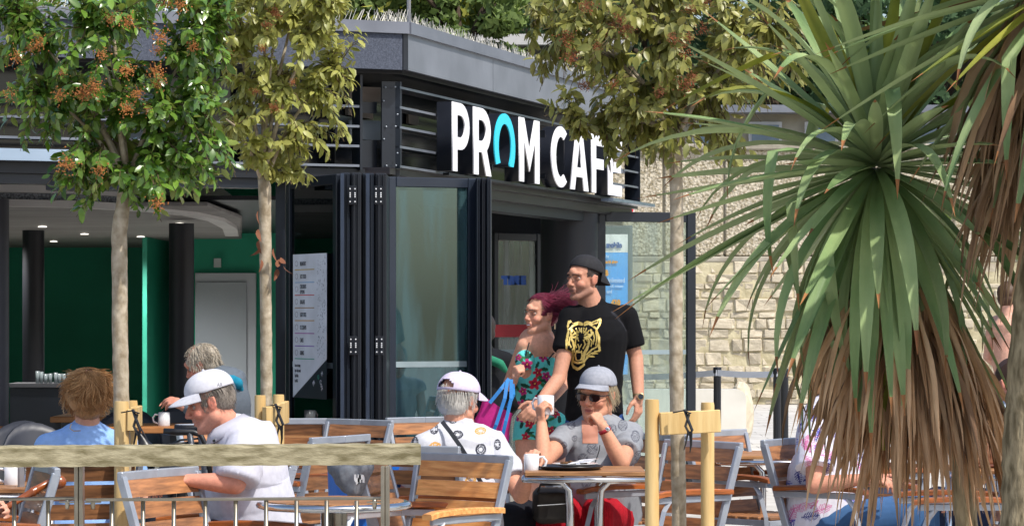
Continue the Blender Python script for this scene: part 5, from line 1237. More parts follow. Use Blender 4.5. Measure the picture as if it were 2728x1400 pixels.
def cap_hat(M, m, par, yaw=0, opening=False, brim=.072, lift=0, scale=1.0, brimdrop=.018, name='cap'):
    Mc = M @ Matrix.Translation((0, -.012, .047+lift)) @ Matrix.Rotation(yaw, 4, 'Z') @ Matrix.Scale(scale, 4)
    n, k = 48, 14; rx, ry, rz = .0845, .1035, .082; vs = []; fs = []; zb = -.003
    for lay in (0, 1):
        for j in range(k+1):
            a = math.asin(zb/rz)*(1-j/k)+(PI/2)*j/k if j < k else PI/2-.001
            for i in range(n):
                p = 2*PI*i/n; g = 1-.010*max(0, math.cos(p*6))**12*(1-j/k)**.3-(.03 if lay else 0)
                c = math.cos(a)**.86; z = rz*math.sin(a)-(.0015 if lay else 0)+.006*(math.cos(p-PI/2) > .3)*(1-j/k)*.6
                vs.append(Mc @ V(rx*c*math.cos(p)*g, ry*c*math.sin(p)*g, z))
    N_ = n*(k+1)
    def hole(i, j):
        if not opening: return False
        p = 2*PI*(i+.5)/n; d = (p-3*PI/2+PI) % (2*PI)-PI; z = (j+.5)/k
        return 1.2/k < z < .40 and (d/.50)**2+((z-.09)/.28)**2 < 1
    for j in range(k):
        for i in range(n):
            if hole(i, j): continue
            a = j*n+i; b = j*n+(i+1) % n; fs += [(a, b, b+n, a+n), (N_+a, N_+a+n, N_+b+n, N_+b)]
    for i in range(n): fs.append((i, N_+i, N_+(i+1) % n, (i+1) % n))
    o = MB().add(vs, fs).obj(name, m, par, smooth=True)
    vs = []; fs = []; nb_, kb = 20, 7
    for lay in (0, 1):
        for j in range(kb+1):
            v = j/kb
            for i in range(nb_+1):
                u = -1+2*i/nb_; p = PI/2+u*1.12; bx, by = rx*.985*math.cos(p), ry*.985*math.sin(p)
                ext = brim*math.sqrt(max(0, 1-abs(u)**2.6)); x = bx*(1-.0*v); y = by+ext*v+ .0
                vs.append(Mc @ V(x*(1+.04*v), y, zb+.006+.002-brimdrop*(.35*v+.65*v*v)-.018*(abs(x)/rx)**2*(v+.15)-(.0035 if lay else 0)))
    q = (nb_+1)*(kb+1)
    for j in range(kb):
        for i in range(nb_): a = j*(nb_+1)+i; fs += [(a, a+1, a+nb_+2, a+nb_+1), (q+a, q+a+nb_+1, q+a+nb_+2, q+a+1)]
    for i in range(nb_): a = kb*(nb_+1)+i; fs.append((a, a+1, q+a+1, q+a))
    MB().add(vs, fs).obj('brim', m, o, smooth=True)
    MB().ell(Mc @ V(0, 0, rz+.001), .006, n=8, m=6).obj('top_button', m, o)
    return o
def strands(name, M, n, reg, flow, ln, r, m, par, steps=6, lift=.004, seed=0, grav=.0, noise=.5, rad=(.079, .099, .089)):
    rg = np.random.default_rng(seed); c = np.array([0, -.012, .035]); rad = np.array(rad)
    d = rg.normal(size=(n*6, 3)); d /= np.linalg.norm(d, axis=1)[:, None]; P = c+d*rad; P = P[reg(P)][:n]; n = len(P)
    pts = [P]; L_ = ln*rg.uniform(.6, 1.2, n)[:, None]/steps; A = rg.normal(size=(n, 3))*noise*.35; wl = np.stack([sn(P, 60, 1), sn(P, 60, 2), sn(P, 60, 4)], 1)*noise*.35; p = P.copy()
    gl = np.array(M.to_3x3().inverted() @ V(0, 0, -1)); gl /= np.linalg.norm(gl)
    for s in range(steps):
        dv = flow(p)+A*.5+wl+gl*grav*(s/steps); dv /= np.linalg.norm(dv, axis=1)[:, None]; p = p+dv*L_
        q = (p-c)/(rad*(1+lift*10*(s+1)/steps)); ln_ = np.linalg.norm(q, axis=1)[:, None]; p = np.where(ln_ < 1, c+(p-c)/ln_, p); pts.append(p)
    Q = np.stack(pts, 1); T = np.gradient(Q, axis=1); T /= np.linalg.norm(T, axis=2)[:, :, None]+1e-9
    X = np.cross(T, np.array([.3, .5, .8])); X /= np.linalg.norm(X, axis=2)[:, :, None]+1e-9; Y = np.cross(T, X); k = steps+1
    rr = r*np.linspace(1, .35, k)[None, :, None]; V3 = [Q+X*rr, Q-X*rr*.5+Y*rr*.87, Q-X*rr*.5-Y*rr*.87]
    Vt = np.stack(V3, 2).reshape(-1, 3); Mm = np.array(M); Vt = Vt @ Mm[:3, :3].T+Mm[:3, 3]
    i = (np.arange(n)*k*3)[:, None, None]; j = (np.arange(steps)*3)[None, :, None]; e = np.arange(3)[None, None, :]; e2 = (e+1) % 3
    F4 = np.stack([i+j+e, i+j+e2, i+j+3+e2, i+j+3+e], -1).reshape(-1, 4)
    me = npmesh(name, Vt, quads=F4); o = link(name, me, m, par, smooth=True); o['kind'] = 'stuff'; return o
def hairmat(nm, a, b): return mat('hair_'+nm, hx(a), .55, 0, hx(b), 14, island=.7, spec=.35)
def hairbase(M, prims, m, par, disp=.004, fr=40, name='hair'):
    mb = MB(); R = M.to_3x3(); s = R.col[0].length; Rn = Matrix([c/s for c in (R.col[0], R.col[1], R.col[2])]).transposed()
    for c, r in prims: mb.ell(M @ V(*c), [x*s for x in r], Rn, 20, 14)
    return link(name, remesh(name, mb, .006, 4, folds=disp, ffreq=fr), m, par)
def person(label, loc): return thing('person', loc, label, 'person', None)
VX = .0052
# ---------- man in the black tiger shirt
D = 17.0; J = dict(A=at(1524, 848, 16.97), B=at(1664, 846, 17.08), nb=at(1583, 822, 17.02), ch=at(1588, 905, 17.0), be=at(1586, 1010, 17), pe=at(1583, 1100, 17), dch=.115, wb=.15, wp=.155)
p = person('tall man in a backwards black cap and black T-shirt with a gold tiger head', V(J['pe'].x, 17, 0))
M = headM(at(1554, 742, 16.98), (-.70, -.70, .0), (.02, 0, 1), 1.03)
JL = dict(J); JL.update(hL=at(1550, 1130, 17), hR=at(1617, 1130, 17), kL=V(at(1548, 0, 17).x, 16.95, .5), kR=V(at(1622, 0, 17).x, 17.02, .5), aL=V(at(1548, 0, 17).x, 17.02, .09), aR=V(at(1625, 0, 17).x, 17.1, .09), fL=V(at(1530, 0, 17).x, 16.88, .03), fR=V(at(1625, 0, 17).x, 16.95, .03))
EA, WA, EB, WB_ = at(1488, 1008, 16.84), at(1436, 1074, 16.68), at(1694, 952, 17.08), at(1701, 1058, 16.98)
mb = MB(); torso(mb, J); head_prims(mb, M, neck=J['nb']+V(0, 0, -.02), nr=.062); legs(mb, JL)
limbs_arm(mb, J['A'], EA, WA, 1.12, wr=.027); limbs_arm(mb, J['B'], EB, WB_, 1.16, wr=.027)
hand(mb, WA, at(1405, 1108, 16.62)-WA, (-.3, .9, -.2), 1, (35, 45, 25), 1.0); hand(mb, WB_, (-.02, -.15, -1), (-.75, .45, 0), 1, (25, 30, 20), 1.05)
def tattoo(P, C):
    q = at(1424, 1046, 16.7); d = np.linalg.norm((P-np.array(q))*np.array([1, .4, 1]), axis=1); m = ((d < .03) & (np.abs(np.sin((P[:, 0]*2+P[:, 2])*160)) > .7))[:, None]*.5; return C*(1-m)
b_ = link('body', remesh('body', mb, VX, 5, post=face_post(M), paint=skin_paint(hx('#c08b72'), M, beard=hx('#6b5148'), lip=hx('#9c5c52'), extra=tattoo, stub=hx('#3a2e28'))), skinmat(), p)
eyes(M, b_, '#2d2018', '#a26f59'); brows(M, b_, '#1d1714', .0048, .002)
BCL = mat('black_cap_cloth', hx('#17171b'), .85, 0, hx('#1f1f24'), 60)
cap_hat(M @ Matrix.Rotation(math.radians(16), 4, 'X'), BCL, p, PI, False, .075, .004, 1.03, .035)
mb = MB(); torso(mb, J, .014); mb.cap(J['A'], J['A'].lerp(EA, .55), .070, .067, 18, flat1=True); mb.cap(J['B'], J['B'].lerp(EB, .74), .073, .069, 18, flat1=True); mb.cap(J['be'], at(1584, 1098, 17), .15, .165, 20, flat1=True); mb.cap(J['ch'], J['be'], .175, .155, 20)
def shirtp(P):
    C = np.tile(np.array(hx('#0d0d10')), (len(P), 1)); a, b = np.array(at(1640, 830, 16.95)), np.array(at(1703, 905, 16.98)); ab = b-a; t = np.clip(((P-a)@ab)/(ab@ab), 0, 1); d = np.linalg.norm((P-(a+t[:, None]*ab)), axis=1); m = (np.abs(d-.02) < .006)[:, None]; return np.where(m, np.array(hx('#2c2c31')), C)
TS = link('t_shirt', remesh('t_shirt', mb, .0055, 14, folds=.008, ffreq=7, seed=2, paint=shirtp), clothmat(.9, 'black_cotton'), p)
mb = MB(); mb.ell(J['pe'], (.16, .13, .11)); legs(mb, JL, .016, 1.08)
link('jeans', remesh('jeans', mb, .008, 4, folds=.005, ffreq=14, paint=solid(hx('#2d4c86'))), clothmat(.85, 'denim'), p); shoes(JL, CUP, p)
# gold tiger print: flat print laid over the shirt
def ppd(P, a, b):
    a, b = np.array(a, float), np.array(b, float); ab = b-a; t = np.clip(((P-a)@ab)/max(ab@ab, 1e-9), 0, 1); return np.linalg.norm(P-(a+t[:, None]*ab), axis=1)
def inpoly(P, poly):
    x, y = P[:, 0], P[:, 1]; ins = np.zeros(len(P), bool); n = len(poly)
    for i in range(n):
        (x1, y1), (x2, y2) = poly[i], poly[(i+1) % n]
        if y1 == y2: continue
        c = ((y1 > y) != (y2 > y)) & (x < (x2-x1)*(y-y1)/(y2-y1)+x1); ins ^= c
    return ins
def stroke(P, pts, w_): 
    d = np.full(len(P), 1e9)
    for i in range(len(pts)-1): d = np.minimum(d, ppd(P, pts[i], pts[i+1]))
    return d < w_/2
OUT = [(285, 235), (330, 300), (375, 278), (450, 262), (510, 285), (535, 310), (560, 272), (620, 255), (690, 275), (800, 228), (862, 200), (885, 240), (860, 330), (800, 425), (830, 500), (855, 570), (850, 690), (868, 820), (850, 842), (765, 850), (822, 885), (700, 905), (758, 948), (640, 950), (590, 1010), (560, 1060), (565, 1110), (490, 1175), (425, 1215), (340, 1170), (302, 1080), (310, 1000), (262, 935), (320, 950), (240, 850), (190, 815), (183, 650), (210, 500), (235, 430), (213, 360), (230, 270)]
def tiger(P):
    c = (480, 620); m = inpoly(P, OUT)
    inner = [(c[0]+(x-c[0])*.88, c[1]+(y-c[1])*.90) for x, y in OUT]; m &= ~inpoly(P, inner)
    G = lambda pts, w_: stroke(P, pts, w_*1.18)
    for pts, w_ in [([(240, 420), (330, 345), (430, 310), (520, 325)], 34), ([(560, 330), (640, 305), (700, 340), (780, 400)], 34), ([(250, 260), (235, 330), (245, 420)], 26), ([(860, 220), (790, 290), (700, 315)], 30), ([(870, 260), (840, 340), (780, 410)], 26),
                    ([(310, 420), (290, 500), (300, 560), (420, 580)], 34), ([(330, 520), (370, 490), (430, 525), (370, 560)], 26), ([(560, 570), (640, 560), (700, 500), (680, 430)], 34), ([(560, 520), (610, 495), (660, 520), (600, 545)], 24),
                    ([(395, 400), (410, 440), (450, 470)], 20), ([(455, 390), (470, 450)], 18), ([(500, 400), (500, 470)], 26), ([(545, 390), (540, 450)], 18), ([(595, 390), (580, 440), (540, 480)], 20), ([(340, 440), (360, 470), (430, 480)], 18), ([(640, 440), (620, 465), (570, 480)], 18),
                    ([(250, 470), (225, 600), (240, 720)], 18), ([(270, 560), (255, 680), (290, 760)], 20), ([(300, 600), (330, 660), (350, 760), (345, 850)], 34), ([(390, 600), (370, 700), (400, 760)], 26), ([(720, 470), (745, 580), (720, 690)], 20), ([(770, 470), (790, 580), (770, 720)], 18), ([(820, 520), (820, 640), (800, 740)], 14),
                    ([(600, 590), (640, 650), (610, 760)], 46), ([(540, 620), (570, 700), (530, 780)], 20), ([(660, 590), (700, 640), (680, 740)], 18), ([(330, 800), (335, 900), (340, 1030)], 36), ([(600, 790), (560, 860), (530, 1000)], 46), ([(430, 700), (455, 760), (450, 820), (400, 830)], 18), ([(500, 700), (470, 760)], 14), ([(395, 830), (380, 920), (400, 1000)], 22), ([(500, 830), (510, 920), (490, 1000)], 20), ([(400, 850), (500, 850)], 26), ([(340, 1040), (430, 1065), (540, 1040)], 34), ([(390, 1000), (430, 1020), (480, 1000)], 14),
                    ([(600, 900), (700, 800), (790, 750)], 26), ([(590, 940), (690, 870), (830, 830)], 16), ([(600, 970), (660, 920), (740, 935)], 14), ([(260, 820), (300, 850), (310, 920)], 16), ([(445, 640), (430, 600), (400, 600)], 14), ([(540, 640), (560, 600), (590, 600)], 14)]: m |= G(pts, w_)
    for pts, w_ in [([(290, 345), (240, 390)], 22), ([(720, 345), (815, 325), (785, 370)], 20), ([(535, 320), (535, 360)], 12), ([(372, 522), (376, 526)], 20), ([(600, 518), (604, 522)], 16), ([(270, 300), (350, 315)], 9), ([(720, 300), (830, 265)], 9), ([(340, 800), (345, 1000)], 5), ([(610, 610), (620, 720)], 7), ([(590, 640), (600, 740)], 6)]: m &= ~G(pts, w_)
    return m
def decal(src, fn, box, D0, toxy, m, name, par, step=.0022, off=.0022):
    bvh = BVHTree.FromPolygons([v.co.copy() for v in src.vertices], [tuple(q.vertices) for q in src.polygons]); x0, z0, x1, z1 = box
    nx, nz = int((x1-x0)/step), int((z1-z0)/step); xs = x0+np.arange(nx)*step; zs = z0+np.arange(nz)*step
    XX, ZZ = np.meshgrid(xs, zs, indexing='ij'); msk = fn(toxy(XX.ravel()+step/2, ZZ.ravel()+step/2)).reshape(nx, nz)
    vid = {}; vs = []; fs = []
    def vv(i, k):
        if (i, k) not in vid:
            o = Vector((x0+i*step, D0, z0+k*step)); d = (o-V(0, 0, H)).normalized(); h = bvh.ray_cast(o, V(0, 1, 0))
            if h[0] is None: vid[(i, k)] = None
            else: vid[(i, k)] = len(vs); vs.append(h[0]+(h[1] if h[1].y < 0 else -h[1])*off)
        return vid[(i, k)]
    for i in range(nx):
        for k in range(nz):
            if msk[i, k]:
                q = [vv(i, k), vv(i+1, k), vv(i+1, k+1), vv(i, k+1)]
                if None not in q: fs.append(q)
    me = bpy.data.meshes.new(name); me.from_pydata([tuple(v) for v in vs], [], fs); return link(name, me, m, par, smooth=True)
s17 = 17/F
def toz(x, z): return np.stack([((x/s17+1364)-1480)*7.344, ((YH-(z-H)/s17)-820)*7.344], 1)
a, b = at(1500, 992, 17), at(1606, 842, 17)
decal(TS.data, tiger, (a.x, a.z, b.x, b.z), 16.3, toz, mat('gold_print', hx('#dcc57a'), .35, .35, hx('#c2a552'), 60), 'tiger_print', TS)
# watch and ring
def band(c, ax, r, w_, m, name, par): 
    t = unit(ax); R = t.to_track_quat('Z', 'Y').to_matrix(); return MB().lathe([(r, -w_/2), (r+.003, -w_/2), (r+.003, w_/2), (r, w_/2)], c, 20, R).obj(name, m, par, smooth=True)
wt = thing('wristwatch', at(1700, 1055, 16.95), 'gold wristwatch with a dark round dial on the tall man', 'watch'); GOLD = mat('gold_metal', hx('#d9b989'), .3, .8)
band(at(1700.5, 1052, 16.985), (.05, -.1, -1), .029, .018, GOLD, 'strap', wt); MB().lathe([(0, 0), (.019, 0), (.02, .007), (.016, .009), (0, .009)], at(1707, 1055, 16.945), 20, Matrix.Rotation(PI/2, 3, 'X')).obj('case', GOLD, wt); MB().lathe([(0, .009), (.015, .009), (.015, .0105), (0, .011)], at(1707, 1055, 16.945), 20, Matrix.Rotation(PI/2, 3, 'X')).obj('dial', mat('dial_grey', hx('#3b444e'), .15), wt)
# ---------- woman with maroon hair
J = dict(A=at(1396, 920, 17.2), B=at(1484, 928, 17.4), nb=at(1450, 902, 17.33), ch=at(1431, 965, 17.26), be=at(1426, 1045, 17.28), pe=at(1438, 1125, 17.32), dch=.085, wb=.115, wp=.155)
p = person('woman with windblown maroon hair in a turquoise floral playsuit', V(J['pe'].x, 17.3, 0))
M = headM(at(1440, 836, 17.22), (-.78, -.62, .02), (.0, 0, 1), .96)
EA, WA, EB, WB_ = at(1354, 1026, 17.32), at(1370, 1014, 17.06), at(1502, 1022, 17.38), at(1446, 1088, 17.05)
JL = dict(hL=at(1414, 1150, 17.28), hR=at(1470, 1150, 17.36), kL=V(at(1408, 0, 17.3).x, 17.2, .47), kR=V(at(1470, 0, 17.3).x, 17.35, .47), aL=V(at(1412, 0, 17.3).x, 17.28, .08), aR=V(at(1475, 0, 17.3).x, 17.42, .08), fL=V(at(1380, 0, 17.3).x, 17.2, .03), fR=V(at(1440, 0, 17.3).x, 17.3, .03))
mb = MB(); r, f, up = torso(mb, J); head_prims(mb, M, fem=True, chub=.004, neck=J['nb']+V(0, 0, -.01), nr=.047); legs(mb, JL, 0, 1.12, None, .085, .056, .037)
for q in (-1, 1): mb.ell(J['ch']+r*q*.045+V(-.04, -.075, .015), (.052, .05, .055))
limbs_arm(mb, J['A'], EA, WA, .95); limbs_arm(mb, J['B'], EB, WB_, .95)
hand(mb, WA, (.2, -.35, .9), (.8, .45, .1), -1, (75, 85, 50), .92, 0, .3); hand(mb, WB_, at(1412, 1104, 16.85)-WB_, (.2, .9, -.3), -1, (30, 40, 25), .9)
b_ = link('body', remesh('body', mb, VX, 5, post=face_post(M), paint=skin_paint(hx('#d19a80'), M, lip=hx('#b3555a'), cheek=.16)), skinmat(), p)
eyes(M, b_, '#33241a', '#a8735c'); brows(M, b_, '#3a2320', .0034)
MB().tube([M @ V(-.014, .0925, -.0655), M @ V(0, .0965, -.0664), M @ V(.014, .0925, -.0655)], .0022, 6).obj('teeth', CUP, b_)
HM = hairmat('maroon', '#8f2a4c', '#4a1226')
hairbase(M, [((0, -.036, .036), (.080, .086, .080)), ((0, -.02, .058), (.064, .058, .046)), ((.0, -.075, -.0), (.07, .05, .07)), ((0, -.11, .015), (.055, .06, .048)), ((0, -.15, -.005), (.042, .055, .034))], HM, p, .005)
def fl(p_): v = np.zeros_like(p_); v[:, 1] = -1; v[:, 2] = -.12+.55*sn(p_, 22, 5); v[:, 0] = p_[:, 0]*2+.5*sn(p_, 26, 8); return v
strands('hair_strands', M, 1500, lambda q: (q[:, 2] > .05-.75*q[:, 1]*.9-.03) & ~((q[:, 1] > .045) & (q[:, 2] < .085)), fl, .21, .0016, HM, p, 10, .008, 5, .12, .8, (.083, .101, .09))
def dress(P):
    C = np.tile(np.array(hx('#62cfc8')), (len(P), 1)); C *= (1+.06*sn(P, 18, 2)[:, None]); x, z = P[:, 0]/ (17.3/F)+1364, YH-(P[:, 2]-H)/(17.3/F); rg = random.Random(5)
    fl_ = [(1404, 968, 20, 'm'), (1432, 990, 17, 'r'), (1424, 1020, 22, 'r'), (1446, 950, 16, 'm'), (1455, 1000, 17, 'm'), (1393, 1040, 15, 'm'), (1390, 1075, 18, 'm'), (1432, 1062, 18, 'r'), (1470, 1060, 18, 'm'), (1385, 1110, 17, 'm'), (1410, 1125, 18, 'r'), (1465, 1145, 18, 'r'), (1440, 1105, 14, 'm'), (1400, 1160, 15, 'r'), (1480, 1100, 16, 'r'), (1490, 1150, 14, 'm'), (1380, 950, 12, 'm'), (1440, 1160, 12, 'm')]
    for fx, fz, fr, k in fl_:
        for _ in range(3):
            a = rg.uniform(0, 6.28); fr_ = fr; lx, lz = fx+math.cos(a)*fr*1.15, fz+math.sin(a)*fr*1.15; ca, sa = math.cos(a+.5), math.sin(a+.5); u = (x-lx)*ca+(z-lz)*sa; v = -(x-lx)*sa+(z-lz)*ca
            C[(u/ (fr*.62))**2+(v/(fr*.24))**2 < 1] = hx('#1f4a3a') if _ else hx('#3c7a4a')
    for fx, fz, fr, k in fl_:
        fr = fr*.78; dx, dz = x-fx, z-fz; rr = np.hypot(dx, dz); th = np.arctan2(dz, dx)+fx; pr = fr*(.55+.45*np.abs(np.cos(2.5*th)))
        C[rr < pr] = hx('#b9273f') if k == 'r' else hx('#b83173'); C[rr < pr*.45] = hx('#7c1433') if k == 'r' else hx('#6f1746'); C[rr < fr*.14] = hx('#e8b25a')
    return C
mb = MB(); J2 = dict(J); up = (J['nb']-J['pe']).normalized(); R = Matrix((r, f, up)).transposed()
mb.ell(J['ch']-up*.01, (.112, .110, .10), R); mb.cap(J['ch']-up*.03, J['be'], .105, .118, 20)
for q in (-1, 1): mb.ell(J['ch']+r*q*.045+V(-.041, -.078, .012), (.057, .055, .058))
mb.ell(J['be'], (.125, .105, .12), R); mb.ell(J['pe'], (.165, .125, .10), R)
for q in ('L', 'R'): mb.cap(JL['h'+q]+V(0, 0, .03), JL['h'+q].lerp(JL['k'+q], .16), .098, .106, 18, flat1=True)
link('floral_playsuit', remesh('dress', mb, .0045, 8, folds=.004, ffreq=16, seed=4, paint=dress), clothmat(.8, 'floral_cloth'), p)
for (a, b, c) in [((1410, 917, 17.12), (1403, 935, 17.1), (1396, 962, 17.12)), ((1484, 920, 17.28), (1475, 940, 17.2), (1462, 955, 17.14))]: MB().tube([at(*a)+V(0, 0, .012), at(*b), at(*c)], .004, 6).obj('shoulder_strap', mat('strap_black', hx('#1b2326'), .8), p)
MB().tube([at(1478, 862, 17.2), at(1478, 876, 17.19)], .004, 6).obj('earring', GOLD, p); shoes(JL, BLKP, p)
# pink bag with blue straps
bg_ = thing('shopping_bag', at(1315, 1180, 17.05), 'bright pink shopping bag with long blue straps on the arm of the maroon haired woman', 'bag')
q = [at(1288, 1058, 17.0), at(1365, 1100, 16.98), at(1350, 1222, 17.0), at(1256, 1142, 17.02)]
mb = MB(); n = 10
for lay, oy in ((0, -.035), (1, .035)):
    for i in range(n+1):
        for j in range(n+1):
            u, v = i/n, j/n; pp = (q[0].lerp(q[1], u)).lerp(q[3].lerp(q[2], u), v); bul = math.sin(PI*u)*.9; mb.v.append(tuple(pp+V(.004*math.sin(u*9+v*5), oy*bul*(.3+v)*1.2+.006*math.sin(u*17+v*7)-.003, .004*math.sin(v*11+u*6))))
N_ = (n+1)**2
for i in range(n):
    for j in range(n): a = i*(n+1)+j; mb.f += [(a, a+n+1, a+n+2, a+1), (N_+a, N_+a+1, N_+a+n+2, N_+a+n+1)]
for i in range(n): a = i*(n+1)+n; mb.f.append((a, a+n+1, N_+a+n+1, N_+a))
for j in range(n): mb.f += [(j, j+1, N_+j+1, N_+j), (n*(n+1)+j, N_+n*(n+1)+j, N_+n*(n+1)+j+1, n*(n+1)+j+1)]
mb.obj('bag_body', mat('bag_magenta', hx('#c81f84'), .75, 0, hx('#a8166d'), 9, .002, 40), bg_, smooth=True)
BST = mat('bag_strap_blue', hx('#1f7fc4'), .7, 0, hx('#1a6bb0'), 9)
for pts in ([(1356, 1008, 17.02), (1335, 1035, 16.97), (1305, 1072, 16.95)], [(1352, 1012, 17.0), (1345, 1060, 16.93), (1322, 1130, 16.9), (1305, 1170, 16.92)], [(1362, 1010, 17.0), (1362, 1060, 16.93), (1348, 1120, 16.91), (1332, 1190, 16.92)], [(1366, 1022, 17.02), (1368, 1050, 16.96), (1352, 1085, 16.95)]):
    P = [at(*a) for a in pts]; m = MB()
    for i in range(len(P)-1): m.beam(P[i], P[i+1]+(P[i+1]-P[i])*.02, .020, .003, up=V(0, 1, 0))
    m.obj('strap', BST, bg_)
# ---------- woman in the grey cap
J = dict(A=at(1510, 1160, 14.68), B=at(1682, 1156, 14.9), nb=at(1602, 1132, 14.82), ch=at(1598, 1205, 14.78), be=at(1598, 1290, 14.76), pe=at(1600, 1372, 14.84), dch=.125, wb=.175, wp=.185)
p = person('older woman in a grey cap and dark glasses raising a mug at the square table', V(J['pe'].x, 14.8, 0))
M = headM(at(1590, 1050, 14.72), (-.46, -.87, -.10), (.06, 0, 1), 1.02)
EA, WA, EB, WB_ = at(1448, 1228, 14.42), at(1443, 1128, 14.55), at(1655, 1232, 14.38), at(1606, 1136, 14.36)
seated_legs(J, (-.35, -1, 0), J['pe'], .42, .12, .52)
mb = MB(); torso(mb, J); head_prims(mb, M, fem=True, chub=.012, neck=J['nb']+V(0, 0, -.01), nr=.058); legs(mb, J)
limbs_arm(mb, J['A'], EA, WA, 1.12); limbs_arm(mb, J['B'], EB, WB_, 1.14)
hand(mb, WA, (-.12, .05, 1), (.75, .4, 0), -1, (55, 60, 40), .95, .02, .3); hand(mb, WB_, at(1574, 1082, 14.42)-WB_, (-.55, .6, -.45), 1, (65, 70, 45), .95, .0, .3)
b_ = link('body', remesh('body', mb, VX, 5, post=face_post(M), paint=skin_paint(hx('#d0977a'), M, lip=hx('#a8605a'), cheek=.14, blotch=.16)), skinmat(), p)
HG = hairmat('grey_blonde', '#cdbf9f', '#9d8f76'); hairbase(M, [((0, -.026, .02), (.081, .09, .082)), ((0, -.045, -.02), (.078, .06, .06))], HG, p, .003)
def fl2(p_): v = np.zeros_like(p_); v[:, 2] = -1; v[:, 0] = p_[:, 0]*4; v[:, 1] = -.2; return v
strands('hair_strands', M, 380, lambda q: (q[:, 1] < .03) & (q[:, 2] < .06) & (q[:, 2] > -.03), fl2, .06, .0018, HG, p, 5, .006, 6, .3, .6, (.082, .1, .09))
GC = mat('grey_cap_cloth', hx('#9b9ea8'), .85, 0, hx('#8e929c'), 60, .0004, 300); cap_hat(M @ Matrix.Rotation(math.radians(3), 4, 'X'), GC, p, 0, False, .062, .003, 1.03, .012)
SG = mat('sunglass_lens', hx('#1f1014'), .06, 0, hx('#2a151a'), 3)
for q in (-1, 1):
    n = 14; pts = [(q*.034+.029*math.cos(2*PI*i/n)*(1 if abs(math.cos(2*PI*i/n)) < .8 else .97), -.004+.0175*math.sin(2*PI*i/n)+.003*(math.sin(2*PI*i/n) > 0)) for i in range(n)]
    vs = [M @ V(x, .1-.22*abs(x)**1.35, z) for x, z in pts]+[M @ V(x, .097-.22*abs(x)**1.35, z) for x, z in pts]; MB().add(vs, [tuple(range(n)), tuple(range(2*n-1, n-1, -1))]+[(i, (i+1) % n, (i+1) % n+n, i+n) for i in range(n)]).obj('sunglass_lens', SG, p)
    MB().tube([M @ V(q*.062, .094, .008), M @ V(q*.076, .06, .007), M @ V(q*.08, .0, .004)], .0028, 6).obj('sunglass_arm', BLKP, p)
MB().tube([M @ V(-.064, .094, .011), M @ V(-.03, .102, .015), M @ V(0, .104, .011), M @ V(.03, .102, .015), M @ V(.064, .094, .011)], .0028, 6).obj('sunglass_frame', BLKP, p)
def greyp(P):
    C = np.tile(np.array(hx('#8d9096')), (len(P), 1))*(1+.05*sn(P, 16, 2)[:, None]); s = 14.7/F; x, z = P[:, 0]/s+1364, YH-(P[:, 2]-H)/s
    for cx, cz, rr in [(1522, 1130, 11), (1660, 1132, 14), (1692, 1160, 13), (1576, 1192, 15), (1552, 1220, 14), (1700, 1210, 14), (1630, 1140, 12), (1672, 1185, 12), (1620, 1262, 16), (1560, 1280, 14), (1655, 1290, 14), (1500, 1180, 9), (1530, 1165, 8), (1590, 1320, 13)]:
        d = np.hypot(x-cx, (z-cz)*.95); m = (d < rr) & ((np.sin(d*1.7+np.arctan2(z-cz, x-cx)*3) > .1) | (d > rr-2)); C[m] = hx('#5d5f68')
    # square neckline stays bare skin
    return C
mb = MB(); torso(mb, J, .016); mb.cap(J['A'], J['A'].lerp(EA, .52), .062, .068, 18, flat1=True); mb.cap(J['B'], J['B'].lerp(EB, .68), .062, .072, 18, flat1=True); mb.cap(J['be'], J['pe'], .19, .20, 20)
gt = link('grey_top', remesh('grey_top', mb, .0055, 12, folds=.010, ffreq=8, seed=6, paint=greyp), clothmat(.9), p)
# bare skin in the square neckline, a separate skin coloured inset following the chest
def neck_(P): return (P[:, 0] > 1549) & (P[:, 0] < 1592) & (P[:, 1] > 1118) & (P[:, 1] < 1178) & (P[:, 0] > 1549+(P[:, 1]-1118)*.05)
s14 = 14.7/F
def toP(x, z): return np.stack([x/s14+1364, YH-(z-H)/s14], 1)
a, b = at(1540, 1190, 14.7), at(1600, 1110, 14.7)
skm = mat('chest_skin', hx('#cb927a'), .55, 0, hx('#bf8069'), 20, sub=.1)
decal(gt.data, neck_, (a.x, a.z, b.x, b.z), 14.0, toP, skm, 'neckline_skin', p, .003, .002)
mb = MB(); mb.ell(J['pe'], (.19, .15, .1)); legs(mb, J, .018, 1.15)
def redp(P): C = np.tile(np.array(hx('#b01828')), (len(P), 1)); C[np.sin(P[:, 0]*420+P[:, 1]*160) > .5] = hx('#8c0f1c'); return C
link('red_trousers', remesh('trousers', mb, .007, 4, folds=.005, ffreq=14, paint=redp), clothmat(), p); shoes(J, BLKP, p)
w2 = thing('wristwatch', at(1602, 1148, 14.4), 'small silver watch on a red strap on the grey capped woman', 'watch'); band(WB_+(EB-WB_)*.10, EB-WB_, .0285, .017, mat('red_strap', hx('#a32030'), .5), 'strap', w2); MB().ell(WB_+(EB-WB_)*.10+V(.012, -.027, .006), (.013, .005, .012), n=12, m=8).obj('case', CHROME, w2)
MB().tube([at(1598, 1185, 14.56), at(1596, 1200, 14.54), at(1584, 1235, 14.55)], .0025, 6).obj('pendant_cord', BLKP, p)
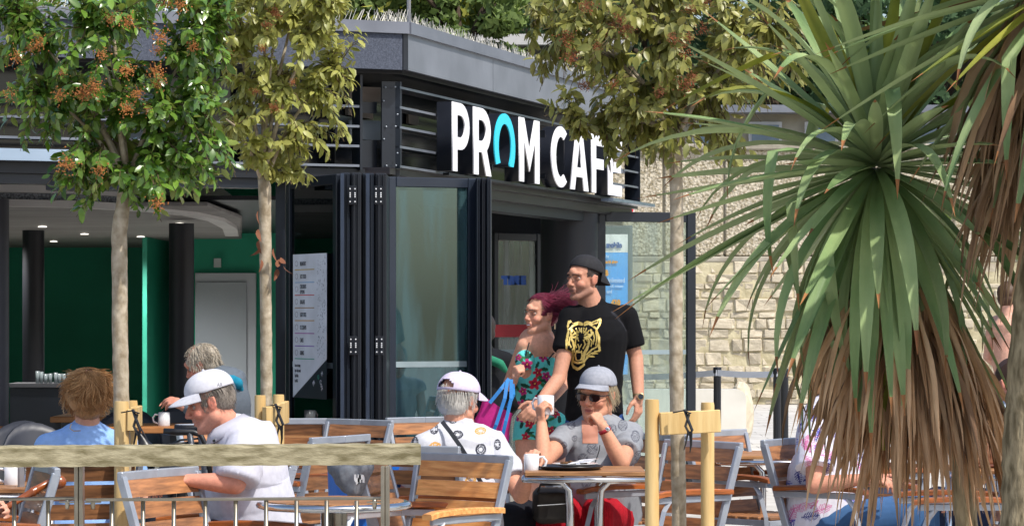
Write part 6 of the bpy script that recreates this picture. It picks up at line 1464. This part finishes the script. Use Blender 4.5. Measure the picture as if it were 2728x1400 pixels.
# ---------- woman in the lilac cap, from behind
J = dict(A=at(1128, 1188, 14.05), B=at(1312, 1184, 14.32), nb=at(1222, 1140, 14.2), ch=at(1215, 1235, 14.18), be=at(1215, 1325, 14.2), pe=at(1220, 1405, 14.2), dch=.13, wb=.19, wp=.19)
p = person('woman in a lilac cap and white top with ring pattern, seen from behind', V(J['pe'].x, 14.2, 0))
M = headM(at(1224, 1065, 14.22), (.60, .78, -.10), (.04, .06, 1), 1.02)
EA, WA, EB, WB_ = at(1085, 1310, 14.2), at(1150, 1330, 14.5), at(1388, 1318, 14.12), at(1404, 1262, 13.95)
seated_legs(J, (.5, .85, 0), J['pe'], .42, .12, .5)
mb = MB(); torso(mb, J); head_prims(mb, M, fem=True, chub=.008, neck=J['nb']+V(0, 0, -.01), nr=.056); legs(mb, J)
limbs_arm(mb, J['A'], EA, WA, 1.1); limbs_arm(mb, J['B'], EB, WB_, 1.12); hand(mb, WB_, (.18, -.05, 1), (.3, .95, 0), 1, (35, 55, 40), .92, .03, .2); hand(mb, WA, (.7, .7, 0), (0, 0, -1), 1, (20, 20, 20), .92)
b_ = link('body', remesh('body', mb, VX, 5, post=face_post(M), paint=skin_paint(hx('#d39a80'), M, blotch=.14)), skinmat(), p); eyes(M, b_, '#4b5a66')
HS = hairmat('silver', '#dcdad5', '#b3b0aa'); hairbase(M, [((0, -.02, .005), (.080, .088, .078)), ((0, -.05, -.03), (.075, .054, .052))], HS, p, .002)
strands('hair_strands', M, 700, lambda q: (q[:, 1] < .035) & (q[:, 2] < .07) & (q[:, 2] > -.05), fl2, .042, .0016, HS, p, 6, .003, 8, .1, .3, (.083, .1, .09))
LC = mat('lilac_cap_cloth', hx('#cfc6de'), .85, 0, hx('#c4bad4'), 60, .0003, 300); cap_hat(M @ Matrix.Rotation(math.radians(-2), 4, 'X'), LC, p, 0, True, .068, -.006, 1.10, .02)
def ringp(P):
    C = np.tile(np.array(hx('#c0c2ca')), (len(P), 1))*(1+.02*sn(P, 16, 2)[:, None]); s = 14.15/F; x, z = P[:, 0]/s+1364, YH-(P[:, 2]-H)/s; k_, o_ = hx('#33353f'), hx('#c8964e')
    for cx, cz, rx_, rz2, cc in [(1158, 1140, 11, 13, k_), (1108, 1173, 9, 14, k_), (1161, 1188, 16, 15, o_), (1220, 1155, 14, 11, k_), (1280, 1147, 15, 9, o_), (1281, 1195, 14, 15, k_), (1325, 1185, 9, 14, k_), (1222, 1208, 11, 14, k_), (1206, 1121, 10, 6, k_), (1360, 1285, 15, 14, o_), (1130, 1250, 14, 14, k_), (1190, 1270, 14, 14, o_), (1255, 1275, 14, 14, o_), (1300, 1260, 13, 14, k_), (1235, 1330, 14, 14, k_), (1150, 1310, 14, 14, k_), (1285, 1330, 14, 14, o_)]:
        m_ = P[:, 1] < 14.35; d = np.hypot((x-cx)/rx_, (z-cz)/rz2); m = ((np.abs(d-.9) < .13) | (np.abs(d-.48) < .10) | ((d < 1) & (np.abs(d-.7) < .05))) & m_; C[m] = cc
    return C
mb = MB(); torso(mb, J, .018); mb.cap(J['A'], J['A'].lerp(EA, .75), .066, .074, 18, flat1=True); mb.cap(J['B'], J['B'].lerp(EB, .70), .066, .076, 18, flat1=True); mb.cap(J['be'], J['pe'], .20, .215, 20)
link('ring_pattern_top', remesh('top', mb, .0045, 12, folds=.010, ffreq=7, seed=7, paint=ringp), clothmat(), p)
mb = MB(); mb.ell(J['pe'], (.19, .15, .09)); legs(mb, J, .018, 1.1); link('trousers', remesh('trousers', mb, .009, 3, paint=solid(hx('#1b1d24'))), clothmat(), p); shoes(J, BLKP, p)
m = MB(); P = [at(1178, 1122, 14.06), at(1200, 1150, 14.0), at(1228, 1190, 13.985), at(1255, 1235, 14.0), at(1290, 1300, 14.05)]
for i in range(4): m.beam(P[i], P[i+1]+(P[i+1]-P[i])*.03, .020, .003, up=V(0, 1, 0))
m.obj('bag_strap', mat('strap_dark_grey', hx('#30343c'), .8), p)
# ---------- man in the white cap, in profile
J = dict(A=at(652, 1192, 11.92), B=at(640, 1188, 12.30), nb=at(628, 1150, 12.1), ch=at(664, 1240, 12.1), be=at(668, 1330, 12.1), pe=at(690, 1430, 12.1), dch=.125, wb=.16, wp=.165)
p = person('man in a white cap and white polo shirt looking down in profile', V(J['pe'].x, 12.1, 0))
M = headM(at(560, 1070, 12.08), (-.93, -.10, -.30), (-.30, 0, .95), .96)
EA, WA, EB, WB_ = at(628, 1288, 11.86), at(508, 1278, 11.86), at(615, 1290, 12.36), at(500, 1290, 12.25)
seated_legs(J, (-1, 0, 0), J['pe'], .34, .10, .56)
mb = MB(); r, f, up = torso(mb, J); head_prims(mb, M, chub=.008, neck=J['nb']+V(.0, 0, -.02), nr=.059); legs(mb, J)
limbs_arm(mb, J['A'], EA, WA, 1.14); limbs_arm(mb, J['B'], EB, WB_, 1.1); hand(mb, WA, (-1, .05, .05), (0, .2, -1), 1, (25, 35, 25), 1.05); hand(mb, WB_, (-1, 0, .1), (0, -.2, -1), -1, (25, 35, 25), 1.05)
b_ = link('body', remesh('body', mb, VX, 5, post=face_post(M), paint=skin_paint(hx('#cf8f78'), M, beard=hx('#b78878'), lip=hx('#a5605a'), cheek=.2, blotch=.16)), skinmat(), p); eyes(M, b_, '#4b5a66', '#b87a68'); brows(M, b_, '#6d5c50', .0035)
HD = hairmat('salt_pepper', '#8a8177', '#4b453f'); hairbase(M, [((0, -.024, .012), (.079, .09, .082))], HD, p, .002)
strands('hair_strands', M, 600, lambda q: (q[:, 1] < .045) & (q[:, 2] < .06) & (q[:, 2] > -.04+.5*np.maximum(q[:, 1], 0)), fl2, .035, .0013, HD, p, 4, .003, 9, .2, .6, (.0795, .097, .087))
WC = mat('white_cap_cloth', hx('#cccdd5'), .85, 0, hx('#c2c3cc'), 60, .0004, 300); ch_ = cap_hat(M @ Matrix.Rotation(math.radians(0), 4, 'X'), WC, p, 0, False, .078, .002, 1.03, .020)
def polop(P):
    C = np.tile(np.array(hx('#c4c5d2')), (len(P), 1))*(1+.015*sn(P, 16, 2)[:, None]); return C
mb = MB(); torso(mb, J, .018, belly=.02); mb.cap(J['A'], J['A'].lerp(EA, .86), .074, .078, 18, flat1=True); mb.cap(J['B'], J['B'].lerp(EB, .8), .07, .078, 18, flat1=True); mb.ell(at(640, 1330, 12.1), (.14, .16, .15)); mb.cap(J['be'], J['pe'], .165, .18, 20)
ps = link('polo_shirt', remesh('polo', mb, .0055, 10, folds=.013, ffreq=7, seed=9, paint=polop), clothmat(), p)
# collar
m = MB(); C_ = at(612, 1143, 12.1); n = 18; vs = []
ax = (V(0, 0, 1)*.85+V(-.5, 0, 0)*.9).normalized(); e1 = V(0, 1, 0); e2 = ax.cross(e1).normalized()
for i in range(n+1):
    a = PI*.5+.35+(2*PI-.7)*i/n; d = e1*math.sin(a-PI/2)+e2*math.cos(a-PI/2)*-1
    vs += [C_+d*.076+ax*.028, C_+d*.082+ax*.032, C_+d*.118-ax*.016, C_+d*.112-ax*.018]
m.add(vs, [(i*4+k, i*4+(k+1) % 4, (i+1)*4+(k+1) % 4, (i+1)*4+k) for i in range(n) for k in range(4)]+[(0, 1, 2, 3), (n*4+3, n*4+2, n*4+1, n*4)]).obj('collar', mat('white_collar', hx('#c2c3d0'), .85), p, smooth=True)
mb = MB(); mb.ell(J['pe'], (.17, .15, .1)); legs(mb, J, .02, 1.12, upto=1); link('navy_shorts', remesh('shorts', mb, .008, 3, folds=.004, ffreq=15, paint=solid(hx('#1d2436'))), clothmat(), p); shoes(J, CUP, p)
MB().lathe([(0, 0), (.006, 0), (.006, .003), (0, .003)], at(570, 1173, 11.96), 10, Matrix.Rotation(PI/2, 3, 'X')).obj('shirt_button', BLKP, p)
lm = text_mesh('AR', .022, .0004, .8); lm.transform(Matrix.Translation(at(578, 1029, 11.985)) @ Matrix.Rotation(PI/2, 4, 'X')); link('cap_lettering', lm, mat('thread_grey', hx('#6a6d75'), .8), p)
# ---------- blonde woman from behind
J = dict(A=at(128, 1190, 13.25), B=at(335, 1190, 13.35), nb=at(232, 1150, 13.3), ch=at(230, 1240, 13.3), be=at(230, 1330, 13.3), pe=at(230, 1410, 13.3), dch=.12, wb=.16, wp=.18)
p = person('woman with short golden brown hair and a pale blue top, seen from behind', V(J['pe'].x, 13.3, 0))
M = headM(at(232, 1056, 13.3), (-.22, .97, -.06), (0, 0, 1), 1.0)
EA, WA, EB, WB_ = at(85, 1330, 13.35), at(130, 1340, 13.6), at(375, 1330, 13.4), at(330, 1340, 13.65)
seated_legs(J, (0, 1, 0), J['pe'], .42, .11, .5)
mb = MB(); torso(mb, J); head_prims(mb, M, fem=True, neck=J['nb']+V(0, 0, -.01), nr=.053); legs(mb, J); limbs_arm(mb, J['A'], EA, WA, 1); limbs_arm(mb, J['B'], EB, WB_, 1); hand(mb, WA, (.3, .9, 0), (0, 0, -1), -1, (20, 20, 20), .92); hand(mb, WB_, (-.3, .9, 0), (0, 0, -1), 1, (20, 20, 20), .92)
link('body', remesh('body', mb, VX, 5, post=face_post(M), paint=skin_paint(hx('#d8a288'), M)), skinmat(), p)
HBm = hairmat('golden_brown', '#d6ab78', '#8f6339'); hairbase(M, [((0, -.03, .030), (.092, .10, .084)), ((0, -.045, -.015), (.09, .078, .07)), ((.0, -.055, -.065), (.062, .045, .04)), ((.05, -.03, 0), (.05, .06, .055)), ((-.05, -.03, .01), (.05, .06, .055))], HBm, p, .002, 30)
def fl3(q): 
    v = np.zeros_like(q); v[:, 2] = -.8+.5*sn(q, 26, 3); v[:, 0] = q[:, 0]*6+.7*sn(q, 30, 6); v[:, 1] = -.3+.5*sn(q, 24, 7); return v
strands('hair_strands', M, 2600, lambda q: (q[:, 1] < .06) & (q[:, 2] > -.07), fl3, .05, .0019, HBm, p, 6, .006, 11, .1, 1.7, (.098, .124, .092))
strands('hair_strands', M, 500, lambda q: (q[:, 1] < .0) & (q[:, 2] < -.02), fl2, .055, .0018, HBm, p, 5, .004, 12, .3, .7, (.096, .118, .09))
mb = MB(); torso(mb, J, .014); mb.cap(J['A'], J['A'].lerp(EA, .8), .064, .066, 18, flat1=True); mb.cap(J['B'], J['B'].lerp(EB, .8), .064, .066, 18, flat1=True)
link('pale_blue_top', remesh('top', mb, .006, 5, folds=.005, ffreq=5, seed=3, paint=solid(hx('#8fb5ea'))), clothmat(), p)
mb = MB(); mb.ell(J['pe'], (.18, .14, .09)); legs(mb, J, .016, 1.05); link('trousers', remesh('trousers', mb, .009, 3, paint=solid(hx('#c9c4b8'))), clothmat(), p); shoes(J, CUP, p)
MB().tube([at(190, 1128, 13.2), at(186, 1140, 13.19), at(196, 1147, 13.18), at(215, 1146, 13.18)], .0022, 6).obj('gold_chain', GOLD, p); MB().tube([at(172, 1070, 13.24), at(168, 1085, 13.28), at(170, 1100, 13.3)], .002, 6).obj('glasses_arm', GOLD, p)
# ---------- grey haired man inside, grey jacket with teal hood
J = dict(A=at(600, 1035, 17.2), B=at(589, 1032, 17.55), nb=at(582, 1008, 17.35), ch=at(602, 1070, 17.35), be=at(605, 1130, 17.35), pe=at(610, 1200, 17.35), dch=.125, wb=.15, wp=.16)
p = person('white haired man in a grey jacket with a teal hood sitting before the pale door', V(J['pe'].x, 17.3, 0)); M = headM(at(538, 972, 17.35), (-.88, .18, -.38), (-.38, 0, .92), .95)
EA, WA, EB, WB_ = at(560, 1110, 17.1), at(500, 1085, 17.15), at(560, 1110, 17.6), at(500, 1090, 17.5)
seated_legs(J, (-1, 0, 0), J['pe'], .40, .1, .5)
mb = MB(); torso(mb, J); head_prims(mb, M, neck=J['nb']); legs(mb, J); limbs_arm(mb, J['A'], EA, WA); limbs_arm(mb, J['B'], EB, WB_); hand(mb, WA, (-.8, .1, .4), (0, .5, -1)); hand(mb, WB_, (-.8, 0, .4), (0, -.5, -1), -1)
b_ = link('body', remesh('body', mb, .006, 4, post=face_post(M), paint=skin_paint(hx('#c48772'), M)), skinmat(), p); eyes(M, b_)
HW = hairmat('white', '#c9c0ae', '#94897a'); hairbase(M, [((0, -.025, .032), (.082, .096, .088)), ((0, -.05, -.02), (.074, .055, .05))], HW, p, .004)
strands('hair_strands', M, 900, lambda q: (q[:, 1] < .07) & (q[:, 2] > -.04+.9*np.maximum(q[:, 1], 0)), fl3, .045, .0018, HW, p, 5, .005, 14, .2, .8, (.086, .112, .093))
mb = MB(); torso(mb, J, .022); limbs_arm(mb, J['A'], EA, WA, 1.35); limbs_arm(mb, J['B'], EB, WB_, 1.35); link('grey_jacket', remesh('jacket', mb, .008, 4, folds=.008, ffreq=11, paint=solid(hx('#5d6670'))), clothmat(), p)
mb = MB().cap(at(596, 1006, 17.22), at(632, 1020, 17.22), .028, .038).cap(at(632, 1020, 17.22), at(642, 1036, 17.25), .034, .018).cap(at(598, 1004, 17.40), at(630, 1018, 17.34), .03, .038).cap(at(597, 1004, 17.22), at(597, 1004, 17.42), .03, .03)
link('teal_hood', remesh('hood', mb, .008, 4, folds=.006, ffreq=20, paint=solid(hx('#1f7c98'))), clothmat(), p)
mb = MB(); mb.ell(J['pe'], (.17, .14, .09)); legs(mb, J, .018, 1.1); link('trousers', remesh('trousers', mb, .01, 3, paint=solid(hx('#2a2d35'))), clothmat(), p); shoes(J, BLKP, p)
# ---------- woman in the floral blouse behind the dead leaves
J = dict(A=at(2172, 1118, 14.3), B=at(2258, 1122, 14.6), nb=at(2215, 1082, 14.45), ch=at(2205, 1165, 14.45), be=at(2195, 1270, 14.45), pe=at(2195, 1385, 14.45), dch=.13, wb=.17, wp=.18)
p = person('woman in a white blouse with blue and pink leaves behind the dead cordyline leaves', V(J['pe'].x, 14.45, 0)); M = headM(at(2222, 1008, 14.45), (.85, -.45, -.1), (0, 0, 1), .98)
EA, WA, EB, WB_ = at(2170, 1292, 14.15), at(2300, 1275, 14.1), at(2250, 1290, 14.7), at(2330, 1270, 14.5)
seated_legs(J, (1, -.25, 0), J['pe'], .46, .11, .52)
mb = MB(); torso(mb, J); head_prims(mb, M, fem=True, neck=J['nb']); legs(mb, J); limbs_arm(mb, J['A'], EA, WA, 1.15); limbs_arm(mb, J['B'], EB, WB_, 1.1); hand(mb, WA, (1, 0, 0), (0, .3, -1), -1); hand(mb, WB_, (1, 0, 0), (0, -.3, -1), 1)
b_ = link('body', remesh('body', mb, .006, 4, post=face_post(M), paint=skin_paint(hx('#c98f76'), M)), skinmat(), p); eyes(M, b_)
hairbase(M, [((0, -.025, .035), (.085, .098, .09)), ((0, -.05, -.03), (.08, .06, .07))], HBm, p, .005)
def leafp(P):
    C = np.tile(np.array(hx('#d9d8e4')), (len(P), 1)); s = 14.3/F; x, z = P[:, 0]/s+1364, YH-(P[:, 2]-H)/s; rg = random.Random(3); cols = [hx('#3d3f86'), hx('#5a55a8'), hx('#d68fb4'), hx('#c96fa0'), hx('#6b6fb8')]
    for i in range(70):
        cx, cz, a, cc = rg.uniform(2100, 2330), rg.uniform(1080, 1420), rg.uniform(0, 6.28), cols[i % 5]; ca, sa = math.cos(a), math.sin(a); u = (x-cx)*ca+(z-cz)*sa; v = -(x-cx)*sa+(z-cz)*ca; L_ = rg.uniform(16, 26)
        rib = (np.abs(u) < L_) & (np.abs(v) < L_*.5*(1-(u/L_)**2)) & ((np.sin(u*1.1+np.abs(v)*.9) > .05) | (np.abs(v) < 1.3)); C[rib] = cc
    return C
mb = MB(); torso(mb, J, .022); mb.cap(J['A'], J['A'].lerp(EA, .75), .078, .095, 18, flat1=True); mb.cap(J['B'], J['B'].lerp(EB, .75), .078, .09, 18, flat1=True); mb.cap(J['be'], J['pe'], .18, .20, 20)
link('leaf_print_blouse', remesh('blouse', mb, .0045, 4, folds=.007, ffreq=10, seed=8, paint=leafp), clothmat(), p)
mb = MB(); mb.ell(J['pe'], (.18, .15, .09)); legs(mb, J, .02, 1.15); link('jeans', remesh('jeans', mb, .008, 3, folds=.005, ffreq=14, paint=solid(hx('#41648f'))), clothmat(), p); shoes(J, CUP, p)
# ---------- people at the far right and inside, mostly hidden
def simple(label, hc, D, fwd, skin, hair, topc, sc=1.0, sit=False, nm='top', topless=False, sleeve=.7, arms=None, hairc=None, tatt=None):
    s = sc; c = at(hc[0], hc[1], D); f = unit(fwd); f.z = 0; r = V(f.y, -f.x, 0)
    J = dict(nb=c-Z*.15*s-f*.02, ch=c-Z*.32*s-f*.02, be=c-Z*.50*s-f*.02, pe=c-Z*(.66 if sit else .68)*s-f*.02, dch=.105*s, wb=.14*s, wp=.15*s); J['A'] = c-Z*.20*s-r*.165*s; J['B'] = c-Z*.20*s+r*.165*s
    EA, EB = J['A']-Z*.27*s-r*.05*s, J['B']-Z*.27*s+r*.05*s; WA, WB_ = EA+f*.20*s-Z*.10*s, EB+f*.20*s-Z*.10*s
    if arms: EA, WA, EB, WB_ = [a or b for a, b in zip(arms, (EA, WA, EB, WB_))]
    p = person(label, V(c.x, c.y, 0)); M = headM(c, fwd, (0, 0, 1), s)
    if sit: seated_legs(J, f, J['pe'], .42*s, .11, .5)
    else:
        for q, sg in (('L', -1), ('R', 1)): hz = J['pe'].z-.02; J['h'+q] = V(J['pe'].x, J['pe'].y, hz)+r*sg*.085*s; J['k'+q] = V(J['pe'].x, J['pe'].y, hz*.54)+r*sg*.09*s+f*.03; J['a'+q] = V(J['pe'].x, J['pe'].y, .09)+r*sg*.1*s; J['f'+q] = V(J['a'+q].x, J['a'+q].y, .035)+f*.16*s
    mb = MB(); torso(mb, J); head_prims(mb, M, neck=J['nb'], fem=True); legs(mb, J); limbs_arm(mb, J['A'], EA, WA, s); limbs_arm(mb, J['B'], EB, WB_, s); hand(mb, WA, WA-EA, -r, 1, (30, 40, 30), .95*s); hand(mb, WB_, WB_-EB, r, -1, (30, 40, 30), .95*s)
    link('body', remesh('body', mb, .007 if D > 16 else .006, 4, post=face_post(M), paint=skin_paint(hx(skin), M, extra=tatt)), skinmat(), p)
    hm = hairmat(hair[1:], hair, hair); hairbase(M, [((0, -.025, .035), (.083, .097, .09)), ((0, -.05, -.02), (.076, .058, .06))], hm, p, .004)
    if not topless:
        mb = MB(); torso(mb, J, .018); mb.cap(J['A'], J['A'].lerp(EA, sleeve), .064*s, .062*s, 16, flat1=True); mb.cap(J['B'], J['B'].lerp(EB, sleeve), .064*s, .062*s, 16, flat1=True)
        if sleeve >= 1: limbs_arm(mb, EA, EA.lerp(WA, .5), WA, 1.3*s); limbs_arm(mb, EB, EB.lerp(WB_, .5), WB_, 1.3*s)
        link(nm, remesh(nm, mb, .008, 4, folds=.006, ffreq=11, paint=solid(hx(topc))), clothmat(), p)
    mb = MB(); mb.ell(J['pe'], (.16*s, .13*s, .1*s)); legs(mb, J, .016, 1.1); link('trousers', remesh('trousers', mb, .01, 3, paint=solid(hx('#26304a'))), clothmat(), p); shoes(J, BLKP, p)
    return p, J
simple('bare backed person with short brown hair between the leaves and the big trunk', (2690, 792), 22, (.7, .7, -.1), '#d9a791', '#4a3526', '#ffffff', .93, topless=True)
def tat(P, C):
    m = (sn(P, 42, 4) > .25) & (P[:, 0] < at(2662, 0, 15.3).x); C = C.copy(); C[m] *= np.array([.42, .48, .55]); return C
simple('tattooed person with long brown hair seated beyond the tan handbag', (2692, 1020), 15.4, (-.5, .6, -.2), '#c58a74', '#3d2a20', '#a9b4c2', 1.0, sit=True, tatt=tat, sleeve=.12, nm='vest')
simple('person in a dark jacket with green trim standing in the doorway behind the folded glass', (1282, 880), 19.6, (-.3, .9, 0), '#b98771', '#2c2420', '#17191d', 1.0, nm='dark_jacket', sleeve=1)
gj = thing('scarf', at(1330, 975, 19.3), 'green scarf on the dark jacketed person in the doorway', 'scarf')
link('cloth', remesh('s', MB().cap(at(1300, 955, 19.45), at(1332, 968, 19.42), .03, .03).cap(at(1332, 968, 19.42), at(1346, 985, 19.45), .03, .02), .008, 3), mat('green_scarf', hx('#1f7a5c'), .9), gj)
simple('person at the left edge whose hand rests on the wooden walking stick', (-190, 1090), 12.0, (.9, .2, -.1), '#d39c85', '#8d8478', '#7a8290', 1.0, sit=True, nm='shirt', arms=(None, None, at(-110, 1370, 11.85), at(-38, 1360, 11.8)))
# dark handbag under the square table
h2 = thing('handbag', at(1465, 1395, 14.3), 'black leather handbag hanging under the square table', 'handbag')
mb = MB().bbox(at(1472, 1345, 14.35), (.19, .09, .17), b=.03); link('bag_body', remesh('hb', mb, .007, 4, folds=.005, ffreq=22), mat('dark_leather', hx('#3a3733'), .45, 0, hx('#2c2926'), 20), h2)
MB().tube([at(1432, 1310, 14.3), at(1440, 1290, 14.3), at(1500, 1288, 14.3), at(1512, 1312, 14.3)], .006, 8).obj('handle', mat('dark_leather2', hx('#2a2724'), .5), h2, smooth=True)
MB().beam(at(1432, 1345, 14.29), at(1512, 1340, 14.29), .008, .004).obj('zip', CHROME, h2)
